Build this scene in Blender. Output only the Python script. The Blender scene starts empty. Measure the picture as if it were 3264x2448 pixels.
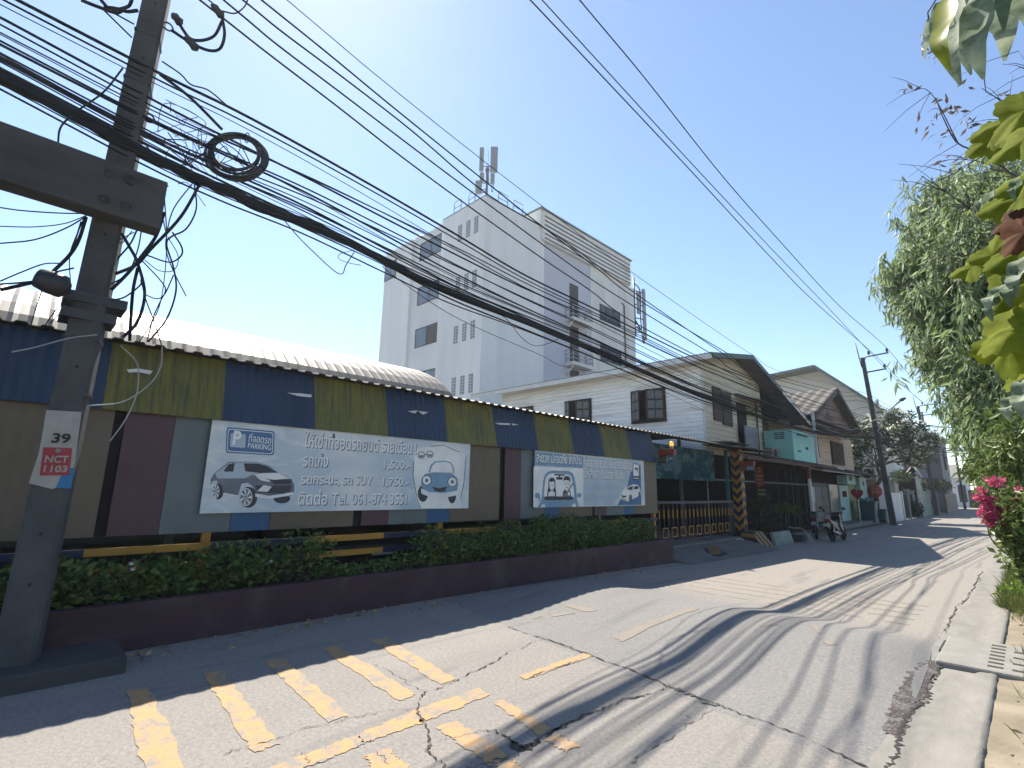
import bpy, math, random
import numpy as np
from mathutils import Vector, Matrix

sc = bpy.context.scene
C = sc.collection
rad = math.radians

# ------------------------------------------------------------------ camera
IW, IH = 3264.0, 2448.0
CX, CY = IW / 2, IH / 2
_a = Vector((1774.0 - CX, -6560.0 - CY)); _b = Vector((3272.0 - CX, 1585.0 - CY))   # vanishing points: vertical, street
FL = math.sqrt(-_a.dot(_b))
UP = Vector((_a.x, _a.y, FL)).normalized()
FW = Vector((_b.x, _b.y, FL)).normalized(); FW = (FW - UP * FW.dot(UP)).normalized()
RT = FW.cross(UP)
if RT.x < 0: RT = -RT
EYE = Vector((0, 0, 1.6))
cam_d = bpy.data.cameras.new('camera'); cam = bpy.data.objects.new('camera', cam_d); C.objects.link(cam)
cam_d.sensor_width = 36.0; cam_d.lens = FL / IW * 36.0
cam_d.clip_start = 0.05; cam_d.clip_end = 3000
cx_ = Vector((RT.x, FW.x, UP.x)); cy_ = -Vector((RT.y, FW.y, UP.y)); cz_ = -Vector((RT.z, FW.z, UP.z))
m = Matrix((cx_, cy_, cz_)).transposed().to_4x4(); m.translation = EYE
cam.matrix_world = m
sc.camera = cam

# ------------------------------------------------------------------ light
SUN = Vector((-0.733, 0.24, 1.0)).normalized()
SUN_EL = math.asin(SUN.z); SUN_AZ = math.atan2(SUN.x, SUN.y)
w = bpy.data.worlds.new('World'); sc.world = w; w.use_nodes = True
nt = w.node_tree; bg = nt.nodes['Background']
sky = nt.nodes.new('ShaderNodeTexSky'); sky.sky_type = 'NISHITA'; sky.sun_disc = False
sky.sun_elevation = SUN_EL; sky.sun_rotation = SUN_AZ
sky.air_density = 1.0; sky.dust_density = 0.15; sky.ozone_density = 2.2; sky.altitude = 10
nt.links.new(sky.outputs[0], bg.inputs[0]); bg.inputs[1].default_value = 0.09
sd = bpy.data.lights.new('sun', 'SUN'); sd.energy = 4.6; sd.angle = rad(0.53); sd.color = (1.0, 0.92, 0.80)
so = bpy.data.objects.new('sun', sd); C.objects.link(so)
so.rotation_euler = SUN.to_track_quat('Z', 'Y').to_euler(); so.location = (-20, 10, 40)
sc.view_settings.view_transform = 'Standard'; sc.view_settings.look = 'None'
sc.view_settings.exposure = 1.35; sc.view_settings.gamma = 1.0
sc.cycles.max_bounces = 6; sc.cycles.diffuse_bounces = 4; sc.cycles.transparent_max_bounces = 8
sc.cycles.sample_clamp_indirect = 6.0

random.seed(11); rng = np.random.default_rng(11)

# ------------------------------------------------------------------ measuring helpers (photo pixel -> point on a real plane)
def ray(x, y):
    d = Vector((x - CX, y - CY, FL)).normalized()
    return Vector((d.dot(RT), d.dot(FW), d.dot(UP)))
def onX(p, X):
    d = ray(*p); return EYE + d * (X / d.x)
def onY(p, Y):
    d = ray(*p); return EYE + d * (Y / d.y)
def onZ(p, z):
    d = ray(*p); return EYE + d * ((z - EYE.z) / d.z)
def ZF(ox, oy, k): return lambda x, y: (ox + x * k, oy + y * k)
ZA = ZF(500, 0, .5425); ZB = ZF(1100, 600, .5425); ZC = ZF(1600, 0, .5877); ZD = ZF(2200, 900, .45208)
Z2 = ZF(0, 500, .3689); Z3 = ZF(2700, 1200, .28939); Z5 = ZF(0, 150, .3014); Z7 = ZF(2200, 1200, .48101)
Z8 = ZF(1150, 400, .57274); Z9 = ZF(2350, 1400, .2291); Z10 = ZF(2050, 1400, .2291); ZS = ZF(1500, 1050, .36166); ZH = ZF(2150, 1050, .27125)
ZT = ZF(0, 0, 1.47559)      # 2212 px overview

def sstep(a, b, x):
    t = min(1.0, max(0.0, (x - a) / (b - a))); return t * t * (3 - 2 * t)
def hump(Y):
    return 0.118 * sstep(4.6, 6.9, Y) * (1 - sstep(7.0, 8.3, Y))
def slope(Y):
    return -0.22 * sstep(3.0, 20.0, Y)
def zroad(X, Y):
    k = sstep(-6.3, -5.6, X) * (1 - sstep(-1.3, -0.7, X))
    return slope(Y) + hump(Y) * k

# ------------------------------------------------------------------ materials
MATS = {}
ALB = 0.58      # overall paint reflectance
def newmat(name):
    m = bpy.data.materials.new(name); m.use_nodes = True
    return m, m.node_tree, m.node_tree.nodes['Principled BSDF']
def N(nt, t, **kw):
    n = nt.nodes.new(t)
    for k, v in kw.items(): setattr(n, k, v)
    return n
def mixc(nt, fac, a, b, mode='MIX'):
    n = nt.nodes.new('ShaderNodeMix'); n.data_type = 'RGBA'; n.blend_type = mode
    for s, v in ((0, fac), (6, a), (7, b)):
        if hasattr(v, 'is_linked') or hasattr(v, 'links'): nt.links.new(v, n.inputs[s])
        else: n.inputs[s].default_value = v if s == 0 else (*[q * ALB for q in v[:3]], 1)
    return n.outputs[2]
def noise(nt, vec, scale, detail=4, rough=.6, dist=0):
    n = nt.nodes.new('ShaderNodeTexNoise'); n.inputs['Scale'].default_value = scale
    n.inputs['Detail'].default_value = detail; n.inputs['Roughness'].default_value = rough; n.inputs['Distortion'].default_value = dist
    if vec is not None: nt.links.new(vec, n.inputs['Vector'])
    return n.outputs['Fac']
def ramp(nt, fac, a, b, ca=(0, 0, 0), cb=(1, 1, 1)):
    n = nt.nodes.new('ShaderNodeValToRGB'); e = n.color_ramp.elements
    e[0].position = a; e[1].position = b; e[0].color = (*ca, 1); e[1].color = (*cb, 1)
    nt.links.new(fac, n.inputs[0]); return n.outputs[0]
def coords(nt, scale=(1, 1, 1)):
    t = nt.nodes.new('ShaderNodeTexCoord'); mp = nt.nodes.new('ShaderNodeMapping'); mp.inputs['Scale'].default_value = scale
    nt.links.new(t.outputs['Object'], mp.inputs[0]); return mp.outputs[0]
def bump(nt, p, h, strength, dist=.01):
    b = nt.nodes.new('ShaderNodeBump'); b.inputs['Strength'].default_value = strength; b.inputs['Distance'].default_value = dist
    nt.links.new(h, b.inputs['Height']); nt.links.new(b.outputs[0], p.inputs['Normal'])

def mat(name, col, rough=.75, var=.18, scale=3.0, bmp=.15, bscale=60, metal=0.0, dirt=None, dscale=1.2, damt=.5, stretch=(1, 1, 1), spec=.4):
    """plain painted / concrete / metal surface with two scales of procedural variation and optional dirt patches"""
    if name in MATS: return MATS[name]
    m, nt, p = newmat(name)
    v = coords(nt, stretch)
    lo = tuple(c * (1 - var) for c in col); hi = tuple(min(1, c * (1 + var)) for c in col)
    c = mixc(nt, ramp(nt, noise(nt, v, scale, 6), .3, .7), lo, hi)
    if dirt:
        f = ramp(nt, noise(nt, v, dscale, 8, .65, .4), .48, .72)
        mm = nt.nodes.new('ShaderNodeMath'); mm.operation = 'MULTIPLY'; mm.inputs[1].default_value = damt
        nt.links.new(f, mm.inputs[0]); c = mixc(nt, mm.outputs[0], c, dirt)
    nt.links.new(c, p.inputs['Base Color'])
    p.inputs['Roughness'].default_value = rough; p.inputs['Metallic'].default_value = metal
    p.inputs['Specular IOR Level'].default_value = spec
    if bmp: bump(nt, p, noise(nt, v, bscale, 3), bmp)
    MATS[name] = m; return m

def leafmat(name, a, b, trans=.35, rough=.5, spec=.3):
    a = tuple(q * 1.5 for q in a); b = tuple(q * 1.5 for q in b)
    if name in MATS: return MATS[name]
    m, nt, p = newmat(name)
    g = nt.nodes.new('ShaderNodeNewGeometry')
    c = mixc(nt, g.outputs['Random Per Island'], a, b)
    v = coords(nt); c = mixc(nt, ramp(nt, noise(nt, v, 25, 3), .35, .7), c, tuple(x * .75 for x in a))
    nt.links.new(c, p.inputs['Base Color']); p.inputs['Roughness'].default_value = rough; p.inputs['Specular IOR Level'].default_value = spec
    t = nt.nodes.new('ShaderNodeBsdfTranslucent'); nt.links.new(c, t.inputs[0])
    mx = nt.nodes.new('ShaderNodeMixShader'); mx.inputs[0].default_value = trans
    out = nt.nodes['Material Output']
    nt.links.new(p.outputs[0], mx.inputs[1]); nt.links.new(t.outputs[0], mx.inputs[2]); nt.links.new(mx.outputs[0], out.inputs[0])
    MATS[name] = m; return m

def glassmat(name, col=(.05, .07, .09)):
    return mat(name, col, rough=.12, var=.25, scale=1.5, bmp=0, spec=.6)

# ------------------------------------------------------------------ mesh builder
class MB:
    def __init__(s): s.v = []; s.f = []; s.mi = []; s.sm = []
    def add(s, vs, fs, mi=0, smooth=False):
        o = len(s.v); s.v += [tuple(v) for v in vs]
        for f in fs: s.f.append(tuple(i + o for i in f)); s.mi.append(mi); s.sm.append(smooth)
        return s
    def quad(s, a, b, c, d, mi=0): return s.add([a, b, c, d], [(0, 1, 2, 3)], mi)
    def box(s, lo, hi, mi=0, M=None, skip=()):
        x0, y0, z0 = lo; x1, y1, z1 = hi
        if x0 > x1: x0, x1 = x1, x0
        if y0 > y1: y0, y1 = y1, y0
        if z0 > z1: z0, z1 = z1, z0
        vs = [Vector(q) for q in ((x0, y0, z0), (x1, y0, z0), (x1, y1, z0), (x0, y1, z0), (x0, y0, z1), (x1, y0, z1), (x1, y1, z1), (x0, y1, z1))]
        if M is not None: vs = [M @ q for q in vs]
        return s.add(vs, [(0, 3, 2, 1), (4, 5, 6, 7), (0, 1, 5, 4), (1, 2, 6, 5), (2, 3, 7, 6), (3, 0, 4, 7)], mi)
    def prism(s, poly, axis, a, b, mi=0, caps=True):
        """extrude 2-D polygon along axis ('x','y','z') from a to b"""
        def P(p, t):
            return {'x': (t, p[0], p[1]), 'y': (p[0], t, p[1]), 'z': (p[0], p[1], t)}[axis]
        n = len(poly); vs = [P(p, a) for p in poly] + [P(p, b) for p in poly]
        fs = [(i, (i + 1) % n, n + (i + 1) % n, n + i) for i in range(n)]
        if caps: fs += [tuple(range(n))[::-1], tuple(range(n, 2 * n))]
        return s.add(vs, fs, mi)
    def tube(s, pts, r, n=8, mi=0, cap=True, smooth=True):
        pts = [Vector(p) for p in pts]; k = len(pts)
        rs = r if isinstance(r, (list, tuple)) else [r] * k
        vs = []; prev = None
        for i, p in enumerate(pts):
            t = (pts[min(i + 1, k - 1)] - pts[max(i - 1, 0)])
            if t.length < 1e-9: t = Vector((0, 0, 1))
            t.normalize()
            if prev is None:
                u = t.orthogonal().normalized()
            else:
                u = (prev - t * prev.dot(t))
                u = u.normalized() if u.length > 1e-6 else t.orthogonal().normalized()
            prev = u; w_ = t.cross(u)
            for j in range(n):
                a = 2 * math.pi * j / n; vs.append(p + (u * math.cos(a) + w_ * math.sin(a)) * rs[i])
        fs = [(i * n + j, i * n + (j + 1) % n, (i + 1) * n + (j + 1) % n, (i + 1) * n + j) for i in range(k - 1) for j in range(n)]
        if cap: fs += [tuple(range(n))[::-1], tuple(range((k - 1) * n, k * n))]
        return s.add(vs, fs, mi, smooth)
    def disc(s, c, nrm, r, n=20, mi=0, ry=None):
        c = Vector(c); nrm = Vector(nrm).normalized(); u = nrm.orthogonal().normalized()
        if abs(nrm.z) < .9: u = Vector((0, 0, 1)).cross(nrm).normalized()
        v = nrm.cross(u); ry = ry or r
        return s.add([c + u * math.cos(2 * math.pi * i / n) * r + v * math.sin(2 * math.pi * i / n) * ry for i in range(n)], [tuple(range(n))], mi)
    def lathe(s, prof, c, axis=(0, 0, 1), n=16, mi=0):
        ax = Vector(axis).normalized(); u = ax.orthogonal().normalized(); v = ax.cross(u); c = Vector(c)
        vs = []
        for r, h in prof:
            for j in range(n):
                a = 2 * math.pi * j / n; vs.append(c + ax * h + (u * math.cos(a) + v * math.sin(a)) * r)
        k = len(prof)
        fs = [(i * n + j, i * n + (j + 1) % n, (i + 1) * n + (j + 1) % n, (i + 1) * n + j) for i in range(k - 1) for j in range(n)]
        fs += [tuple(range(n))[::-1], tuple(range((k - 1) * n, k * n))]
        return s.add(vs, fs, mi, True)
    def torus(s, c, axis, R_, r, n=24, k=8, mi=0):
        ax = Vector(axis).normalized(); u = ax.orthogonal().normalized(); v = ax.cross(u); c = Vector(c); vs = []
        for i in range(n):
            a = 2 * math.pi * i / n; d = u * math.cos(a) + v * math.sin(a)
            for j in range(k):
                b = 2 * math.pi * j / k; vs.append(c + d * (R_ + r * math.cos(b)) + ax * r * math.sin(b))
        fs = [(i * k + j, ((i + 1) % n) * k + j, ((i + 1) % n) * k + (j + 1) % k, i * k + (j + 1) % k) for i in range(n) for j in range(k)]
        return s.add(vs, fs, mi, True)
    def poly(s, pts, mi=0): return s.add(pts, [tuple(range(len(pts)))], mi)
    def build(s, name, mats, parent=None, bevel=0):
        me = bpy.data.meshes.new(name); me.from_pydata(s.v, [], s.f)
        if not isinstance(mats, (list, tuple)): mats = [mats]
        for m_ in mats: me.materials.append(m_)
        me.polygons.foreach_set('material_index', s.mi); me.polygons.foreach_set('use_smooth', s.sm)
        me.update()
        o = bpy.data.objects.new(name, me); C.objects.link(o)
        if parent is not None:
            o.parent = parent; o.matrix_parent_inverse = Matrix.Translation(-parent.location)
        if bevel:
            b = o.modifiers.new('bevel', 'BEVEL'); b.width = bevel; b.segments = 2; b.limit_method = 'ANGLE'
        return o

def tag(o, label=None, cat=None, group=None, kind=None):
    if label: o['label'] = label
    if cat: o['category'] = cat
    if group: o['group'] = group
    if kind: o['kind'] = kind
    return o
def thing(name, label, cat, loc=(0, 0, 0), group=None):
    o = bpy.data.objects.new(name, None); C.objects.link(o); o.location = loc; o.empty_display_size = .2
    return tag(o, label, cat, group)
def struct(o): o['kind'] = 'structure'; return o
def dup(root, loc, label=None, rotz=None):
    def cp(o, par):
        c = o.copy(); C.objects.link(c)
        if par is not None: c.parent = par
        for ch in o.children: cp(ch, c)
        return c
    r = cp(root, None); r.location = loc
    if rotz is not None: r.rotation_euler.z = rotz
    if label: r['label'] = label
    return r

def catmull(pts, n=8):
    pts = [Vector(p) for p in pts]
    if len(pts) < 3: return [pts[0].lerp(pts[-1], i / n) for i in range(n + 1)]
    P = [2 * pts[0] - pts[1]] + pts + [2 * pts[-1] - pts[-2]]; out = []
    for i in range(1, len(P) - 2):
        for j in range(n):
            t = j / n; a, b, c, d = P[i - 1], P[i], P[i + 1], P[i + 2]
            out.append(.5 * ((2 * b) + (c - a) * t + (2 * a - 5 * b + 4 * c - d) * t * t + (3 * b - a - 3 * c + d) * t ** 3))
    out.append(pts[-1]); return out

# text meshes -------------------------------------------------------
def text_polys(body, size=1.0, bold=0.0):
    cu = bpy.data.curves.new('lettering', 'FONT'); cu.body = body; cu.size = size; cu.offset = bold; cu.resolution_u = 3
    o = bpy.data.objects.new('lettering', cu); C.objects.link(o)
    bpy.context.view_layer.update()
    me = bpy.data.meshes.new_from_object(o.evaluated_get(bpy.context.evaluated_depsgraph_get()))
    vs = [(v.co.x, v.co.y) for v in me.vertices]; fs = [tuple(p.vertices) for p in me.polygons]
    bpy.data.objects.remove(o); bpy.data.curves.remove(cu); bpy.data.meshes.remove(me)
    return vs, fs
def add_text(mb, body, to3, w, h=None, mi=0, bold=0.0):
    """put text into mb; to3(u,v) maps flat text coordinates (left-bottom origin, metres) to 3-D; scaled to width w (and height h)"""
    vs, fs = text_polys(body, 1.0, bold)
    xs = [v[0] for v in vs]; ys = [v[1] for v in vs]; x0, x1, y0, y1 = min(xs), max(xs), min(ys), max(ys)
    kx = w / (x1 - x0); ky = kx if h is None else h / (y1 - y0)
    mb.add([to3((v[0] - x0) * kx, (v[1] - y0) * ky) for v in vs], fs, mi)

# leaves -------------------------------------------------------------
def leaves(n, centers, L, W, dirs=None, droop=0.0, fold=.25, curve=.15):
    """n leaf strips (4 quads each): centers Nx3 base points, dirs Nx3 growth direction; returns verts, faces"""
    c = np.asarray(centers); n = len(c)
    if dirs is None: dirs = rng.normal(size=(n, 3))
    d = np.asarray(dirs, float); d[:, 2] -= droop; d /= np.linalg.norm(d, axis=1)[:, None] + 1e-9
    r = rng.normal(size=(n, 3)); s = np.cross(d, r); s /= np.linalg.norm(s, axis=1)[:, None] + 1e-9
    nn = np.cross(s, d)
    l = L * rng.uniform(.65, 1.25, n)[:, None]; w_ = W * rng.uniform(.7, 1.2, n)[:, None] * .5
    cv = curve * rng.normal(size=n)[:, None]
    p0 = c; p1 = c + d * l * .45 + nn * l * cv * .5; p2 = c + d * l + nn * l * cv * 1.6
    a = p1 + s * w_ + nn * w_ * fold; b = p1 - s * w_ + nn * w_ * fold
    v = np.stack([p0, a, p2, b, p1], 1).reshape(-1, 3)
    base = (np.arange(n) * 5)[:, None]
    f = np.concatenate([base + np.array([[0, 4, 1, 1]]), base + np.array([[4, 2, 1, 1]]), base + np.array([[0, 3, 4, 4]]), base + np.array([[3, 2, 4, 4]])])[:, :3]
    return v, f
def leafmesh(name, parts, mats, parent=None):
    """parts: list of (verts, faces, mat index)"""
    V = np.concatenate([p[0] for p in parts]); off = 0; F = []; MI = []
    for v, f, mi in parts:
        F.append(f + off); MI += [mi] * len(f); off += len(v)
    F = np.concatenate(F)
    me = bpy.data.meshes.new(name); me.from_pydata(V.tolist(), [], F.tolist())
    for m_ in (mats if isinstance(mats, (list, tuple)) else [mats]): me.materials.append(m_)
    me.polygons.foreach_set('material_index', MI); me.update()
    o = bpy.data.objects.new(name, me); C.objects.link(o)
    if parent is not None:
        o.parent = parent; o.matrix_parent_inverse = Matrix.Translation(-parent.location)
    return o
def blob(c, r, n, shell=.35):
    """n random points inside an ellipsoid, denser towards the surface"""
    p = rng.normal(size=(n, 3)); p /= np.linalg.norm(p, axis=1)[:, None]
    p *= (rng.uniform(shell, 1, n) ** .6)[:, None] * np.asarray(r)
    return p + np.asarray(c)
# ================================================================== GROUND AND ROAD
ZM = ZF(800, 1850, .49729); ZR = ZF(1700, 1750, .54250); Z4 = ZF(2500, 1750, .42070); Z9b = ZF(0, 1712, .45208)
def gp(p, lift=0.0):
    z = 0.0
    for _ in range(6):
        q = onZ(p, z); z = zroad(q.x, q.y) * .7 + z * .3
    q = onZ(p, z); return Vector((q.x, q.y, zroad(q.x, q.y) + lift))

M_dirt = mat('dry_earth', (.36, .305, .22), .95, .3, 1.6, .7, 30, dirt=(.20, .19, .12), dscale=2.2, damt=.75)
M_earth = mat('pale_ground', (.27, .25, .22), .95, .2, .4, .4, 20, dirt=(.13, .14, .08), dscale=.3)
mb = MB(); mb.quad((-180, -60, -.34), (100, -60, -.34), (100, 200, -.34), (-180, 200, -.34))
struct(mb.build('ground', M_earth))

def road_material():
    m, nt, p = newmat('concrete_road')
    v = coords(nt); vs = coords(nt, (1.2, .12, 1))
    fine = noise(nt, v, 140, 3, .7); mid = noise(nt, v, 9, 6, .65); big = noise(nt, v, .55, 5, .6, .5); trk = noise(nt, vs, 1.3, 4, .55)
    c = mixc(nt, ramp(nt, big, .3, .72), (.235, .232, .228), (.315, .304, .288))
    c = mixc(nt, ramp(nt, trk, .42, .75), c, (.215, .212, .210))
    # paving bays: tone changes at the joint and past the hump
    s = nt.nodes.new('ShaderNodeSeparateXYZ'); nt.links.new(v, s.inputs[0])
    f1 = nt.nodes.new('ShaderNodeMath'); f1.operation = 'MULTIPLY_ADD'; f1.inputs[1].default_value = .174; nt.links.new(s.outputs[0], f1.inputs[0]); nt.links.new(s.outputs[1], f1.inputs[2])
    f2 = nt.nodes.new('ShaderNodeMapRange'); f2.inputs[1].default_value = 3.715; f2.inputs[2].default_value = 3.735; nt.links.new(f1.outputs[0], f2.inputs[0])
    f3 = nt.nodes.new('ShaderNodeMapRange'); f3.inputs[1].default_value = 6.9; f3.inputs[2].default_value = 8.4; nt.links.new(f1.outputs[0], f3.inputs[0])
    c = mixc(nt, f2.outputs[0], mixc(nt, .5, c, (.41, .375, .335)), mixc(nt, .5, c, (.30, .293, .285)))
    c = mixc(nt, f3.outputs[0], c, (.375, .345, .305))
    k0 = nt.nodes.new('ShaderNodeMix'); k0.data_type = 'RGBA'; k0.blend_type = 'OVERLAY'; k0.inputs[0].default_value = .5
    nt.links.new(c, k0.inputs[6]); nt.links.new(ramp(nt, noise(nt, v, 34, 7, .75), .32, .68, (.22, .22, .22), (.78, .78, .78)), k0.inputs[7]); c = k0.outputs[2]
    c = mixc(nt, ramp(nt, noise(nt, vs, 2.3, 6, .65), .56, .72), c, (.20, .197, .195))
    k = nt.nodes.new('ShaderNodeMix'); k.data_type = 'RGBA'; k.blend_type = 'OVERLAY'; k.inputs[0].default_value = .6
    nt.links.new(c, k.inputs[6]); nt.links.new(ramp(nt, fine, .3, .7, (.25, .25, .25), (.75, .75, .75)), k.inputs[7]); c = k.outputs[2]
    c = mixc(nt, ramp(nt, mid, .60, .80), c, (.20, .19, .185))
    vo = nt.nodes.new('ShaderNodeTexVoronoi'); vo.inputs['Scale'].default_value = 22; nt.links.new(v, vo.inputs['Vector'])
    r2 = ramp(nt, vo.outputs['Distance'], .06, .13, (1, 1, 1), (0, 0, 0))
    mm = nt.nodes.new('ShaderNodeMath'); mm.operation = 'MULTIPLY'; nt.links.new(r2, mm.inputs[0]); nt.links.new(ramp(nt, noise(nt, v, 2.2, 3), .5, .62), mm.inputs[1])
    c = mixc(nt, mm.outputs[0], c, (.50, .48, .45))
    nt.links.new(c, p.inputs['Base Color']); p.inputs['Roughness'].default_value = .85; p.inputs['Specular IOR Level'].default_value = .3
    bump(nt, p, fine, .35, .004)
    return m
M_road = road_material()
ys = list(np.arange(-12, 3.5, .5)) + list(np.arange(3.5, 9, .12)) + list(np.arange(9, 24, .5)) + list(np.arange(24, 60, 3)) + [60, 70, 80, 90, 96, 100]
xs = [-6.5, -6.3, -6.1, -5.9, -5.7, -5.5, -5, -4, -3, -2, -1.4, -1.25, -1.1, -1.0, -.9]
def sway(Y): return 0.0 if Y < 40 else -0.00035 * (Y - 40) ** 2      # the far end of the lane bends gently
V = [(x - (.12 if x == -.9 else 0) * math.sin(y * .9) * .5 + sway(y) - (.06 * max(0, y - 14) * 1.0 if False else 0), y, zroad(x, y)) for y in ys for x in xs]
nx = len(xs); F = [(j * nx + i, j * nx + i + 1, (j + 1) * nx + i + 1, (j + 1) * nx + i) for j in range(len(ys) - 1) for i in range(nx - 1)]
mb = MB(); mb.add(V, F, 0, True); road = struct(mb.build('road', M_road))
# side lane crossing at the far end, sunlit
mb = MB(); mb.quad((-40, 100, -.226), (30, 100, -.226), (30, 112, -.226), (-40, 112, -.226)); struct(mb.build('side_road', M_road))

# gutter strip and verge on the right
M_gut = mat('gutter_concrete', (.33, .312, .282), .9, .10, 11, .35, 90, dirt=(.22, .22, .19), dscale=3.5, damt=.8, stretch=(1, .35, 1))
ys2 = [y for y in ys if y >= -6]
mb = MB()
prof = [(-1.02, -.012), (-.86, -.006), (-.66, -.002), (-.56, .0), (-.52, .022), (-.435, .029), (-.41, .03), (-.395, .005)]
V = [(x + (.03 * math.sin(y * 1.7) + .045 * math.sin(y * 5.3 + 1) * math.sin(y * 2.1) + random.gauss(0, .018)) * (i < 2) + (random.gauss(0, .004) if i == 6 else 0) + sway(y), y, slope(y) + z + .008) for y in ys2 for i, (x, z) in enumerate(prof)]
n_ = len(prof); F = [(j * n_ + i, j * n_ + i + 1, (j + 1) * n_ + i + 1, (j + 1) * n_ + i) for j in range(len(ys2) - 1) for i in range(n_ - 1)]
mb.add(V, F, 0, True); struct(mb.build('gutter', M_gut))
mb = MB(); ysd = [-8 + .35 * i for i in range(120)] + [40, 60, 100]; xsd = [-.42, -.34, -.22, -.1, .1, .4, .9, 1.6, 3, 8, 30]
V = [(x + sway(y), y, slope(y) + (.012 if x < -.33 else .03 + .03 * math.sin(x * 9 + y * 2.3) * math.cos(y * 3.1 + x)) + (-.25 if x == 30 else 0)) for y in ysd for x in xsd]
n_ = len(xsd); F = [(j * n_ + i, j * n_ + i + 1, (j + 1) * n_ + i + 1, (j + 1) * n_ + i) for j in range(len(ysd) - 1) for i in range(n_ - 1)]
mb.add(V, F, 0, True); struct(mb.build('verge', M_dirt))

# worn yellow paint
def paint_material():
    m, nt, p = newmat('worn_yellow_paint')
    v = coords(nt)
    f = ramp(nt, noise(nt, v, 6.5, 12, .82, .5), .42, .54); 
    c = mixc(nt, ramp(nt, noise(nt, v, 60, 3), .3, .7), (.56, .315, .115), (.66, .405, .175))
    nt.links.new(mixc(nt, f, (.29, .275, .255), c), p.inputs['Base Color']); p.inputs['Roughness'].default_value = .8
    return m
M_paint = paint_material()
M_faint = mat('faded_yellow_paint', (.33, .29, .24), .85, .1, 6, .1, 80, dirt=(.27, .262, .25), dscale=3, damt=1.0)
def paint_quad(mb, a, b, c, d, nu=6, nv=22, jag=.015, lift=.004):
    """a-b near end, d-c far end; bilinear, edge jitter, follows the road surface"""
    A, B, Cc, D = [gp(p) for p in (a, b, c, d)]
    V = []
    for j in range(nv + 1):
        for i in range(nu + 1):
            u, t = i / nu, j / nv
            q = A.lerp(B, u).lerp(D.lerp(Cc, u), t)
            if i in (0, nu) or j in (0, nv): q = q + Vector((random.uniform(-jag, jag), random.uniform(-jag, jag), 0))
            V.append((q.x, q.y, zroad(q.x, q.y) + lift))
    k = nu + 1
    mb.add(V, [(j * k + i, j * k + i + 1, (j + 1) * k + i + 1, (j + 1) * k + i) for j in range(nv) for i in range(nu)])
def T4(*pts): return [ZT(*p) for p in pts]
mb = MB()
for q in (((272, 1492), (322, 1485), (440, 1740), (330, 1760)), ((437, 1455), (480, 1450), (604, 1607), (546, 1628)), ((572, 1428), (614, 1424), (755, 1545), (710, 1562)),
          ((690, 1400), (726, 1395), (900, 1500), (862, 1515)), ((800, 1382), (835, 1378), (985, 1468), (948, 1478))):
    paint_quad(mb, *[ZT(*p) for p in q])
for q in (((60, 1230), (330, 1215), (720, 1050), (690, 985)), ((690, 985), (720, 1050), (1090, 918), (1060, 830)), ((1060, 830), (1090, 918), (1535, 735), (1455, 695)),
          ((1550, 780), (1610, 768), (1925, 950), (1850, 1000)), ((1190, 945), (1310, 902), (1650, 1120), (1555, 1203)), ((720, 1130), (880, 1080), (1090, 1270), (820, 1270)),
          ((1720, 615), (1755, 642), (2185, 488), (2150, 463)), ((1880, 1025), (1950, 978), (2110, 1060), (2020, 1105)), ((1560, 1200), (1680, 1150), (1800, 1260), (1650, 1290))):
    paint_quad(mb, *[ZM(*p) for p in q])
o = mb.build('road_marking', M_paint); struct(o)
mb = MB()
for q in (((185, 335), (225, 325), (380, 362), (300, 372)), ((100, 388), (240, 368), (248, 380), (110, 400)), ((0, 405), (45, 388), (50, 395), (10, 412)),
          ((465, 520), (515, 545), (760, 428), (700, 420)), ((700, 420), (760, 428), (980, 352), (930, 345)), ((1330, 442), (1440, 430), (1450, 444), (1340, 455)),
          ((1620, 448), (1640, 440), (1700, 490), (1680, 498)), ((1695, 540), (1755, 532), (1785, 562), (1730, 566))):
    paint_quad(mb, *[ZR(*p) for p in q], nv=8)
for k in range(5):      # thin rumble lines across the lane beyond the hump
    Y = 8.7 + .46 * k
    V = []
    for i in range(31):
        x = -5.3 + 4.0 * i / 30
        for t in (-.035, .035): V.append((x, Y + t + random.uniform(-.008, .008) + x * .02, zroad(x, Y) + .004))
    mb.add(V, [(2 * i, 2 * i + 2, 2 * i + 3, 2 * i + 1) for i in range(30) if random.random() < .8])
o = mb.build('road_marking', M_faint); struct(o)

# cracks, joints and the broken edge
M_crack = mat('crack_dark', (.06, .055, .05), .95, .4, 20, 0)
M_joint = mat('joint_fill', (.16, .155, .145), .95, .4, 8, .4, 90)
def crack(mb, pts, wid, mi=0, n=7, jit=.018):
    P = catmull([gp(p) for p in pts], n); L = []; R = []
    for i, q in enumerate(P):
        t = P[min(i + 1, len(P) - 1)] - P[max(0, i - 1)]; t.z = 0
        if t.length < 1e-6: t = Vector((1, 0, 0))
        t.normalize(); s = Vector((-t.y, t.x, 0)); q = q + s * random.gauss(0, jit * .55)
        w_ = wid * random.uniform(.15, 1.0) ** 1.5 * .42
        if i in (0, len(P) - 1): w_ *= .2
        for side, lst in ((1, L), (-1, R)):
            e = q + s * side * w_; lst.append((e.x, e.y, zroad(e.x, e.y) + .0065))
    V = [v for ab in zip(L, R) for v in ab]
    mb.add(V, [(2 * i, 2 * i + 1, 2 * i + 3, 2 * i + 2) for i in range(len(P) - 1)], mi)
mb = MB()
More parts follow.
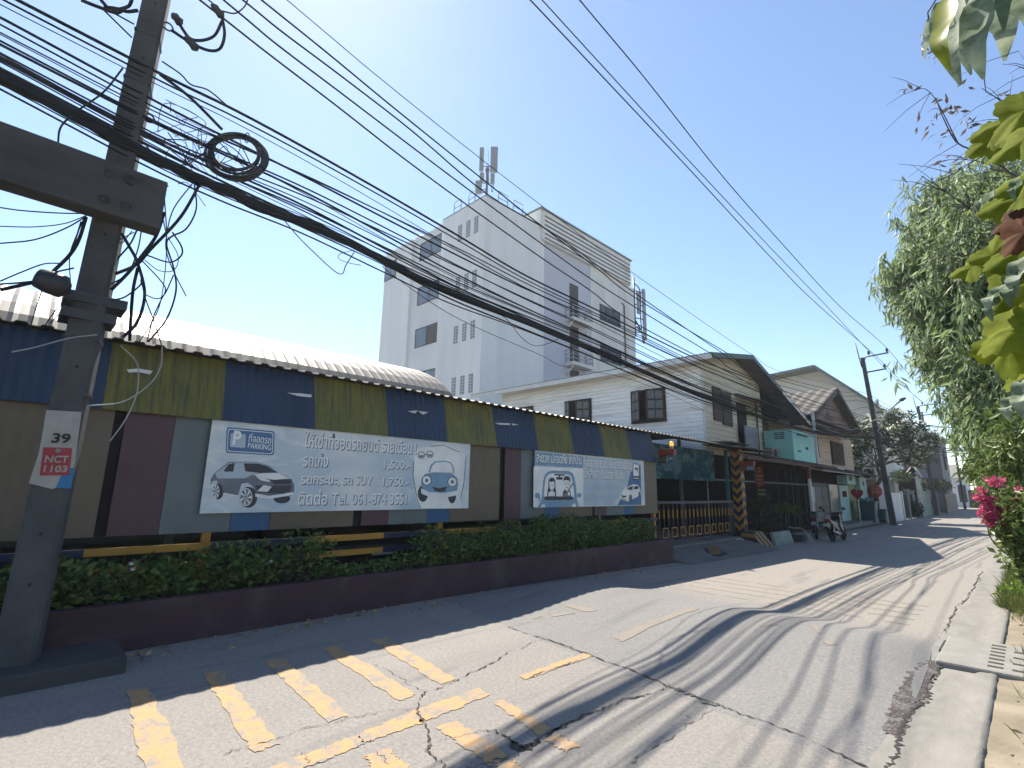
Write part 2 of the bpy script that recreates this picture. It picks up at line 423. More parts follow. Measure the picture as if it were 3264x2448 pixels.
cr = [(.010, [(-200, 1130), (0, 1060), (180, 1015), (330, 955), (550, 915), (640, 880), (850, 840), (1060, 825)]),
      (.009, [(780, 540), (900, 590), (1040, 680), (1120, 720)]),
      (.022, [(1650, 460), (1550, 530), (1440, 580), (1320, 640), (1220, 690), (1110, 725), (1080, 770), (1065, 825), (1085, 875), (1110, 910), (1130, 970), (1145, 1040), (1135, 1090), (1190, 1150), (1240, 1190), (1260, 1240)]),
      (.010, [(1650, 460), (1730, 440), (1800, 400), (1880, 380)]), (.008, [(790, 1110), (850, 1140), (880, 1190)]), (.008, [(320, 1105), (350, 1140), (385, 1175)]),
      (.03, [(1510, 960), (1620, 990), (1690, 1040), (1740, 1080), (1800, 1060), (1900, 1000), (2000, 930), (2120, 880), (2212, 845)]),
      (.016, [(1740, 1090), (1690, 1130), (1560, 1160), (1430, 1200), (1380, 1250)]), (.008, [(1510, 960), (1410, 985), (1300, 1010), (1200, 1030)]),
      (.020, [(1740, 640), (1850, 600), (2000, 545), (2110, 515)])]
for w_, pts in cr: crack(mb, [ZM(*p) for p in pts], w_)
for w_, pts in ((.034, [(0, 510), (150, 555), (300, 610), (450, 670), (600, 720), (770, 800), (850, 830), (1000, 890), (1090, 920), (1220, 970), (1400, 1030), (1600, 1110), (1800, 1210), (1960, 1287)]),
                (.03, [(0, 1130), (100, 1080), (220, 1020), (300, 980), (400, 945), (480, 910), (540, 885), (640, 865), (770, 820)]),
                (.008, [(750, 930), (850, 965), (930, 995)]), (.008, [(530, 755), (600, 735)])):
    crack(mb, [ZR(*p) for p in pts], w_)
crack(mb, [ZM(*p) for p in [(1640, 298), (1760, 340), (1900, 385), (2100, 455), (2212, 492)]], .022)
crack(mb, [ZR(*p) for p in [(540, 1290), (640, 1210), (800, 1110), (950, 1010), (1060, 940)]], .016, 1)
crack(mb, [ZR(*p) for p in [(780, 795), (850, 830), (950, 870), (1080, 925)]], .13, 1)
crack(mb, [ZR(*p) for p in [(1690, 480), (1850, 380), (2000, 290)]], .012)
crack(mb, [ZM(*p) for p in [(1660, 1030), (1740, 1075), (1850, 1030)]], .11)
for w_, pts in ((.04, [(1500, 170), (1450, 260), (1390, 370), (1310, 440), (1270, 520), (1215, 640)]), (.05, [(1215, 830), (1150, 960), (1080, 1040), (1080, 1150), (1020, 1180), (930, 1270), (860, 1430), (860, 1530), (790, 1659), (760, 1800)])):
    crack(mb, [Z4(*p) for p in pts], w_, n=12, jit=.02)
struct(mb.build('road_crack', [M_crack, M_joint]))
def agg_material():
    m, nt, p = newmat('exposed_aggregate'); v = coords(nt)
    vo = nt.nodes.new('ShaderNodeTexVoronoi'); vo.inputs['Scale'].default_value = 55; nt.links.new(v, vo.inputs['Vector'])
    c = mixc(nt, ramp(nt, vo.outputs['Distance'], .1, .6), (.26, .225, .225), (.06, .045, .05))
    nt.links.new(mixc(nt, ramp(nt, noise(nt, v, 6, 9, .75), .36, .50), (.26, .25, .24), c), p.inputs['Base Color']); p.inputs['Roughness'].default_value = .95
    bump(nt, p, vo.outputs['Distance'], .8, .01); return m
mb = MB()
for q in (((1195, 825), (1215, 840), (1090, 1040), (960, 900)), ((960, 920), (1090, 1040), (1030, 1180), (830, 1110)), ((830, 1110), (1030, 1180), (870, 1450), (740, 1380))):
    paint_quad(mb, *[Z4(*p) for p in q], nu=10, nv=14, jag=.03, lift=.0045)
struct(mb.build('broken_pavement', agg_material()))

# drain cover in the gutter
g = thing('drain_cover', 'concrete storm drain cover with slots set in the roadside gutter', 'drain', (-.5, 7.3, slope(7.3)))
zd = slope(7.3)
mb = MB(); mb.box((-.84, 6.72, zd - .05), (-.18, 8.0, zd + .07)); mb.build('slab', mat('cover_concrete', (.36, .35, .32), .9, .2, 3, .4, 60, dirt=(.22, .22, .19), dscale=3), g, .02)
for i in range(7):
    mb = MB(); mb.box((-.47, 6.85 + i * .16, zd + .0702), (-.36, 6.91 + i * .16, zd + .072)); mb.build('slot', M_crack, g)
    if i < 4: mb = MB(); mb.box((-.30, 6.85 + i * .26, zd + .0702), (-.21, 6.91 + i * .26, zd + .072)); mb.build('slot', M_crack, g)
mb = MB(); mb.box((-.86, 7.25, zd - .02), (-.835, 7.75, zd + .055)); mb.build('inlet', M_crack, g)
mb = MB(); mb.box((-.93, 6.66, zd - .05), (-.85, 7.9, zd + .03)); mb.build('kerb_edge', mat('grey_mortar', (.30, .30, .29), .9), g)

# dry leaf litter along the wall foot
c = np.stack([rng.uniform(-6.28, -5.9, 260), rng.uniform(-.5, 10, 260), np.zeros(260)], 1); c[:, 0] += .25 * np.maximum(0, rng.normal(size=260)) * .5
c[:, 2] = [slope(y) + .012 for y in c[:, 1]]
d = rng.normal(size=(260, 3)); d[:, 2] *= .12
v, f = leaves(260, c, .07, .035, d)
c2 = np.stack([rng.uniform(-.3, 1.5, 900), rng.uniform(2, 22, 900), np.zeros(900)], 1); c2[:, 2] = [slope(y) + .06 for y in c2[:, 1]]
d2 = rng.normal(size=(900, 3)); d2[:, 2] *= .15
v2, f2 = leaves(900, c2, .06, .022, d2)
o = leafmesh('leaf_litter', [(v, f, 0), (v2, f2, 0)], leafmat('dry_leaf', (.30, .21, .10), (.45, .36, .22), .1)); o['kind'] = 'stuff'

# ================================================================== FENCE, CARPORT, BANNERS
XF = -7.15
BLUE = mat('blue_sheet', (.018, .048, .112), .45, .2, 2, .05, 30, dirt=(.02, .045, .10), dscale=2.5, damt=.6)
def olive_material():
    m, nt, p = newmat('olive_sheet'); v = coords(nt, (1, 9, .7)); v2 = coords(nt)
    c = mixc(nt, ramp(nt, noise(nt, v2, 3, 5), .3, .7), (.16, .145, .010), (.24, .215, .016))
    nt.links.new(mixc(nt, ramp(nt, noise(nt, v, 2.4, 6, .7), .45, .72), c, (.045, .045, .03)), p.inputs['Base Color']); p.inputs['Roughness'].default_value = .5
    return m
OLIVE = olive_material()
PUR = mat('maroon_panel', (.10, .042, .066), .5, .15, 2, .05); GRY = mat('grey_panel', (.16, .20, .215), .5, .12, 2, .05)
BLU2 = mat('light_blue_panel', (.03, .13, .30), .5, .12, 2, .05); BRN = mat('brown_panel', (.165, .13, .092), .5, .12, 2, .05, dirt=(.125, .10, .072), dscale=1.5)
GAP = mat('shadow_gap', (.012, .010, .016), .8, .2, 2, 0); NAVY = mat('navy_paint', (.012, .02, .07), .5, .2, 3, .05)
YEL = mat('amber_paint', (.58, .29, .028), .5, .15, 3, .05, dirt=(.2, .1, .03), dscale=5, damt=.4)
STEEL = mat('grey_steel', (.25, .26, .27), .45, .15, 4, .05, metal=.4)

fence = thing('panel_fence', 'long roadside fence of brown, maroon, grey and blue metal panels over striped rails', 'fence', (XF, 6, 0))
seq = [(-3.38, -3.17, GAP), (-3.17, -2.18, BRN), (-2.18, -2.08, GAP), (-2.08, -1.6, PUR), (-1.6, -.85, GRY), (-.85, -.38, BLU2), (-.38, .82, BRN)]
y = .82
ends = [.92, 1.40, 2.15, 2.63, 3.83, 3.96, 4.43, 5.17, 5.64, 6.83, 6.96, 7.42, 8.13, 8.61, 9.82, 9.90, 10.39, 11.14, 11.64, 12.80]
for i, e in enumerate(ends): seq.append((y, e, [GAP, PUR, GRY, BLU2, BRN][i % 5])); y = e
for i, (a, b_, mt) in enumerate(seq):
    if mt is GAP: continue
    mb = MB(); n = max(2, int((b_ - a) / .06)); V = []
    for k in range(n + 1):
        yy = a + .003 + (b_ - a - .006) * k / n; dx = .0015 * ((k % 2) * 2 - 1)
        V += [(XF + dx, yy, 1.0), (XF + dx, yy, 2.44), (XF - .02, yy, 1.0), (XF - .02, yy, 2.44)]
    F = []
    for k in range(n): q = 4 * k; F += [(q, q + 4, q + 5, q + 1), (q + 6, q + 2, q + 3, q + 7), (q, q + 2, q + 6, q + 4), (q + 1, q + 5, q + 7, q + 3)]
    F += [(0, 1, 3, 2), (4 * n, 4 * n + 2, 4 * n + 3, 4 * n + 1)]
    mb.add(V, F); mb.build('panel', mt, fence)
mb = MB()
for a, b_, mt in seq:
    if mt is GAP:
        mb = MB(); mb.box((XF - .09, a - .03, 1.0), (XF - .06, b_ + .03, 2.44)); mb.build('gap_shade_strip', GAP, fence)
for y_ in (-1.7, 1.92, 5.5, 9.1, 12.72):
    mb = MB(); mb.box((XF - .14, y_ - .045, .1), (XF - .05, y_ + .045, 2.40)); mb.build('post', YEL, fence)
for k, (z0, z1) in enumerate(((.80, .88), (.59, .67))):
    for i in range(13):
        a = -2.84 + 1.2 * i
        mb = MB(); mb.box((XF - .045, a + .001, z0), (XF + .015, a + 1.199, z1)); mb.build('rail', YEL if i % 2 else NAVY, fence)

port = thing('carport', 'low carport with corrugated roof and blue and olive valance sheets above the fence', 'carport', (-10, 6, .1))
for i in range(-3, 11):
    a = .69 + 1.1965 * (i - 1); b_ = a + 1.1965
    if i == 10: b_ = 12.73
    mb = MB(); n = 24; V = []
    for k in range(n + 1):
        yy = a + (b_ - a) * k / n; dx = .008 * ((k % 2) * 2 - 1)
        for t in range(2):
            V += [(XF + .09 - .005 * (t == 1) + dx - .0 , yy, 2.37 - .0), (XF - .10 + dx, yy, 3.17)] if t == 0 else []
    F = [(2 * k, 2 * k + 2, 2 * k + 3, 2 * k + 1) for k in range(n)]
    mb.add(V, F); o = mb.build('valance_sheet', OLIVE if i % 2 else BLUE, port)
    s_ = o.modifiers.new('thickness', 'SOLIDIFY'); s_.thickness = .004
ROOF = mat('pale_metal_roof', (.19, .178, .15), .5, .1, 1.5, .05, dirt=(.19, .18, .15), dscale=.8, damt=.5)
def barrel_material():
    m, nt, p = newmat('ribbed_roof'); v = coords(nt); s = nt.nodes.new('ShaderNodeSeparateXYZ'); nt.links.new(v, s.inputs[0])
    f = nt.nodes.new('ShaderNodeMath'); f.operation = 'MULTIPLY'; f.inputs[1].default_value = 1 / .2; nt.links.new(s.outputs[1], f.inputs[0])
    g = nt.nodes.new('ShaderNodeMath'); g.operation = 'FRACT'; nt.links.new(f.outputs[0], g.inputs[0])
    c = mixc(nt, ramp(nt, noise(nt, v, 1.2, 6), .3, .7), (.125, .115, .093), (.155, .143, .118)); c = mixc(nt, ramp(nt, g.outputs[0], .14, .24, (1, 1, 1), (0, 0, 0)), c, (.075, .07, .06))
    nt.links.new(c, p.inputs['Base Color']); p.inputs['Roughness'].default_value = .5; return m
def corr(mb, A, B, y0, y1, pitch=.2, amp=.032, thick=.004, mi=0):
    """corrugated sheet between line A (x,z) and line B (x,z), ribs run from A to B, repeated along Y"""
    per = [(0, 0), (.3, 0), (.42, 1), (.78, 1), (.9, 0)]
    pts = []; k = 0
    while y0 + k * pitch < y1:
        for u, h in per:
            yy = y0 + (k + u) * pitch
            if yy <= y1: pts.append((yy, h * amp))
        k += 1
    V = []
    for yy, h in pts:
        for (x, z) in (A, B): V.append((x, yy, z + h))
    F = [(2 * i, 2 * i + 1, 2 * i + 3, 2 * i + 2) for i in range(len(pts) - 1)]
    mb.add(V, F, mi)
mb = MB(); corr(mb, (XF + .06, 3.165), (-9.05, 3.50), -3.2, 18.12, .2, .026)
o = mb.build('roof_sheet', ROOF, port); s_ = o.modifiers.new('thickness', 'SOLIDIFY'); s_.thickness = .008; s_.offset = -1
mb = MB(); mb.box((-16.2, 7.25, 3.55), (-9.0, 18.1, 3.62)); mb.build('unseen_shade_roof', mat('shade_roof_grey', (.3, .3, .29)), port)  # unseen flat roof, added to keep sunlight out of the carport interior
for y_ in (1.92, 5.5, 9.1, 12.72, 18.0):
    mb = MB(); mb.box((-9.1, y_ - .05, .1), (-9.0, y_ + .05, 3.6)); mb.build('column', STEEL, port)
mb = MB(); mb.box((-16.3, -8, .0), (-16.1, 18.2, 3.7)); mb.build('rear_wall', mat('dim_wall', (.16, .16, .16)), port)
mb = MB(); mb.box((-16.3, -8, -.3), (-7.1, 18.3, .1)); struct(mb.build('carport_floor', mat('yard_concrete', (.22, .21, .20), .9, .2, 1.5, .2)))

GAPLIGHT = mat('gap_light_white', (.95, .95, .9), .8, .05, 4, 0)  # white strips on the valance: sunlit roof glimpsed through gaps, painted as colour
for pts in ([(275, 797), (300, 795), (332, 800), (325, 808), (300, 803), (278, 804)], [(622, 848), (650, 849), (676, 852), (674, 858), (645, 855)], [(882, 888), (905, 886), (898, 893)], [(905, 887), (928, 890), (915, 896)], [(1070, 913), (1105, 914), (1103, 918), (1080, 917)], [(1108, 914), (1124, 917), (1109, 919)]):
    mb = MB(); P = [onX(ZT(*p), XF + .03) for p in pts]; mb.poly([(XF + .115 - .19 * (q.z - 2.37) / .8, q.y, q.z) for q in P]); mb.build('gap_light_patch', GAPLIGHT, port)
# arched warehouse roof behind
hall = thing('arched_hall', 'hall with a long pale ribbed barrel roof behind the carport', 'building', (-14, 0, .1))
mb = MB(); NA = 26; Yb = list(np.arange(-22, 7.25, .05)); V = []
for yy_i, yy in enumerate(Yb):
    rib = .010 if yy_i % 4 == 0 else 0.0
    for i in range(NA + 1):
        t = math.pi * i / NA
        V.append((-14 + (5.0 + rib) * math.cos(t), yy, 3.12 + (1.82 + rib) * math.sin(t)))
F = [(j * (NA + 1) + i, j * (NA + 1) + i + 1, (j + 1) * (NA + 1) + i + 1, (j + 1) * (NA + 1) + i) for j in range(len(Yb) - 1) for i in range(NA)]
mb.add(V, F, 0, False); o = mb.build('barrel_roof', barrel_material(), hall); s_ = o.modifiers.new('thickness', 'SOLIDIFY'); s_.thickness = .03
mb = MB(); mb.poly([(-14 + 4.97 * math.cos(math.pi * i / NA), 7.12, 3.12 + 1.79 * math.sin(math.pi * i / NA)) for i in range(NA + 1)]); mb.build('gable_wall', mat('offwhite_wall', (.6, .6, .58)), hall)
mb = MB()
mb.box((-9.25, -22, 3.0), (-9.0, .62, 3.30), 0); mb.build('eave_wall', mat('grey_fascia', (.30, .31, .32)), hall)
mb = MB(); mb.box((-8.99, -22, 3.16), (-8.94, .62, 3.20)); mb.build('light_strip', mat('white_flashing', (.8, .8, .78)), hall)

# banners -----------------------------------------------------------
def banner_mat(name):
    m, nt, p = newmat(name); v = coords(nt, (1, 1, 3)); v2 = coords(nt)
    c = mixc(nt, ramp(nt, noise(nt, v2, .9, 3, .5, .6), .38, .66), (1.02, 1.04, 1.02), (.62, .76, .88))
    c = mixc(nt, ramp(nt, noise(nt, v, 2.2, 6, .6, 1.0), .5, .75), c, (1.1, 1.1, 1.06))
    nt.links.new(c, p.inputs['Base Color']); p.inputs['Roughness'].default_value = .6; return m
BAN = banner_mat('faded_banner'); PW = mat('print_white', (1.4, 1.4, 1.34), .6, .06, 3, 0); PD = mat('print_dark', (.06, .065, .085), .6, .1, 3, 0); PB = mat('print_blue', (.10, .24, .45), .6, .12, 4, 0)
PS = mat('print_sky_blue', (.28, .46, .64), .6, .12, 4, 0); PG = mat('print_grey', (.22, .25, .30), .6, .2, 4, 0); PSH = mat('print_shadow', (.10, .17, .28), .6, .1, 3, 0); PLT = mat('print_pale', (.62, .74, .84), .6, .1, 3, 0)
XB = XF + .062
# coordinates on the banner: pixel in the 950x600 crop of the photo -> point on the fence plane
Zb = ZF(600, 1250, .42948); Zb2 = ZF(1650, 1420, .20344)
def on_banner(pts, z, lift): return [tuple(onX(z(*p), XB + lift)) for p in pts]
_lv = [0]
def pr(mb, pts, z, mi=0, lvl=1): mb.poly(on_banner(pts, z, .0012 * lvl)[::-1], mi)
def tx(mb, body, x0, y0, x1, y1, z, mi=0, lvl=1, h=None, bold=.012, dx=0, dz=0):
    """text whose baseline runs from pixel (x0,y0) to (x1,y1)"""
    A = onX(z(x0, y0), XB); B = onX(z(x1, y1), XB); wd = B.y - A.y
    add_text(mb, body, lambda u, v: (XB + .0012 * lvl, A.y + u + dx, A.z + v + dz + (B.z - A.z) * u / wd), wd, h, mi, bold)

b1 = thing('banner', 'wide pale blue parking banner with a dark SUV picture and prices', 'banner', (XB, 3.9, 1.23), 'banners on the fence')
mb = MB(); mb.box((XF + .045, 1.78, 1.23), (XB, 6.01, 2.395)); mb.build('sheet', BAN, b1)
mb = MB()       # parking symbol
def rrect(x0, y0, x1, y1, x2, y2, x3, y3, r=.12):
    """rounded quad from 4 pixel corners"""
    c = [(x0, y0), (x1, y1), (x2, y2), (x3, y3)]; out = []
    for i in range(4):
        p = Vector(c[i]); a = Vector(c[i - 1]); b = Vector(c[(i + 1) % 4]); m_ = min((a - p).length, (b - p).length) * r
        pa = p + (a - p).normalized() * m_; pb = p + (b - p).normalized() * m_
        for t in (0, .25, .5, .75, 1): out.append(tuple(pa.lerp(p, t).lerp(p.lerp(pb, t), t)))
    return out
pr(mb, rrect(286, 258, 642, 290, 636, 470, 276, 450), Zb, 0, 1); pr(mb, rrect(296, 270, 632, 300, 626, 460, 287, 440), Zb, 1, 2); pr(mb, rrect(301, 276, 627, 305, 621, 455, 292, 434), Zb, 0, 3)
pr(mb, rrect(316, 304, 428, 312, 424, 414, 310, 406), Zb, 2, 4)
tx(mb, 'P', 326, 392, 385, 396, Zb, 1, 5, h=.185, bold=.03)
tx(mb, 'ที่จอดรถ', 446, 368, 612, 386, Zb, 1, 4, h=.115, bold=.004); tx(mb, 'PARKING', 440, 416, 612, 432, Zb, 1, 4, h=.072, bold=.006)
mb.build('parking_symbol', [PB, PW, PLT], b1)
for ln in range(6):       # prices and phone, one line of print each
    mb = MB()
    for dx, dz, mi, lv in ((.012, -.014, 0, 1), (0, 0, 1, 2)):
        k = dict(mi=mi, lvl=lv, dx=dx, dz=dz, bold=.016)
        args = [('ให้เช่าที่จอดรถยนต์ รายเดือน !', 860, 408, 1690, 462, .24), ('รถเก๋ง', 848, 552, 1035, 556, .21), ('1,500.-', 1452, 578, 1642, 582, .155), ('รถกระบะ, รถ SUV', 832, 696, 1362, 700, .165), ('1,750.-', 1440, 704, 1634, 706, .15), ('ติดต่อ Tel. 061-874 3551', 810, 838, 1620, 832, .21)][ln]
        tx(mb, *args[:5], Zb, h=args[5], **k)
    mb.build('lettering', [PSH, PW], b1)
mb = MB()       # the SUV picture, flat print
pr(mb, [(165, 690), (168, 640), (195, 600), (262, 548), (300, 518), (420, 515), (520, 520), (600, 545), (670, 598), (740, 625), (768, 650), (788, 690), (785, 745), (770, 770), (700, 775), (500, 770), (480, 700), (440, 672), (395, 680), (370, 768), (240, 742), (228, 690), (210, 655), (180, 662)], Zb, 0, 1)
pr(mb, [(200, 600), (262, 560), (305, 525), (420, 520), (520, 524), (595, 548), (650, 585), (560, 590), (480, 610), (420, 640), (300, 640), (215, 640)], Zb, 2, 2)
pr(mb, [(265, 580), (300, 535), (345, 525), (335, 590), (272, 590)], Zb, 1, 3); pr(mb, [(345, 590), (358, 525), (400, 525), (408, 592)], Zb, 2, 3); pr(mb, [(412, 528), (520, 530), (590, 550), (655, 592), (540, 600), (425, 588)], Zb, 1, 3)
pr(mb, [(480, 612), (560, 600), (670, 600), (760, 640), (640, 650), (560, 640)], Zb, 3, 3)
pr(mb, [(610, 650), (770, 648), (760, 680), (640, 686)], Zb, 1, 3); pr(mb, [(500, 622), (600, 652), (610, 668), (540, 655)], Zb, 3, 4)
pr(mb, [(500, 690), (620, 695), (770, 690), (755, 740), (630, 752), (510, 745)], Zb, 1, 3); pr(mb, [(510, 735), (560, 690), (620, 700), (590, 740)], Zb, 3, 4)
pr(mb, [(495, 752), (600, 770), (780, 742), (782, 762), (600, 792), (500, 776)], Zb, 3, 4); pr(mb, [(665, 742), (722, 738), (722, 752), (665, 757)], Zb, 1, 5)
pr(mb, [(235, 742), (370, 766), (372, 774), (238, 752)], Zb, 3, 3)
def ell(cx, cy, rx, ry, n=22): return [(cx + rx * math.cos(2 * math.pi * i / n), cy + ry * math.sin(2 * math.pi * i / n)) for i in range(n)]
for cx, cy, rx, ry in ((205, 735, 32, 60), (428, 778, 58, 78)):
    pr(mb, ell(cx + 18, cy + 2, rx * 1.15, ry), Zb, 1, 3); pr(mb, ell(cx, cy, rx * .82, ry * .85), Zb, 3, 4); pr(mb, ell(cx, cy, rx * .74, ry * .77), Zb, 0, 5)
    for i in range(7):
        a = i * 2 * math.pi / 7
        pr(mb, [(cx + rx * .1 * math.cos(a + 1.5), cy + ry * .1 * math.sin(a + 1.5)), (cx + rx * .72 * math.cos(a - .16), cy + ry * .74 * math.sin(a - .16)), (cx + rx * .72 * math.cos(a + .16), cy + ry * .74 * math.sin(a + .16))], Zb, 3, 6)
pr(mb, ell(695, 790, 62, 36), Zb, 1, 0.6)
mb.build('car_picture', [PG, PD, PLT, PW], b1)
mb = MB()       # plain small car with a pair of glasses above it
pr(mb, [(1672, 510), (1690, 415), (1800, 405), (1890, 390), (2012, 445), (2064, 465), (2050, 640), (2020, 860), (1722, 862), (1690, 800), (1668, 620)], Zb, 1, .8)
for a, b_ in (((1800, 405), (1888, 392)), ((1888, 392), (2014, 446)), ((1675, 512), (1668, 620)), ((1668, 620), (1700, 800)), ((1700, 800), (1724, 862)), ((2062, 470), (2045, 680)), ((2045, 680), (2018, 800))):
    d = Vector((b_[0] - a[0], b_[1] - a[1])).normalized(); s = (-d.y * 2.2, d.x * 2.2)
    pr(mb, [(a[0] + s[0], a[1] + s[1]), (b_[0] + s[0], b_[1] + s[1]), (b_[0] - s[0], b_[1] - s[1]), (a[0] - s[0], a[1] - s[1])], Zb, 0, 2)
for cx, cy in ((1730, 467), (1794, 461)): pr(mb, ell(cx, cy, 26, 27), Zb, 0, 2); pr(mb, ell(cx, cy, 21, 22), Zb, 1, 3); pr(mb, [(cx - 19, cy + 2), (cx + 19, cy), (cx + 12, cy + 17), (cx - 12, cy + 17)], Zb, 3, 4)
pr(mb, [(1756, 460), (1768, 459), (1768, 464), (1756, 465)], Zb, 0, 2)
pr(mb, ell(1742, 752, 38, 62), Zb, 0, 2); pr(mb, ell(1958, 770, 30, 56), Zb, 0, 2)
pr(mb, [(1782, 596), (1800, 540), (1830, 514), (1900, 508), (1950, 520), (1972, 560), (1978, 600)], Zb, 2, 3); pr(mb, [(1794, 594), (1812, 545), (1836, 522), (1900, 516), (1944, 527), (1962, 562), (1966, 598)], Zb, 1, 4)
pr(mb, [(1728, 700), (1732, 640), (1760, 606), (1860, 592), (1960, 602), (1998, 640), (2004, 690), (1990, 750), (1880, 768), (1760, 752)], Zb, 2, 3)
for cx, cy in ((1770, 655), (1960, 666)): pr(mb, ell(cx, cy, 36, 38), Zb, 0, 4); pr(mb, ell(cx, cy, 31, 33), Zb, 1, 5); pr(mb, ell(cx, cy, 12, 14), Zb, 3, 6)
pr(mb, [(1810, 700), (1860, 714), (1922, 700), (1905, 735), (1868, 742), (1830, 732)], Zb, 0, 4)
pr(mb, [(1726, 715), (1790, 742), (1900, 748), (1996, 732), (1994, 766), (1900, 784), (1790, 778), (1730, 752)], Zb, 1, 5)
mb.build('car_picture', [PD, PW, PS, PG], b1)

b2 = thing('banner', 'shorter parking banner showing two people in a car and a white car', 'banner', (XB, 9.9, 1.22), 'banners on the fence')
mb = MB(); mb.box((XF + .045, 7.77, 1.215), (XB, 12.05, 2.385)); mb.build('sheet', BAN, b2)
mb = MB(); pr(mb, [(250, 330), (1025, 362), (1020, 950), (245, 965)], Zb2, 0, 1); pr(mb, [(272, 95), (1028, 175), (1025, 355), (270, 310)], Zb2, 1, 1.2)
pr(mb, [(1035, 180), (1930, 240), (1780, 500), (1500, 930), (1035, 945)], Zb2, 2, .8)
mb.build('backdrop', [PW, PS, PLT], b2)
for ln in range(5):
    mb = MB()
    for dx, dz, mi, lv in ((.010, -.012, 3, 2), (0, 0, 0, 3)):
        k = dict(mi=mi, lvl=lv, dx=dx, dz=dz, bold=.016)
        if ln == 0: tx(mb, 'สะดวก ปลอดภัย ใกล้บ้าน', 295, 262, 1005, 302, Zb2, h=.235, **k)
        if ln == 1: tx(mb, 'ที่จอดรถยนต์ ให้เช่ารายเดือน', 1045, 335, 1785, 385, Zb2, h=.26, **k)
        if ln == 2: tx(mb, 'มีหลังคา กันแดด กันฝน', 1045, 510, 1670, 540, Zb2, h=.25, **k)
    if ln == 3: tx(mb, 'พร้อมกล้องวงจรปิด', 1045, 690, 1580, 690, Zb2, 4, 2, h=.17, bold=.01)
    if ln == 4: tx(mb, 'ติดแกล้งจองรถ โทร 4', 1045, 860, 1590, 860, Zb2, 4, 2, h=.17, bold=.01)
    mb.build('lettering', [PW, PS, PLT, PSH, mat('print_ghost', (.55, .70, .86), .6, .1, 3, 0)], b2)
mb = MB()       # people in a car, flat print
pr(mb, [(375, 850), (400, 560), (425, 460), (480, 405), (560, 392), (800, 400), (860, 430), (890, 500), (915, 640), (930, 850), (965, 965), (310, 968)], Zb2, 1, 2)
pr(mb, [(408, 800), (425, 600), (445, 490), (490, 446), (560, 436), (790, 448), (835, 478), (860, 560), (880, 700), (888, 810)], Zb2, 0, 3)
pr(mb, ell(310, 785, 42, 42), Zb2, 1, 2); pr(mb, ell(965, 780, 36, 36), Zb2, 1, 2); pr(mb, [(330, 800), (352, 800), (360, 870), (335, 870)], Zb2, 1, 2)
pr(mb, rrect(575, 443, 738, 452, 738, 474, 575, 468, .4), Zb2, 2, 4); pr(mb, [(645, 470), (665, 470), (665, 500), (645, 500)], Zb2, 2, 4); pr(mb, rrect(606, 492, 704, 496, 704, 538, 606, 534, .3), Zb2, 2, 4)
pr(mb, [(462, 800), (470, 700), (482, 650), (480, 580), (490, 530), (530, 500), (572, 512), (590, 560), (592, 650), (600, 710), (602, 800)], Zb2, 2, 4)
pr(mb, [(498, 560), (535, 575), (560, 555), (580, 590), (578, 650), (560, 690), (535, 710), (508, 680), (494, 630)], Zb2, 0, 5); pr(mb, [(480, 795), (486, 735), (520, 712), (560, 712), (582, 740), (584, 795)], Zb2, 0, 5)
for x in (512, 556): pr(mb, ell(x, 620, 7, 9, 10), Zb2, 2, 6)
pr(mb, [(716, 560), (722, 505), (768, 474), (815, 492), (828, 545), (822, 580), (800, 545), (740, 540)], Zb2, 2, 5); pr(mb, [(722, 560), (745, 538), (800, 542), (822, 575), (816, 640), (790, 675), (760, 678), (735, 650)], Zb2, 0, 4)
for x in (748, 796): pr(mb, ell(x, 600, 6, 8, 10), Zb2, 2, 6)
pr(mb, [(752, 655), (790, 657), (785, 664), (757, 662)], Zb2, 2, 6)
pr(mb, [(700, 795), (715, 720), (745, 690), (775, 720), (805, 690), (832, 715), (838, 795)], Zb2, 3, 4); pr(mb, [(705, 745), (735, 690), (765, 715), (740, 760)], Zb2, 2, 5); pr(mb, [(868, 585), (878, 600), (800, 700), (790, 690)], Zb2, 2, 6); pr(mb, ell(805, 755, 20, 28), Zb2, 0, 6)
pr(mb, rrect(418, 800, 868, 796, 868, 852, 418, 855, .5), Zb2, 2, 6)
pr(mb, [(360, 965), (375, 925), (420, 918), (438, 965)], Zb2, 0, 4); pr(mb, [(850, 962), (865, 912), (905, 908), (918, 960)], Zb2, 0, 4)
mb.build('people_picture', [PW, PS, PD, PG], b2)
mb = MB()       # phone and white car
pr(mb, [(1770, 420), (1928, 300), (1940, 930), (1560, 935), (1700, 700)], Zb2, 1, 1)
pr(mb, rrect(1806, 280, 1908, 290, 1906, 545, 1806, 540), Zb2, 2, 2); pr(mb, rrect(1814, 292, 1900, 300, 1898, 480, 1814, 476), Zb2, 0, 3); pr(mb, [(1828, 352), (1888, 352), (1882, 385), (1840, 380)], Zb2, 2, 4); pr(mb, [(1816, 505), (1896, 510), (1896, 522), (1816, 518)], Zb2, 0, 3); pr(mb, [(1866, 385), (1874, 385), (1885, 425), (1870, 420)], Zb2, 2, 4)
pr(mb, [(1622, 770), (1640, 710), (1700, 680), (1760, 625), (1820, 608), (1880, 618), (1912, 660), (1926, 720), (1930, 790), (1880, 800), (1790, 850), (1740, 880), (1640, 850), (1622, 815)], Zb2, 0, 2)
pr(mb, [(1708, 685), (1765, 640), (1812, 638), (1795, 700)], Zb2, 2, 3); pr(mb, [(1820, 690), (1828, 640), (1870, 632), (1898, 655), (1890, 680)], Zb2, 2, 3)
pr(mb, [(1628, 765), (1660, 790), (1705, 780), (1695, 812), (1655, 820), (1630, 800)], Zb2, 2, 3); pr(mb, [(1630, 825), (1700, 845), (1720, 855), (1660, 848)], Zb2, 2, 3)
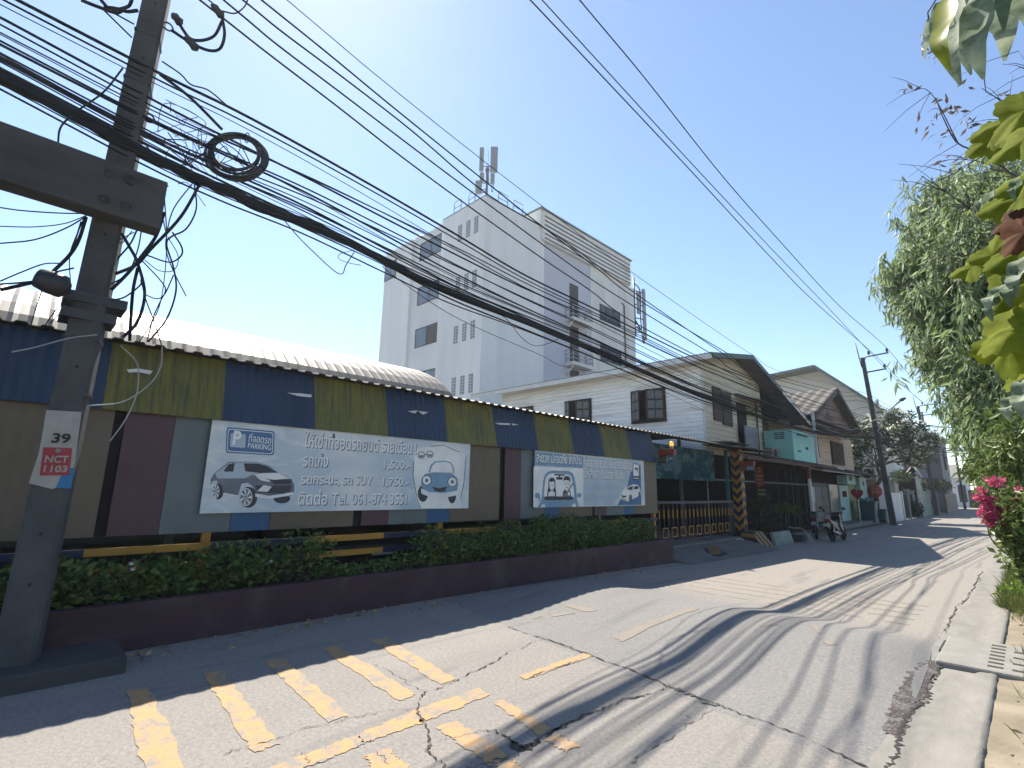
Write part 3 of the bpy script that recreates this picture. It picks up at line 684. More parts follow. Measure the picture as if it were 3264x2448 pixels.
pr(mb, ell(1768, 828, 26, 60), Zb2, 2, 3); pr(mb, ell(1764, 828, 16, 42), Zb2, 3, 4); pr(mb, ell(1908, 770, 16, 46), Zb2, 2, 3); pr(mb, ell(1906, 770, 9, 32), Zb2, 3, 4)
mb.build('car_picture', [PW, PB, PD, PG], b2)

# planter wall and hedge ----------------------------------------------
WALL = mat('plum_wall', (.068, .031, .046), .75, .2, 1.5, .15, 40, dirt=(.13, .105, .10), dscale=1.6, damt=.65)
pl = thing('planter', 'long low plum-coloured planter wall along the roadside in front of the fence', 'planter', (-6.4, 6, -.1))
mb = MB(); mb.box((-6.42, -1.0, -.35), (-6.29, 11.96, .435)); mb.build('front_wall', WALL, pl, .012)
mb = MB(); mb.box((-7.12, 11.83, -.35), (-6.423, 11.96, .43)); mb.box((-7.25, -1.0, -.3), (-7.12, 11.96, .42)); mb.build('rear_wall', WALL, pl)
mb = MB(); mb.box((-7.118, -1.0, -.3), (-6.424, 11.828, .36)); mb.build('soil', mat('dark_soil', (.05, .04, .03), .95, .4, 4, .8, 20), pl)
mb = MB(); mb.box((-6.70, -1.6, -.35), (-6.424, -1.0, .43)); mb.build('end_wall', WALL, pl)
LH = leafmat('hedge_leaf', (.05, .10, .028), (.22, .32, .09), .4); STEM = mat('twig_brown', (.09, .065, .045), .9, .3, 8, 0)
WHITEPET = mat('white_petal', (.8, .8, .78), .6, .05, 3, 0)
i = 0; Y = -.7
while Y < 11.7:
    dens = 0.5 if Y < 2.2 else (.45 if Y < 3.2 else (.16 if Y < 5.0 else (.6 if Y < 6 else 1.0)))
    hgt = .93 if Y < 2.2 else (.95 if Y < 3.2 else (.56 if Y < 5.0 else .98))
    lab = ('loose leafy shrub at the pole end of the planter' if Y < 2.2 else 'small shrub in the planter below the wide banner' if Y < 3.2 else
           'sparse low seedling where the hedge gap shows the rails' if Y < 5.0 else 'dense clipped shrub of the hedge below the shorter banner')
    t = thing('hedge_shrub', lab, 'shrub', (-6.75, Y, .36), 'shrubs in the roadside planter: ' + lab)
    n = int(720 * dens) + 60; lsz = random.uniform(.07, .10) if Y < 5 else random.uniform(.06, .085); hgt += random.uniform(-.10, .10)
    hz = (hgt - .36) / 2 + random.uniform(-.05, .05)
    p = np.concatenate([blob((-6.70 + random.uniform(-.04, .06), Y + random.uniform(-.1, .1), .38 + hz), (random.uniform(.30, .42), .40, hz), n, .1), np.stack([rng.uniform(-7.05, -6.4, n // 6), rng.uniform(Y - .3, Y + .3, n // 6), rng.uniform(.37, .5, n // 6)], 1)])
    d = rng.normal(size=(len(p), 3)); d[:, 2] = np.abs(d[:, 2]) * .6; d[:, 0] += .4
    leafmesh('foliage', [(*leaves(len(p), p, lsz, lsz * .52, d), 0)], LH, t)
    mb = MB()
    for k in range(5 if dens > .3 else 3):
        b0 = Vector((-6.75 + random.uniform(-.15, .15), Y + random.uniform(-.15, .15), .36)); e = b0 + Vector((random.uniform(-.2, .25), random.uniform(-.25, .25), hz * 1.9))
        mb.tube([b0, b0.lerp(e, .5) + Vector((.03, .02, 0)), e], [.010, .007, .003], 5)
    mb.build('stem', STEM, t)
    if random.random() < .22:
        mb = MB()
        for k in range(random.randint(1, 2)):
            c_ = Vector((-6.42 + random.uniform(-.02, .05), Y + random.uniform(-.25, .25), random.uniform(.6, hgt)))
            for a in range(5): mb.add([c_, c_ + Vector((.004, math.cos(a * 1.257) * .02 - .006, math.sin(a * 1.257) * .02)), c_ + Vector((.008, math.cos(a * 1.257 + .6) * .022, math.sin(a * 1.257 + .6) * .022))], [(0, 1, 2)])
        mb.build('flower', WHITEPET, t)
    Y += .42 if Y > 5 else .52
# dark car standing in the shade behind the rails
car = thing('parked_car', 'dark car parked in the shade behind the striped rails, its number plate just visible', 'car', (-9.4, 4.65, .1))
CARM = mat('dark_car_paint', (.02, .022, .028), .25, .1, 2, 0, spec=.6)
prof = [(-7.62, .30), (-7.60, .62), (-7.72, .82), (-8.5, .95), (-9.1, 1.38), (-10.6, 1.42), (-11.3, 1.02), (-11.75, .95), (-11.8, .35)]
mb = MB(); mb.prism([(x, z) for x, z in prof], 'y', 3.8, 5.5); mb.build('body', CARM, car, .05)
mb = MB(); mb.add([(-8.52, 3.95, .965), (-8.52, 5.35, .965), (-9.08, 5.25, 1.37), (-9.08, 4.05, 1.37)], [(0, 1, 2, 3)]); o = mb.build('windscreen', glassmat('dark_glass'), car); o.location.x = .02; o.location.z = .01
for x in (-8.35, -11.05):
    for y_ in (3.82, 5.48):
        mb = MB(); mb.lathe([(.0, -.1), (.31, -.1), (.31, .1), (.0, .1)], (x, y_, .41), (0, 1, 0), 20); mb.build('wheel', mat('tyre_rubber', (.015, .015, .015), .9), car)
mb = MB(); mb.box((-7.60, 4.45, .49), (-7.585, 4.83, .60)); mb.build('number_plate', mat('plate_white', (.6, .6, .58)), car)
# ================================================================== GATE, PILLAR, SIGNS
TEALP = mat('teal_steel', (.03, .16, .20), .5, .2, 4, .05)
PURG = mat('gate_purple', (.045, .035, .06), .5, .2, 4, .05)
gate = thing('sliding_gate', 'dark barred sliding gate with yellow bar bands across the car park entrance', 'gate', (-7.5, 15.9, .1))
mb = MB(); mb.box((-7.53, 13.2, 1.22), (-7.47, 18.75, 1.30)); mb.box((-7.53, 13.2, .12), (-7.47, 18.75, .18)); mb.box((-7.53, 13.2, .18), (-7.47, 13.26, 1.22)); mb.box((-7.53, 18.69, .18), (-7.47, 18.75, 1.22)); mb.build('frame', PURG, gate)
for i in range(20):
    y_ = 13.50 + .27 * i
    mb = MB(); mb.box((-7.512, y_ - .014, .18), (-7.488, y_ + .014, .80), 0); mb.box((-7.514, y_ - .017, .80), (-7.486, y_ + .017, 1.05), 1); mb.box((-7.512, y_ - .014, 1.05), (-7.488, y_ + .014, 1.22), 0)
    mb.build('bar', [PURG, YEL], gate)
for i in range(9):
    y_ = 13.62 + .54 * i
    mb = MB()
    for lo, hi in (((y_, .27), (y_ + .03, .55)), ((y_ + .29, .27), (y_ + .32, .55)), ((y_ + .03, .27), (y_ + .29, .30)), ((y_ + .03, .52), (y_ + .29, .55))): mb.box((-7.486, lo[0], lo[1]), (-7.470, hi[0], hi[1]))
    mb.build('ornament', YEL, gate)
# painted sheet hanging behind the gate
def mural_material():
    m, nt, p = newmat('mountain_mural'); v = coords(nt, (1, .9, 1.4)); v2 = coords(nt)
    n1 = noise(nt, v, 1.1, 8, .62, 1.2)
    c = mixc(nt, ramp(nt, n1, .46, .54), (.02, .075, .10), (.13, .24, .25)); c = mixc(nt, ramp(nt, noise(nt, v, 5, 8, .7, 1), .45, .7), c, (.025, .09, .115))
    nt.links.new(c, p.inputs['Base Color']); p.inputs['Roughness'].default_value = .9; p.inputs['Specular IOR Level'].default_value = .05; return m
A = onX(Z10(205, 545), -8.0)
mur = MB(); mur.box((-8.03, 12.9, A.z), (-8.0, 18.56, 3.05)); pass; o = tag(mur.build('painted_screen', mural_material()), 'dark blue-green screen painted with rocky hills hanging above the gate', 'screen')
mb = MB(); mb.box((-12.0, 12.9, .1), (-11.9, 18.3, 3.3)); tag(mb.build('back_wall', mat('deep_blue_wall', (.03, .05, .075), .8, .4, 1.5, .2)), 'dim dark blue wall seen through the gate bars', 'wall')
mb = MB(); mb.box((-7.76, 18.90, -.1), (-7.66, 19.0, 3.12)); mb.box((-7.79, 18.87, -.1), (-7.63, 19.03, .06)); tag(mb.build('steel_post', TEALP), 'slim teal steel post between the painted screen and the striped pillar', 'post')

pil = thing('striped_pillar', 'square gate pillar with yellow and navy chevrons', 'pillar', (-7.48, 19.3, -.1))
px0, px1, py0, py1 = -7.64, -7.30, 19.15, 19.50
mb = MB(); mb.box((px0, py0, -.3), (px1, py1, 3.02)); mb.build('shaft', NAVY, pil, .01)
for i in range(9):
    z0 = .22 + .325 * i; t_ = .155; dp = .17
    mb = MB(); cxm = (px0 + px1) / 2
    mb.add([(px0 + .02, py0 - .003, z0 + dp), (cxm, py0 - .003, z0), (px1, py0 - .003, z0 + dp), (px1, py0 - .003, z0 + dp + t_), (cxm, py0 - .003, z0 + t_), (px0 + .02, py0 - .003, z0 + dp + t_)], [(0, 1, 4, 5), (1, 2, 3, 4)])
    cym = (py0 + py1) / 2
    mb.add([(px1 + .003, py0, z0 + dp), (px1 + .003, cym, z0 + dp + .13), (px1 + .003, py1 - .02, z0 + dp), (px1 + .003, py1 - .02, z0 + dp + t_), (px1 + .003, cym, z0 + dp + .13 + t_), (px1 + .003, py0, z0 + dp + t_)], [(0, 1, 4, 5), (1, 2, 3, 4)])
    mb.build('chevron', YEL, pil)

RED = mat('sign_red', (.34, .045, .035), .45, .1, 4, .03); BRS = mat('sign_brown', (.035, .022, .02), .5, .1, 4, 0); SBL = mat('sign_blue', (.03, .19, .42), .5, .1, 4, 0); CREAM = mat('sign_cream', (.55, .5, .38), .5, .1, 4, 0); GOLD = mat('gold_letter', (.55, .36, .08), .5, .1, 4, 0)
def gate_sign(x0, x1, Y, z0, z1, thai, eng, label):
    t = thing('gate_sign', label, 'sign', (x0, Y, z0), 'box signs beside the gate')
    w_ = x1 - x0
    mb = MB(); mb.box((x0, Y - .05, z1 - .16), (x1 + .03, Y + .09, z1)); mb.build('hood', RED, t, .01)
    mb = MB(); mb.box((x0, Y - .03, z0), (x1, Y + .05, z1 - .162)); mb.build('board', BRS, t)
    sx = x0 + w_ * .62
    mb = MB(); mb.box((sx, Y - .034, z0 + .004), (x1 - .002, Y - .0305, z1 - .166), 0)
    mb.box((sx - .035, Y - .034, z0 + .004), (sx - .003, Y - .0305, z1 - .166), 1)
    hh = z1 - .162 - z0; cz = z0 + hh * .5; cw = (x1 - sx)
    P = [(sx + cw * .1, cz - hh * .08), (sx + cw * .15, cz + hh * .06), (sx + cw * .3, cz + hh * .1), (sx + cw * .4, cz + hh * .24), (sx + cw * .68, cz + hh * .24), (sx + cw * .8, cz + hh * .08), (sx + cw * .92, cz + hh * .04), (sx + cw * .92, cz - hh * .08)]
    mb.poly([(a, Y - .036, b) for a, b in P], 1)
    for f in (.28, .74): mb.disc((sx + cw * f, Y - .037, cz - hh * .1), (0, -1, 0), cw * .11, 12, 1)
    mb.build('car_symbol', [SBL, CREAM], t)
    mb = MB()
    add_text(mb, thai, lambda u, v: (x0 + .03 + u, Y - .036, z0 + hh * .58 + v), w_ * .48, hh * .24, 0, .02)
    add_text(mb, eng, lambda u, v: (x0 + .03 + u, Y - .036, z0 + hh * .2 + v), w_ * .48, hh * .22, 1, .02)
    mb.build('lettering', [GOLD, CREAM], t); return t
s1 = gate_sign(-7.12, -6.68, 12.95, 2.36, 2.72, 'ทางเข้า', 'ENTRANCE', 'small brown entrance sign with red hood and orange beacon at the fence end')
mb = MB(); mb.box((-6.98, 12.92, 2.722), (-6.72, 13.0, 2.74)); mb.lathe([(.055, 2.74), (.055, 2.80), (.05, 2.81)], (-6.74, 12.96, 0), n=12, mi=0); mb.build('beacon_base', CREAM, s1)
m_, nt_, p_ = newmat('beacon_amber'); nz = ramp(nt_, noise(nt_, coords(nt_), 8, 2), .3, .7, (.85, .22, .02), (1, .35, .05)); nt_.links.new(nz, p_.inputs['Base Color']); nt_.links.new(nz, p_.inputs['Emission Color']); p_.inputs['Emission Strength'].default_value = .9; p_.inputs['Roughness'].default_value = .25
mb = MB(); mb.lathe([(.05, 2.81), (.055, 2.86), (.045, 2.91), (.02, 2.935)], (-6.74, 12.96, 0), n=14); mb.build('beacon_lens', m_, s1)
gate_sign(-7.29, -6.80, 19.1, 2.36, 2.70, 'ทางออก', 'EXIT', 'small brown exit sign with red hood on the chevron pillar')

BANR = mat('poster_red', (.36, .04, .03), .6, .15, 5, .05)
t = thing('hanging_poster', 'red cloth poster with gold lettering hung beside the chevron pillar', 'poster', (-7.1, 20.5, 1.8))
mb = MB(); V = []
for j in range(9):
    for i in range(9):
        u, v = i / 8, j / 8; V.append((-7.29 + .34 * u + .01 * v, 20.5 + .025 * math.sin(u * 9 + v * 3), 2.58 - .76 * v + .02 * u))
mb.add(V, [(j * 9 + i, j * 9 + i + 1, (j + 1) * 9 + i + 1, (j + 1) * 9 + i) for j in range(8) for i in range(8)], 0, True); mb.build('cloth', BANR, t)
mb = MB()
for (z, x0, x1, h_, mi, n) in ((2.47, -7.2, -7.05, .07, 0, 2), (2.35, -7.22, -7.02, .07, 0, 3), (2.17, -7.27, -6.98, .08, 0, 8), (2.04, -7.27, -7.0, .05, 1, 9), (1.91, -7.2, -7.03, .05, 1, 5)):
    wd = (x1 - x0) / n
    for i in range(n):
        a = x0 + i * wd
        mb.box((a, 20.463, z), (a + wd * .25, 20.466, z + h_), mi); mb.box((a + wd * .25, 20.463, z + h_ * .75), (a + wd * .75, 20.466, z + h_), mi)
        if i % 2: mb.box((a + wd * .5, 20.463, z), (a + wd * .75, 20.466, z + h_ * .75), mi)
mb.build('lettering', [GOLD, CREAM], t)
t = thing('plate_sign', 'small yellow lettered board hung under the red poster', 'sign', (-7.1, 20.6, 1.5))
mb = MB(); mb.box((-7.27, 20.6, 1.47), (-6.96, 20.62, 1.76)); mb.build('board', mat('dark_green_board', (.03, .05, .03)), t)
mb = MB()
for (z, h_, n) in ((1.66, .06, 5), (1.5, .07, 7)):
    for i in range(n):
        a = -7.25 + .27 * i / n; mb.box((a, 20.596, z), (a + .012, 20.599, z + h_)); mb.box((a + .012, 20.596, z + random.choice((0, .04))), (a + .027, 20.599, z + .015 + random.choice((0, .04))))
mb.build('lettering', mat('yellow_letter', (.6, .6, .15)), t)

# driveway apron with painted diamond
M_apr = mat('apron_concrete', (.20, .195, .18), .9, .18, 1.3, .3, 60, dirt=(.13, .13, .125), dscale=1.8, damt=.6)
def apz(X, Y): return zroad(-5.85, Y) + .006 + (.10 - zroad(-5.85, Y)) * sstep(-5.9, -7.4, X) if False else zroad(-5.85, Y) + .006 + (.10 - zroad(-5.85, Y)) * min(1, max(0, (-5.9 - X) / 1.5))
mb = MB(); V = []
for j in range(13):
    for i in range(7):
        Y = 12.0 + 6.3 * j / 12; X = -5.85 - 1.65 * i / 6; V.append((X, Y, apz(X, Y)))
mb.add(V, [(j * 7 + i, j * 7 + i + 1, (j + 1) * 7 + i + 1, (j + 1) * 7 + i) for j in range(12) for i in range(6)]); V = [(X, 12.0, apz(X, 12.0) + t) for X in (-5.85, -7.5) for t in (0, -.4)]; mb.add(V, [(0, 2, 3, 1)]); V = [(X, 18.3, apz(X, 18.3) + t) for X in (-5.85, -7.5) for t in (0, -.4)]; mb.add(V, [(0, 2, 3, 1)]); struct(mb.build('driveway', M_apr))
mb = MB()
def apq(pts, mi, l):
    P = [onZ(Z10(*p), -.03) for p in pts]; mb.poly([(q.x, q.y, apz(q.x, q.y) + l) for q in P], mi)
apq([(840, 1545), (930, 1500), (1190, 1550), (1050, 1590), (960, 1585)], 1, .004); apq([(900, 1510), (1020, 1505), (1110, 1535), (1050, 1570), (920, 1578)], 0, .008)
struct(mb.build('painted_diamond', [mat('worn_amber', (.26, .14, .03), .8, .2, 5, .1, dirt=(.1, .09, .07), dscale=5), NAVY]))

def stripes_mat(name, axis=(0, 1, 1), k=2.6):
    m, nt, p = newmat(name); v = coords(nt)
    d = nt.nodes.new('ShaderNodeVectorMath'); d.operation = 'DOT_PRODUCT'; nt.links.new(v, d.inputs[0]); d.inputs[1].default_value = axis
    f = nt.nodes.new('ShaderNodeMath'); f.operation = 'MULTIPLY'; f.inputs[1].default_value = k; nt.links.new(d.outputs['Value'], f.inputs[0])
    g = nt.nodes.new('ShaderNodeMath'); g.operation = 'FRACT'; nt.links.new(f.outputs[0], g.inputs[0])
    h_ = nt.nodes.new('ShaderNodeMath'); h_.operation = 'GREATER_THAN'; h_.inputs[1].default_value = .5; nt.links.new(g.outputs[0], h_.inputs[0])
    c = mixc(nt, h_.outputs[0], (.02, .024, .05), (.52, .29, .06)); c = mixc(nt, ramp(nt, noise(nt, v, 9, 8, .7), .55, .72), c, (.08, .065, .06))
    nt.links.new(c, p.inputs['Base Color']); p.inputs['Roughness'].default_value = .8; return m
bar = thing('concrete_barrier', 'low sloping concrete block with black and yellow stripes at the driveway corner', 'barrier', (-6.8, 18.8, -.2))
zb = slope(18.5) - .1
mb = MB(); mb.add([(-7.3, 18.25, zb), (-6.35, 17.95, zb), (-6.38, 19.55, zb), (-7.3, 19.55, zb), (-7.25, 18.75, .24), (-6.78, 18.6, .26), (-6.80, 19.5, .27), (-7.25, 19.5, .24)],
              [(3, 2, 1, 0), (4, 5, 6, 7), (0, 1, 5, 4), (1, 2, 6, 5), (2, 3, 7, 6), (3, 0, 4, 7)]); mb.build('block', stripes_mat('hazard_stripes', (.35, 1, .55), 2.7), bar, .02)
mb = MB(); mb.tube([(-6.98, 17.55, .06), (-6.85, 17.75, .08), (-6.82, 17.78, -.08)], .02, 8); tag(mb.build('drain_pipe', mat('white_pvc', (.6, .6, .58))), 'short bent white pipe end beside the striped barrier', 'pipe')

PALE = mat('pale_green_plaster', (.33, .40, .36), .85, .2, 2.2, .2, 40, dirt=(.13, .17, .12), dscale=1.6, damt=.9)
pl2 = thing('low_planter', 'weathered pale green masonry planter next to the striped barrier', 'planter', (-6.8, 20.4, -.2))
mb = MB(); mb.add([(-6.36, 19.58, -.35), (-6.30, 21.3, -.35), (-6.46, 21.3, -.35), (-6.5, 19.58, -.35), (-6.50, 19.58, .22), (-6.44, 21.25, .22), (-6.56, 21.25, .22), (-6.62, 19.58, .22)], [(3, 2, 1, 0), (4, 5, 6, 7), (0, 1, 5, 4), (1, 2, 6, 5), (2, 3, 7, 6), (3, 0, 4, 7)]); mb.build('wall', PALE, pl2, .015)
mb = MB(); mb.box((-7.6, 19.6, -.3), (-6.6, 21.25, .12)); mb.build('soil', mat('dark_soil', (.05, .04, .03)), pl2)
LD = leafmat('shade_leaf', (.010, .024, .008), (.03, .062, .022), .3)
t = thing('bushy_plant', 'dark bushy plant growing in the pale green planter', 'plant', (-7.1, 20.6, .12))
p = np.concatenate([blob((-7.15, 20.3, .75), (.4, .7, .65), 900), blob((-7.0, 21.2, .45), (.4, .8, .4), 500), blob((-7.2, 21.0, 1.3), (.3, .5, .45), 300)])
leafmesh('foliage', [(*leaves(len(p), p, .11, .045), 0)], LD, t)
mb = MB()
for k in range(6): b0 = Vector((-7.1, 20.2 + .2 * k, .1)); mb.tube([b0, b0 + Vector((random.uniform(-.1, .1), random.uniform(-.2, .2), .9))], [.015, .006], 5)
mb.build('stem', STEM, t)
t = thing('papaya_plant', 'young broad-leaved plant with a bare stem in front of the shop window', 'plant', (-7.0, 22.7, -.1))
mb = MB(); mb.tube(catmull([(-7.0, 22.7, -.2), (-6.98, 22.72, .5), (-7.0, 22.75, 1.05)]), [.035] * 9 + [.03] * 8, 8); mb.build('stem', mat('green_stem', (.12, .14, .07)), t)
d = rng.normal(size=(46, 3)); d[:, 2] = rng.uniform(-.5, .5, 46); d /= np.linalg.norm(d, axis=1)[:, None]; c = np.array([[-7.0, 22.75, 1.08]]) + d * .12
leafmesh('foliage', [(*leaves(46, c, .42, .13, d, droop=.35, curve=.25), 0)], leafmat('papaya_leaf', (.05, .10, .02), (.14, .20, .05), .35), t)

# ================================================================== UTILITY POLES
CONC = mat('pole_concrete', (.09, .095, .102), .92, .3, 2.6, .5, 45, dirt=(.045, .045, .045), dscale=1.6, damt=.6)
BLK = mat('black_cable', (.030, .036, .045), .95, .2, 5, 0, spec=.12); DST = mat('dark_steel', (.07, .075, .08), .5, .2, 6, .1, metal=.5)
pole = thing('utility_pole', 'near concrete utility pole with a number card, wrapped in loose wires', 'utility pole', (-6.03, .33, .14))
M0 = Matrix.Translation((-6.03, .33, 0)) @ Matrix.Rotation(rad(-13), 4, 'Z')
mb = MB(); hw0, hw1, H_ = .135, .085, 12.0
def psec(z): return hw0 + (hw1 - hw0) * z / H_
ring = []
for z in (.0, 3, 6, 9, H_):
    h_ = psec(z); c_ = h_ * .22
    ring.append([M0 @ Vector((x, y + .0125 * z, z)) for x, y in ((h_, -h_ + c_), (h_, h_ - c_), (h_ - c_, h_), (-h_ + c_, h_), (-h_, h_ - c_), (-h_, -h_ + c_), (-h_ + c_, -h_), (h_ - c_, -h_))])
V = [v for r in ring for v in r]; mb.add(V, [(k * 8 + i, k * 8 + (i + 1) % 8, (k + 1) * 8 + (i + 1) % 8, (k + 1) * 8 + i) for k in range(4) for i in range(8)] + [tuple(range(8))[::-1], tuple(range(32, 40))])
mb.build('shaft', CONC, pole)
mb = MB(); mb.box((-5.89, -7.0, 4.02), (-5.66, .74, 4.53)); mb.build('crossbeam', mat('beam_concrete', (.085, .086, .09), .95, .35, 2.2, .5, 40, dirt=(.15, .115, .085), dscale=1.5, damt=.8, stretch=(1, .35, 1)), pole, .012)
mb = MB()
for z in (3.04, 3.20): mb.box((-6.2, .16, z), (-5.88, .56 + .06 * (z > 3.1), z + .09))
mb.build('bracket', DST, pole)
for z in (2.34, 2.86, 5.62, 6.2):
    mb = MB(); r_ = psec(z) + .004; P = [M0 @ Vector((x, y + .0125 * z, z)) for x, y in ((r_, -r_), (r_, r_), (-r_, r_), (-r_, -r_))]; mb.prism([(q.x, q.y) for q in P], 'z', z, z + .03); mb.build('strap', DST, pole)
mb = MB()
for z in (.75, 1.15, 2.6, 3.9, 5.9, 6.6): mb.disc(M0 @ Vector((psec(z) + .003, .0125 * z + .01, z)), M0.to_3x3() @ Vector((1, 0, 0)), .014, 10)
mb.build('bolt_hole', mat('hole_dark', (.01, .01, .01)), pole)
mb = MB()
for z in (6.95, 6.45, 5.3, 4.95): mb.torus((-5.95, .30 + .0125 * z + .16, z), (1, 0, 0), .045, .010, 14, 6)
mb.build('hook', DST, pole)
for dy in (-.07, .09):
    for z in (4.14, 4.40):
        mb = MB(); mb.lathe([(.0, 0), (.045, 0), (.045, .012), (.022, .012), (.022, .05), (0, .05)], (-5.66, .36 + dy, z), (1, 0, 0), 8); mb.build('bolt', DST, pole)
# card, number plates
PX = -6.03 + psec(1.8) + .006
def onp(x, y, l=0): q = onX((x, y), -5.872 + l); return q
k3 = .36889
def Zp(x, y): return (x * k3, 1100 + y * k3)
mb = MB(); mb.poly([onp(*Zp(*p), .004) for p in ((400, 560), (705, 578), (650, 1000), (610, 1180), (455, 1245), (250, 1195), (330, 950), (370, 750))], 0)
mb.poly([onp(*Zp(*p), .008) for p in ((375, 882), (625, 890), (598, 1125), (342, 1128))], 1)
mb.poly([onp(*Zp(*p), .006) for p in ((560, 1060), (640, 1060), (615, 1240), (480, 1232))], 2)
def ptext(body, x0, y0, x1, y1, mi, h):
    A = onp(*Zp(x0, y0), .012); B = onp(*Zp(x1, y1), .012); wd = B.y - A.y
    add_text(mb, body, lambda u, v: (A.x, A.y + u + v * .02, A.z + v + (B.z - A.z) * u / wd), wd, h, mi, .025)
ptext('39', 440, 845, 600, 850, 3, .085); ptext('NCT', 382, 1015, 585, 1018, 0, .062); ptext('1103', 372, 1098, 575, 1100, 0, .058)
mb.disc(onp(*Zp(502, 910), .010), (1, 0, 0), .018, 12, 4)
mb.build('number_card', [mat('white_card', (.42, .42, .40), .7, .12, 8, 0, dirt=(.3, .29, .26), dscale=6), mat('card_red', (.40, .045, .06), .7, .1, 8, 0), mat('card_blue', (.03, .2, .45), .7, .1, 8, 0), mat('stencil_black', (.02, .02, .022)), STEEL], pole)
mb = MB(); mb.box((-6.55, -3.0, -.1), (-5.62, 1.02, .135)); struct(mb.build('kerb_slab', mat('kerb_concrete', (.075, .075, .078), .9, .2, 2, .3, dirt=(.1, .1, .09), dscale=1.5), None, .015))

def far_pole(X, Y, label, zb, Ht=10.2, lean=(0, 0)):
    t = thing('utility_pole', label, 'utility pole', (X, Y, zb), 'utility poles along the lane')
    top = Vector((X + lean[0], Y + lean[1], zb + Ht)); b0 = Vector((X, Y, zb))
    def at(z): return b0.lerp(top, (z) / Ht)
    mb = MB(); V = []
    for z, h_ in ((-.3, .16), (Ht, .095)):
        c_ = at(z); V += [c_ + Vector(q) for q in ((h_, -h_, 0), (h_, h_, 0), (-h_, h_, 0), (-h_, -h_, 0))]
    mb.add(V, [(0, 1, 5, 4), (1, 2, 6, 5), (2, 3, 7, 6), (3, 0, 4, 7), (3, 2, 1, 0), (4, 5, 6, 7)]); mb.build('shaft', CONC, t)
    mb = MB(); a = at(Ht - .1); mb.tube([a + Vector((-.1, 0, -.5)), a + Vector((-.28, 0, 1.1))], .03, 6); mb.build('lightning_rod', DST, t)
    ins = []
    for z, L, xs_ in ((Ht + .02, .0, ()), (Ht - .02, 1.35, (.35, 1.28)), (Ht - .95, 1.1, (1.02,))):
        if L == 0: continue
        a = at(z); mb = MB()
        pts = [a + Vector((.05, 0, -.18 if L > 1.2 else 0)), a + Vector((.18, 0, .05)), a + Vector((L, 0, .12))]
        mb.tube(pts, .045, 6); mb.build('crossarm', DST, t)
        for xx in xs_:
            q = a + Vector((xx, 0, .1)); mb = MB()
            mb.lathe([(.02, 0), (.02, .1), (.075, .1), (.05, .16), (.08, .17), (.05, .23), (.075, .24), (.045, .31), (.03, .33)], q, n=10); mb.build('insulator', mat('porcelain_brown', (.06, .045, .05), .3), t)
            ins.append(q + Vector((0, 0, .33)))
    return t, at, ins
P1, at1, ins1 = far_pole(-6.0, 39.3, 'leaning utility pole with street lamp beside the white boundary wall', -.22, 10.2, (-.15, -2.2))
P2, at2, ins2 = far_pole(-6.15, 62.5, 'mid-distance utility pole rising behind the blossoming tree', -.22, 10.2, (-.1, -1.2))
P3, at3, ins3 = far_pole(-6.2, 95.0, 'small far utility pole against the pale sky at the end of the lane', -.22, 10.2, (-.1, -1))
# street lamp on the leaning pole
a = at1(6.1); tip = onY(ZD(1480, 832), a.y + .2); end = onY(ZD(1520, 815), a.y + .3)
lamp = thing('street_lamp', 'slim street lamp on a long arm fixed to the leaning pole', 'street lamp', tuple(a))
mb = MB(); mb.tube(catmull([a + Vector((.1, -.1, -.5)), a.lerp(tip, .4) + Vector((0, 0, -.05)), tip]), .045, 7); mb.build('arm', mat('lamp_arm_grey', (.4, .42, .42)), lamp)
mb = MB(); d = (end - tip) * 1.0; mb.tube([tip - d * .1, tip + d * .3, tip + d * 1.0], [.07, .12, .05], 8); mb.build('lamp_head', DST, lamp)

# ================================================================== OVERHEAD CABLES
def cable(pts, r, label, group=None, name='overhead_cable', n=6, seg=6, mt=None):
    mb = MB(); P = catmull(pts, seg); mb.tube(P, r if not callable(r) else [r(i / (len(P) - 1)) for i in range(len(P))], n)
    return tag(mb.build(name, mt or BLK), label, 'cable', group)
def trace(pts, X): return [onX(p, X) for p in pts]
XC = -5.9
T = {
 1: [ZA(380, 100), ZA(680, 335), ZA(1060, 625), ZA(1450, 930), ZA(1830, 1210), ZB(1170, 420), ZB(1440, 600), ZB(1700, 790), ZD(300, 650), ZD(700, 850)],
 2: [ZA(500, 90), ZA(710, 265), ZA(1100, 560), ZA(1600, 940), ZA(1960, 1210), ZB(1180, 345), ZB(1440, 530), ZB(1690, 690), ZD(150, 505), ZD(420, 665)],
 3: [ZA(530, 20), ZA(740, 190), ZA(1100, 460), ZA(1500, 770), ZA(1940, 1140), ZB(1260, 290), ZB(1680, 600), ZD(230, 500), ZD(470, 640)],
 4: [ZA(615, 0), ZA(1000, 310), ZA(1400, 640), ZA(1860, 1010), ZB(1106, 184), ZB(1480, 470), ZB(1700, 640), ZD(230, 480), ZD(500, 630)]}
PLAB = {1: 'lowest of the four power lines running from the near pole', 2: 'second lowest of the four power lines from the near pole', 3: 'third power line up from the near pole', 4: 'topmost thick power line from the near pole'}
for k, pts in T.items():
    P = trace(pts, XC); d = (P[0] - P[1]).normalized()
    att = at1(6.9 + .28 * (k - 1)) + Vector((.22, 0, 0))
    P = [P[0] + d * 6, P[0] + d * 1.5] + P + [P[-1].lerp(att, .55) + Vector((0, 0, -.12)), att, at2(6.9 + .28 * (k - 1)) + Vector((.2, 0, 0)), at3(6.9 + .28 * (k - 1)) + Vector((.2, 0, 0))]
    cable(P, .0115, PLAB[k])
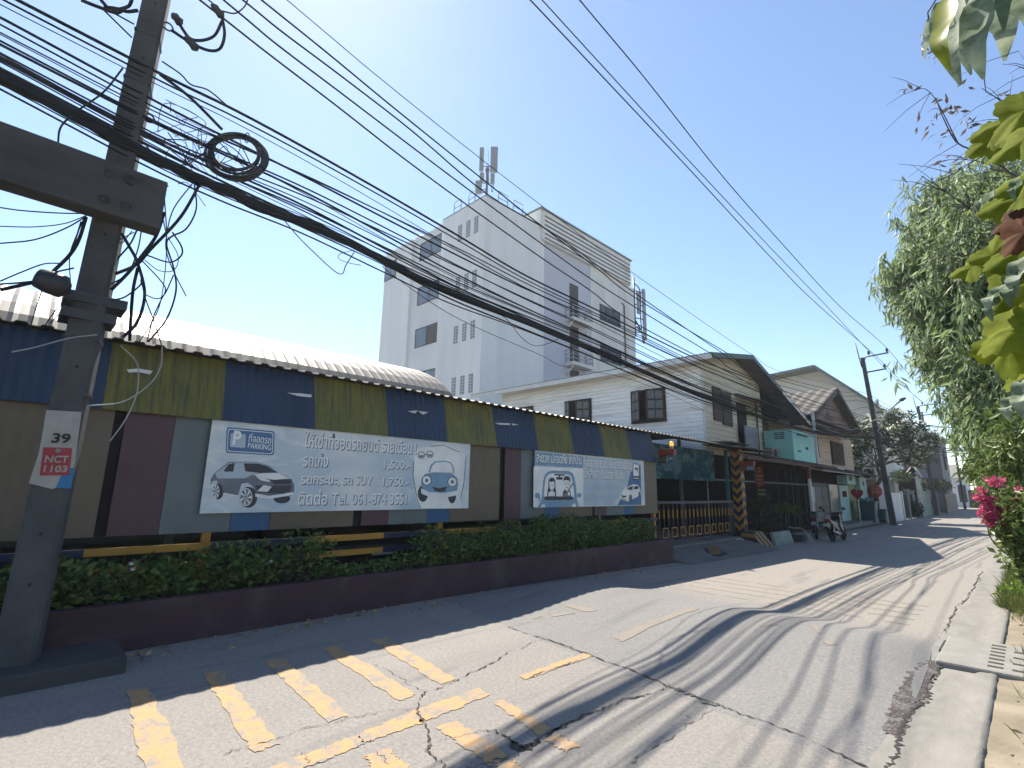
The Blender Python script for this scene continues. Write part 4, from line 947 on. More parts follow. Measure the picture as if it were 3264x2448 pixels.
P = trace([ZA(765, 0), ZA(1330, 475), ZA(1900, 930), ZB(1330, 235), ZB(1700, 505), ZB(2212, 860), ZD(440, 510), ZD(690, 645)], XC); d = (P[0] - P[1]).normalized()
cable([P[0] + d * 6] + P + [at1(8.0) + Vector((.2, 0, 0))], .006, 'thin wire strung highest above the power lines in front of the tower')
for k, (pts, X, tgt) in enumerate((([ZC(220, 70), ZC(540, 410), ZC(1000, 900), ZC(1500, 1440), ZC(1720, 1659)], None, 2), ([ZC(300, 90), ZC(620, 440), ZC(1050, 910), ZC(1500, 1390), ZC(1760, 1659)], None, 0), ([ZC(480, 70), ZC(780, 430), ZC(1200, 960), ZC(1500, 1300), ZC(1830, 1659)], None, 1))):
    e = ins1[tgt]; P = trace(pts, e.x); d = (P[0] - P[1]).normalized()
    lab = ['leftmost of three high wires crossing the open sky', 'middle of three high wires crossing the open sky', 'rightmost of three high wires crossing the open sky'][k]
    cable([P[0] + d * 14, P[0] + d * 4] + P + [e, ins2[tgt].lerp(e, .5) + Vector((0, 0, -.25)), ins2[tgt], ins3[tgt].lerp(ins2[tgt], .5) + Vector((0, 0, -.3)), ins3[tgt]], .013, lab)

B0 = trace([(475, 495), (611, 558), (731, 612), (852, 669), (1000, 721), (1173, 803), (1371, 904), (1697, 1034), (1946, 1137), (2131, 1218), (2336, 1298), (2584, 1375), (2697, 1390)], XC)
pc = at1(5.2) + Vector((.25, 0, 0))
B0 = [Vector((XC + .05, -9, 5.9)), Vector((XC + .05, -3, 5.36)), Vector((XC, -.55, 5.06)), Vector((XC, .15, 4.94))] + B0 + [pc]
bun = thing('cable_bundle', 'thick sagging bundle of black telecom cables from the near pole', 'cable', tuple(B0[3]))
Pb = catmull(B0, 10)
for k in range(12):
    a0 = k * 2.39; mb = MB(); off = []
    for i, q in enumerate(Pb):
        a = a0 + i * .03 + .5 * math.sin(i * .13 + k); rr = (.034 * (.55 + .45 * math.sin(i * .37 + 2 * k)) + .012) * .85 * (1.0 + .3 * (1 - sstep(.8, 3.5, q.y)) + .4 * (1 - sstep(-1, .5, q.y)))
        off.append(q + Vector((math.cos(a) * rr * .7, 0, math.sin(a) * rr)))
    mb.tube(off, .020 + .004 * (k % 3), 6); mb.build('strand', BLK, bun)
TOP = trace([ZA(20, 440), ZA(330, 590), ZA(750, 800), ZA(1680, 1310), ZB(1150, 540), ZB(1700, 800), ZB(2050, 985)], XC)
TOP = [Vector((XC, -9, 6.1)), Vector((XC, -3, 5.95)), Vector((XC, -.3, 5.84))] + TOP + [TOP[-1].lerp(at1(6.3), .5) + Vector((0, 0, -.1)), at1(6.3) + Vector((.25, 0, 0))]
def resample(P, ys_):
    P = catmull(P, 10); out = []
    for y_ in ys_:
        for a, b_ in zip(P, P[1:]):
            if a.y <= y_ <= b_.y: out.append(a.lerp(b_, (y_ - a.y) / max(1e-6, b_.y - a.y))); break
    return out
YS = [-8.5, -5, -2.5, -.8, .55, 1.3, 2.2, 3.3, 4.6, 6.2, 8.2, 10.5, 13.2, 16.5, 20, 24, 28.5, 33, 36.5]
up = resample(TOP, YS); lo = resample(B0, YS)
us = [0, .07, .20, .30, .36, .43, .52, .58, .62, .66, .70, .74, .78, .82, .85, .88, .90, .92, .95, .97, 1.06, 1.12]
for k, u in enumerate(us):
    ph = random.uniform(0, 6); dx = random.uniform(-.25, .18); sg = random.uniform(-.05, .07)
    pts = []
    for i, (a, b_) in enumerate(zip(up, lo)):
        uu = u + .07 * math.sin(i * .55 + ph) * (1 if .1 < u < 1 else .3)
        q = a.lerp(b_, uu); q.x += dx * min(1, max(0, (q.y - .5) / 4)) * (1 - q.y / 45); q.z -= sg * math.sin(math.pi * min(1, max(0, q.y / 36)))
        pts.append(q)
    r = .016 if u == 0 else [.007, .010, .005, .013, .009][k % 5]
    cable(pts, r, 'thick greenish cable uppermost of the sagging telecom cables' if u == 0 else ('slack thin telecom wire hanging just under the thick bundle' if u > 1 else 'thin black telecom cable strung between the thick bundle and the power lines'),
          None if u == 0 else ('slack wires under the bundle' if u > 1 else 'telecom cables above the bundle'))
# single sagging strands, traced
cable(trace([ZA(750, 1290), ZA(1100, 1450), ZA(1340, 1560), ZB(240, 480), ZB(550, 700), ZB(800, 830), ZB(1160, 985), ZB(1300, 1050), ZB(1700, 1130), ZB(2100, 1300), ZD(0, 880)], -5.95) , .005, 'single slack wire sagging well below the bundle across the tower')
cable(trace([ZA(745, 1290), ZA(830, 1390), ZA(920, 1480), ZA(1040, 1590), ZA(1090, 1608), ZA(1110, 1560), ZA(1160, 1480)], -5.92), .006, 'loose black wire hanging in a hook shape under the bundle', name='loose_wire')
cable(trace([ZA(1160, 1470), ZA(1080, 1490), ZA(1070, 1520), ZA(1130, 1545), ZA(1200, 1558)], -5.92), .004, 'small looped wire end under the bundle before the tower', name='loose_wire')
cable(trace([ZB(850, 690), ZB(960, 780), ZB(1030, 870), ZB(1110, 925), ZB(1200, 910), ZB(1260, 880)], -5.92), .006, 'drooping wire loop under the bundle in front of the tower', name='loose_wire')
# cross-street wires near the leaning pole
wl = mat('pale_cable', (.42, .43, .40), .6)
cable([onX(ZD(600, 965), -7.6), onX(ZD(740, 910), -7.2)], .008, 'short wire stay above the turquoise bay', name='loose_wire')
q0 = onX(ZD(860, 990), -7.5); cable([q0, q0.lerp(tip, .35) + Vector((0, 0, -.9)), q0.lerp(tip, .7) + Vector((0, 0, -.7)), tip + Vector((0, 0, -.1))], .022, 'pale sagging cable from the wooden house to the street lamp', mt=wl)
for i, (z0, z1, sag, r, lab) in enumerate(((6.1, 8.0, 1.1, .02, 'dark wire swooping up from the leaning pole to the eucalyptus'), (6.3, 5.6, .5, .02, 'dark wire crossing the lane nearly level beside the street lamp'), (6.9, 6.2, .2, .008, 'thin highest wire crossing the lane from the leaning pole'))):
    a = at1(z0) + Vector((.1, 0, .2)); b_ = Vector((6, 42 + 3 * i, z1)); cable([a, a.lerp(b_, .3) + Vector((0, 0, -sag)), a.lerp(b_, .65) + Vector((0, 0, -sag * .8)), b_], r, lab)
for i in range(3):
    a = at1(5.0 - .12 * i); b_ = Vector((5, 60, 5.4 - .15 * i)); cable([a, a.lerp(b_, .5) + Vector((0, 0, -.45)), b_], .025, 'black telecom cable crossing the lane behind the blossoming tree', 'cables crossing the lane')

for i in range(14):
    a = at1(random.uniform(4.6, 6.3)) + Vector((.15, 0, 0)); s_ = random.choice((-1, 1))
    pts = [a, a + Vector((random.uniform(-.2, .5), s_ * random.uniform(.2, .6), random.uniform(-.3, .1))), a + Vector((random.uniform(-.3, .5), s_ * random.uniform(.5, 1.3), random.uniform(-.5, .1))), a + Vector((random.uniform(-.2, .4), s_ * random.uniform(-.2, .6), random.uniform(-.6, .2)))]
    cable(pts, .014, 'black wire loop tangled round the leaning pole', 'wire loops on the leaning pole', 'loose_wire')
# coil of spare cable
co = thing('cable_coil', 'round coil of black cable tied to the wires near the pole', 'cable coil', tuple(onX((757, 498), -5.8)))
cc = onX((757, 496), -5.8); ax = Vector((.82, -.50, .12)).normalized()
for k in range(11):
    mb = MB(); mb.torus(cc + Vector((random.uniform(-.03, .03), random.uniform(-.03, .03), random.uniform(-.03, .03))), ax + Vector((random.uniform(-.06, .06), random.uniform(-.06, .06), random.uniform(-.06, .06))), .265 + random.uniform(-.045, .05), .012, 40, 6); mb.build('turn', mat('coil_grey', (.035, .04, .045), .5), co)
mb = MB()
for a in (.6, 2.2, 3.9, 5.1):
    u = ax.orthogonal().normalized(); v = ax.cross(u); mb.torus(cc + (u * math.cos(a) + v * math.sin(a)) * .275, (u * -math.sin(a) + v * math.cos(a)), .055, .006, 12, 5)
for k in range(3): mb.tube(catmull([cc + Vector((0, -.25, .1)), cc + Vector((.03, 0, .12 - .1 * k)), cc + Vector((0, .2, -.18)), cc + Vector((0, .05, -.2))], 8), .006, 5)
mb.build('tie', BLK, co)

# loose wires hanging round the near pole, traced on the plane of the road-side face
LW = [[(740, 490), (500, 485), (200, 465), (0, 438)], [(750, 505), (560, 575), (300, 605), (0, 600)], [(745, 515), (560, 620), (300, 715), (0, 748)],
      [(745, 520), (680, 720), (600, 850), (480, 970), (380, 1060), (220, 1100), (0, 1150)], [(520, 920), (380, 925), (200, 990), (0, 1075)], [(0, 1100), (200, 1085), (350, 1060), (470, 1000), (640, 960)],
      [(1730, 230), (1560, 520), (1300, 800), (1180, 930), (1000, 1010)], [(1670, 220), (1500, 450), (1440, 680), (1440, 830), (1510, 1010), (1610, 1205)], [(1680, 240), (1695, 450), (1610, 620), (1480, 690), (1440, 760), (1500, 960), (1520, 1160), (1440, 1400), (1280, 1600)],
      [(1420, 480), (1350, 680), (1230, 850), (1100, 1010), (960, 1150)], [(1050, 660), (1120, 780), (1190, 920), (1250, 1180), (1190, 1420), (1060, 1560)], [(1190, 960), (1150, 1150), (1130, 1400), (1120, 1590)],
      [(1210, 980), (1250, 1200), (1330, 1420), (1400, 1640)], [(1230, 900), (1380, 1060), (1430, 1150), (1380, 1260), (1320, 1400), (1270, 1600)], [(1270, 850), (1460, 910), (1560, 860), (1570, 780), (1490, 650)],
      [(1450, 690), (1540, 860), (1500, 980), (1370, 980), (1250, 890)], [(1440, 700), (1430, 950), (1390, 1240), (1320, 1420), (1180, 1630)], [(960, 1240), (1080, 1210), (1210, 1110), (1220, 1060)],
      [(1255, 1190), (1350, 1225), (1420, 1190), (1500, 1020)], [(1180, 640), (1120, 760), (1000, 900), (960, 990)], [(1140, 640), (1060, 740), (1030, 720), (1160, 650)], [(1220, 650), (1190, 800), (1110, 1000), (960, 1100)],
      [(1400, 490), (1440, 660), (1420, 300), (1450, 250), (1360, 210)], [(730, 520), (620, 780), (600, 900), (610, 1100)], [(700, 560), (640, 760), (620, 820)], [(370, 1130), (310, 1310), (270, 1450)], [(580, 1240), (470, 1340), (380, 1470)], [(600, 1260), (500, 1370), (430, 1440)]]
for i, pts in enumerate(LW):
    thick = i in (3, 6, 9, 10, 11)
    cable([onX(Z2(*p), -5.70 - .09 * (i % 4) + .02 * math.sin(j * 2.1 + i)) for j, p in enumerate(pts)], .015 if thick else random.choice((.0045, .006, .008)),
          'thick black cable drooping round the near pole' if thick else 'thin loose wire dangling in the tangle round the near pole', 'thick cables round the near pole' if thick else 'loose wires round the near pole', 'loose_wire', seg=7)
for i in range(15):     # knotted slack above the beam, right of the pole
    c_ = onX((random.uniform(430, 700), 0), -5.8); y0 = random.uniform(.62, 1.25); z0 = 5.62 - .35 * (y0 - .6) - random.uniform(.1, .75)
    pts = [Vector((-5.8 + random.uniform(-.12, .1), y0 + random.uniform(-.22, .25), z0 + random.uniform(-.22, .18))) for _ in range(5)]
    cable(pts, random.choice((.003, .004, .006)), 'short knotted wire in the tangle between the pole and the coil', 'knotted wires beside the near pole', 'loose_wire', seg=6, n=5)
JP = [[(1190, 90), (1100, 100), (1010, 75), (900, 60)], [(870, 0), (960, 80), (1100, 60), (1140, 0)], [(700, 0), (850, 60), (1010, 110), (1090, 60)], [(880, 70), (1140, 325)], [(960, 100), (1160, 210)], [(1060, 590), (900, 790), (680, 950)], [(620, 990), (520, 1110), (500, 1280)],
      [(1500, 120), (1620, 310), (1720, 350), (1850, 310), (1920, 180)], [(1480, 260), (1650, 370), (1800, 435), (1900, 420), (1940, 300), (1920, 150)], [(1920, 95), (2030, 115), (2110, 60), (2140, 0)], [(1880, 60), (1750, -40)], [(1400, 530), (1560, 640), (1650, 730), (1800, 780), (1960, 910)], [(1380, 640), (1640, 840), (1920, 1120)]]
for i, pts in enumerate(JP):
    cable([onX((p[0] * .36889, p[1] * .36889), -5.78) for p in pts], .016 if i in (0, 1, 2, 7, 8, 12) else .008, 'jumper cable looping beside the upper part of the near pole', 'jumper cables on the near pole', 'jumper_cable', seg=8)
for (x, y, L, lab) in ((1880, 95, .16, 'dark wrapped joint where the jumper loops meet'), (1655, 375, .16, 'spiky taped joint on the lower jumper loop'), (1530, 165, .12, 'taped joint on the jumper loop close to the pole')):
    q = onX((x * .36889, y * .36889), -5.78); mb = MB(); d = Vector((0, .8, -.55)) * L / 2
    mb.tube([q - d, q - d * .5, q, q + d * .6, q + d], [.02, .045, .038, .05, .018], 7); tag(mb.build('cable_joint', mat('tape_grey', (.05, .055, .06), .8, .3, 30, .6)), lab, 'cable joint')
for i, pts in enumerate(([(1040, 0), (1180, 150), (1195, 320), (1170, 460), (1080, 650), (950, 830)], [(1400, 0), (1390, 180), (1290, 340), (1060, 490), (760, 525)], [(840, -90), (600, -60), (300, 20), (100, 60)])):
    cable([onX((p[0] * .36889, 1100 + p[1] * .36889), -5.74) for p in pts], .006, 'pale looped wire hanging low before the near pole and fence', 'pale looped wires', 'loose_wire', mt=mat('pale_wire', (.40, .41, .42), .5), seg=8)
q = onX(Z2(450, 1090), -5.72); mb = MB(); mb.lathe([(.02, -.10), (.085, -.10), (.10, -.02), (.10, .08), (.05, .12)], q, axis=(.25, .9, -.25), n=14); tag(mb.build('splice_closure', mat('closure_grey', (.03, .033, .04), .5)), 'dark round splice canister on the cable left of the near pole', 'cable joint')
# ================================================================== WOODEN HOUSE WITH SHOP FRONT
def clap_material(name, col, dark, k=6.2, amt=.6):
    m, nt, p = newmat(name); v = coords(nt); vs = coords(nt, (.6, .6, 7))
    s = nt.nodes.new('ShaderNodeSeparateXYZ'); nt.links.new(v, s.inputs[0])
    f = nt.nodes.new('ShaderNodeMath'); f.operation = 'MULTIPLY'; f.inputs[1].default_value = k; nt.links.new(s.outputs[2], f.inputs[0])
    g = nt.nodes.new('ShaderNodeMath'); g.operation = 'FRACT'; nt.links.new(f.outputs[0], g.inputs[0])
    c = mixc(nt, ramp(nt, noise(nt, vs, 1.1, 7, .7, .4), .45, .75), col, dark)
    c = mixc(nt, ramp(nt, noise(nt, coords(nt, (1, 1, 3)), 7, 5, .7), .5, .8), c, tuple(x * .75 for x in col))
    e = ramp(nt, g.outputs[0], .03, .10, (1, 1, 1), (0, 0, 0)); mm = nt.nodes.new('ShaderNodeMath'); mm.operation = 'MULTIPLY'; mm.inputs[1].default_value = amt; nt.links.new(e, mm.inputs[0])
    nt.links.new(mixc(nt, mm.outputs[0], c, (.06, .055, .05)), p.inputs['Base Color']); p.inputs['Roughness'].default_value = .8
    bump(nt, p, g.outputs[0], .6, .02); return m
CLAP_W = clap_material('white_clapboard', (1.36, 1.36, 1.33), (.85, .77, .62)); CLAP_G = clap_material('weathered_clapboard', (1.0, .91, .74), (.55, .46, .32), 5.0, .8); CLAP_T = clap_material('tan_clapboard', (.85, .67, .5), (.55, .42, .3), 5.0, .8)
WOOD = mat('dark_red_wood', (.045, .020, .016), .6, .3, 6, .2, 30, stretch=(1, 1, .3)); WHT = mat('white_trim', (.95, .94, .9), .6, .1, 3, .05, dirt=(.6, .55, .45), dscale=2); GL = glassmat('dark_glass'); GREENR = mat('green_roofing', (.045, .10, .09), .6, .2, 2, .1); INK = mat('dark_interior', (.01, .01, .012), .9, .2, 2, 0)
AWN = mat('dark_awning', (.055, .05, .052), .7, .3, 2, .2, 20); CEIL = mat('soffit_grey', (.20, .20, .20), .8, .15, 2, .1)
hs = thing('wooden_house', 'two-storey weathered white clapboard house with green gable roof and ground-floor shops', 'house', (-13, 25, -.1))
YH, XH = 18.6, -8.3
apY, loY = 22.0, 29.6
def rz_(Y):   # roof underside height
    return 6.62 + (7.34 - 6.62) * (Y - 17.9) / (apY - 17.9) if Y < apY else 7.34 - (7.34 - 5.24) * (Y - apY) / (loY - apY)
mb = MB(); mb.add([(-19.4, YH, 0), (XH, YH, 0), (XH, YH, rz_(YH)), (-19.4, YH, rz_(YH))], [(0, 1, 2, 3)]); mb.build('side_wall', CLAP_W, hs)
mb = MB()
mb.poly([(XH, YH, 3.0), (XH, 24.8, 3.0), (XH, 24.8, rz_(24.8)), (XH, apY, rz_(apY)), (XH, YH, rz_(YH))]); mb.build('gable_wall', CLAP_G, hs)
mb = MB(); mb.poly([(-19.4, YH, 0), (-19.4, 29, 0), (-19.4, 29, rz_(29)), (-19.4, apY, rz_(apY)), (-19.4, YH, rz_(YH))]); mb.quad((-19.4, 29, 0), (XH, 29, 0), (XH, 29, rz_(29)), (-19.4, 29, rz_(29))); mb.build('rear_wall', CLAP_T, hs)
mb = MB(); mb.box((XH - .03, YH - .035, 3.0), (XH + .035, YH + .06, rz_(YH) - .02)); mb.build('corner_trim', WHT, hs)
# corrugated roof: ribs run down the slope
mb = MB(); V = []; n = int((21.2 - 7.5) / .09)
for i in range(n + 1):
    x = -21.2 + (13.7) * i / n; h_ = .028 * (i % 2)
    V += [(x, 17.85, rz_(17.85) + .02 + h_), (x, apY, rz_(apY) + .02 + h_), (x, loY, rz_(loY) + .02 + h_)]
mb.add(V, [(3 * i + j, 3 * i + 3 + j, 3 * i + 4 + j, 3 * i + 1 + j) for i in range(n) for j in (0, 1)]); o = mb.build('roof', GREENR, hs); s_ = o.modifiers.new('thickness', 'SOLIDIFY'); s_.thickness = .02
mb = MB()
mb.box((-21.2, 17.86, rz_(17.9) - .20), (-7.52, 17.90, rz_(17.9) + .0)); mb.build('fascia', WHT, hs)
for a, b_, mt in ((17.86, apY, GREENR), (apY, loY, GREENR)):
    mb = MB(); mb.add([(-7.50, a, rz_(a) - .17), (-7.50, b_, rz_(b_) - .17), (-7.50, b_, rz_(b_)), (-7.50, a, rz_(a)), (-7.54, a, rz_(a) - .17), (-7.54, b_, rz_(b_) - .17), (-7.54, b_, rz_(b_)), (-7.54, a, rz_(a))], [(0, 1, 2, 3), (7, 6, 5, 4), (0, 4, 5, 1), (3, 2, 6, 7), (0, 3, 7, 4), (1, 5, 6, 2)]); mb.build('bargeboard', mat('teal_bargeboard', (.09, .17, .18), .6), hs)
mb = MB(); a0 = 25.5; mb.add([(-7.485, a0, rz_(a0) - .22), (-7.485, loY - .1, rz_(loY - .1) - .22), (-7.485, loY - .1, rz_(loY) - .05), (-7.485, a0, rz_(a0) - .05)], [(0, 1, 2, 3)]); mb.build('bargeboard', WHT, hs)
mb = MB()
for a, b_ in ((17.9, apY), (apY, loY)): mb.quad((-7.54, a, rz_(a) - .03), (-7.54, b_, rz_(b_) - .03), (XH, b_, rz_(b_) - .03), (XH, a, rz_(a) - .03))
mb.quad((-19.4, 17.9, rz_(17.9) - .06), (XH, 17.9, rz_(17.9) - .06), (XH, YH, rz_(YH) - .06), (-19.4, YH, rz_(YH) - .06)); mb.build('soffit', CEIL, hs)

def window(parent, o, u, n, w_, h_, ajar=True, frame=WOOD, grid=(2, 3), open_a=.5):
    """o: lower-left corner, u: unit along wall, n: outward normal"""
    o = Vector(o); u = Vector(u); n = Vector(n); z = Vector((0, 0, 1))
    def bx(mb, a, b_, c_, d_, e, f, mi=0):   # box in wall coordinates: along, up, out
        P = [o + u * s + z * t + n * q for s, t, q in ((a, c_, e), (b_, c_, e), (b_, c_, f), (a, c_, f), (a, d_, e), (b_, d_, e), (b_, d_, f), (a, d_, f))]
        mb.add(P, [(0, 1, 2, 3), (7, 6, 5, 4), (0, 4, 5, 1), (1, 5, 6, 2), (2, 6, 7, 3), (3, 7, 4, 0)], mi)
    mb = MB(); bx(mb, 0, w_, 0, h_, -.10, .012); wn = mb.build('window', INK, parent)
    mb = MB(); t = .055
    bx(mb, -.05, w_ + .05, -.06, .0, .0, .06); bx(mb, -.05, w_ + .05, h_, h_ + .05, .0, .05); bx(mb, -.05, .0, 0, h_, .0, .045); bx(mb, w_, w_ + .05, 0, h_, .0, .045); bx(mb, w_ / 2 - .025, w_ / 2 + .025, 0, h_, .013, .04); mb.build('frame', frame, wn)
    for side in (0, 1):
        # casement leaf hinged at the outer jamb and swung outwards
        ang = open_a * random.uniform(.6, 1.3) if ajar else 0.04
        hinge = o + u * (0 if side == 0 else w_) + n * .05; du = (u if side == 0 else -u)
        d = du * math.cos(ang) + n * math.sin(ang); nn = n * math.cos(ang) - du * math.sin(ang); W2 = w_ / 2 - .03
        def leaf(mb, a, b_, c_, d_, e, f):
            P = [hinge + d * s + z * t_ + nn * q for s, t_, q in ((a, c_, e), (b_, c_, e), (b_, c_, f), (a, c_, f), (a, d_, e), (b_, d_, e), (b_, d_, f), (a, d_, f))]
            mb.add(P, [(0, 1, 2, 3), (7, 6, 5, 4), (0, 4, 5, 1), (1, 5, 6, 2), (2, 6, 7, 3), (3, 7, 4, 0)])
        mb = MB(); leaf(mb, 0, .07, .02, h_ - .02, 0, .035); leaf(mb, W2 - .07, W2, .02, h_ - .02, 0, .035)
        for r in range(grid[1] + 1):
            zz = .02 + (h_ - .11) * r / grid[1]; leaf(mb, .07, W2 - .07, zz, zz + .07, 0, .035)
        for c_ in range(1, grid[0]): s = W2 * c_ / grid[0]; leaf(mb, s - .02, s + .02, .09, h_ - .09, .005, .03)
        sh = mb.build('shutter', frame, wn)
        mb = MB(); leaf(mb, .07, W2 - .07, .09, h_ - .09, .012, .018); mb.build('pane', mat('patterned_glass', (.16, .17, .18), .3, .5, 14, .4, 40), sh)
    return wn
window(hs, (-11.38, YH - .012, 4.38), (1, 0, 0), (0, -1, 0), 1.50, 1.30); window(hs, (-15.0, YH - .012, 4.32), (1, 0, 0), (0, -1, 0), 1.45, 1.32); window(hs, (-18.6, YH - .012, 4.35), (1, 0, 0), (0, -1, 0), 1.45, 1.30)
for y0, w_ in ((19.45, 1.75),):
    mb = MB(); mb.box((XH, y0, 4.35), (XH + .05, y0 + .80, 5.70)); mb.box((XH, y0 + .82, 4.25), (XH + .07, y0 + w_, 5.62)); 
    for k in range(11): mb.box((XH + .05, y0 + .08, 4.42 + k * .11), (XH + .062, y0 + .72, 4.47 + k * .11)); mb.box((XH + .07, y0 + .9, 4.33 + k * .11), (XH + .082, y0 + w_ - .08, 4.38 + k * .11))
    mb.build('shutter', WOOD, hs)
mb = MB(); mb.box((XH, 21.85, 3.55), (XH + .03, 22.85, 5.35)); mb.build('doorway', INK, hs)
mb = MB(); mb.box((XH + .28, 21.75, 3.45), (XH + .32, 23.25, 4.35)); o = mb.build('balcony_panel', mat('zinc_sheet', (.22, .26, .31), .5, .15, 3, .1, 40, metal=.3), hs)
mb = MB(); mb.box((XH, 21.75, 3.40), (XH + .34, 23.25, 3.447)); mb.build('balcony_floor', AWN, hs)
mb = MB(); mb.add([(XH + .02, 21.7, 5.72), (XH + .02, 25.6, 5.72), (-7.35, 25.6, 5.36), (-7.35, 21.7, 5.36)], [(0, 1, 2, 3)]); o = mb.build('upper_awning', AWN, hs); s_ = o.modifiers.new('thickness', 'SOLIDIFY'); s_.thickness = .03
mb = MB(); 
for y_ in (22.9, 25.5): mb.tube([(XH, y_, 4.95), (-7.5, y_, 5.36)], .02, 5)
mb.tube([(XH + .06, 24.0, 3.2), (XH + .06, 24.0, 5.6)], .035, 6); mb.build('brace', DST, hs)
# recessed upper porch right of the gable wall
mb = MB(); mb.quad((-9.4, 24.8, 3.0), (-9.4, 29.0, 3.0), (-9.4, 29.0, 5.5), (-9.4, 24.8, 6.5)); mb.build('porch_wall', mat('dim_brown_wall', (.09, .07, .055), .8, .3, 2, .2), hs)
mb = MB(); mb.box((-9.38, 26.3, 4.3), (-9.34, 26.9, 5.3), 0); mb.box((-9.38, 27.6, 4.2), (-9.34, 28.1, 4.9), 1); mb.build('porch_goods', [mat('faded_green', (.2, .4, .33)), mat('faded_orange', (.35, .2, .1))], hs)
TURQ = mat('turquoise_paint', (.36, .80, .75), .7, .12, 1.6, .1, 40, dirt=(.30, .66, .70), dscale=1.2, damt=.6)
bay = MB(); bay.box((-8.2, 24.6, 3.03), (-7.0, 27.85, 4.38)); o = bay.build('bay_box', TURQ, hs)
mb = MB()
for i in range(2):
    for j in range(4): mb.box((-7.75 + i * .22, 24.585, 3.98 + j * .075 + (.02 if j > 1 else 0)), (-7.75 + i * .22 + .19, 24.601, 4.02 + j * .075 + (.02 if j > 1 else 0)))
for i in range(5): mb.box((-7.001, 25.2 + i * .33, 4.17), (-6.99, 25.45 + i * .33, 4.25))
mb.box((-7.001, 26.4, 3.6), (-6.99, 26.75, 3.72)); mb.box((-7.001, 25.2, 3.42), (-6.99, 25.6, 3.49)); mb.build('vents', INK, o)
tag_ac = thing('condenser_unit', 'grey outdoor cooling unit standing on the awning against the turquoise bay', 'air conditioner', (-7.6, 23.9, 3.1))
mb = MB(); mb.box((-7.85, 23.35, 3.02), (-7.5, 24.3, 3.5)); mb.build('casing', mat('grey_casing', (.23, .25, .26)), tag_ac, .015)
mb = MB(); mb.disc((-7.497, 23.75, 3.26), (1, 0, 0), .19, 20); mb.build('fan_grille', INK, tag_ac)
# ground floor
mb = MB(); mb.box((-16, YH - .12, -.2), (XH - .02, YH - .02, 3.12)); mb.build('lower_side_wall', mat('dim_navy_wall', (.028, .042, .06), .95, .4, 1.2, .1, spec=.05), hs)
mb = MB(); mb.box((XH - .15, YH, -.3), (XH - .02, 43.6, 3.0)); mb.build('shop_wall', mat('shop_brown', (.045, .033, .03), .95, .3, 1.2, .2, spec=0), hs)
SH = mat('shopfront_green', (.055, .085, .085), .6, .2, 3, .05); LT = mat('pale_green_frame', (.16, .24, .22), .6, .15, 3, .05)
mb = MB(); mb.box((XH - .018, 18.7, 2.02), (XH + .03, 31.0, 2.07)); mb.build('transom', LT, hs)
mb = MB(); mb.box((XH - .018, 18.72, .2), (XH - .005, 26.0, 2.0)); mb.box((XH - .018, 18.72, 2.12), (XH - .005, 26.0, 2.8)); mb.box((XH - .018, 26.6, 2.12), (XH - .005, 31.0, 2.7)); mb.box((XH - .018, 26.6, .0), (XH - .005, 31.0, 2.0)); mb.build('shop_glass', mat('shop_glass', (.016, .018, .02), .9, .5, .8, 0, spec=0), hs)
for y_ in (20.3, 22.0, 23.7, 27.4, 28.3, 29.3, 30.4):
    mb = MB(); mb.box((XH - .004, y_ - .02, 0), (XH + .02, y_ + .02, 2.0 if y_ < 26 else 2.7)); mb.build('mullion', SH, hs)
mb = MB(); mb.box((-6.95, 26.05, -.2), (-6.85, 26.17, 2.95)); mb.build('awning_post', WHT, hs); 
mb = MB(); mb.box((-6.96, 26.04, 2.25), (-6.84, 26.18, 2.85)); mb.build('post_sleeve', mat('rust_red', (.22, .06, .03)), hs)
mb = MB(); mb.box((XH - .01, 31.0, .05), (XH + .01, 34.8, 2.2)); mb.build('door_frame', SH, hs)
mb = MB(); mb.box((XH + .011, 31.15, .1), (XH + .02, 31.9, 1.95)); mb.build('doorway', INK, hs)
mb = MB()
for y_ in (32.1, 33.5): mb.box((XH + .011, y_, .1), (XH + .03, y_ + 1.25, 1.95))
for y_ in (33.6, 33.6):
    for k in range(4): mb.box((XH + .031, y_ + .15, .5 + k * .3), (XH + .035, y_ + 1.0, .55 + k * .3))
mb.build('door', mat('door_bluegrey', (.10, .14, .16), .5), hs)
mb = MB(); mb.box((XH - .01, 35.0, .6), (XH + .02, 37.3, 2.15)); mb.build('window', mat('blue_grey_glass', (.12, .17, .19), .25), hs)
mb = MB(); mb.box((XH + .021, 34.9, .5), (XH + .05, 35.05, 2.2)); mb.box((XH + .021, 37.2, .5), (XH + .05, 37.4, 2.2)); mb.box((XH + .021, 35.05, .52), (XH + .05, 37.2, .62)); mb.build('window_frame', LT, hs)
TQ2 = mat('pale_turquoise', (.55, .85, .82), .7, .12, 2, .1, dirt=(.25, .4, .4), dscale=2)
for lo, hi in (((XH - .01, 37.4, -.25), (XH + .03, 39.7, 2.15)), ((XH - .01, 41.9, -.25), (XH + .3, 43.9, 2.75)), ((XH + .05, 37.0, 2.2), (XH + .6, 39.2, 2.75))):
    mb = MB(); mb.box(lo, hi); mb.build('painted_wall', TQ2, hs)
mb = MB(); mb.box((XH + .601, 37.6, 2.42), (XH + .605, 38.2, 2.68)); mb.box((XH + .301, 42.8, 2.2), (XH + .305, 43.3, 2.5)); mb.build('wall_mark', mat('mark_dark', (.03, .04, .05)), hs)
mb = MB(); n = 24; V = []
for i in range(n + 1):
    y_ = 39.7 + 2.2 * i / n; V += [(XH + .02 + .02 * (i % 2), y_, -.2), (XH + .02 + .02 * (i % 2), y_, 2.7)]
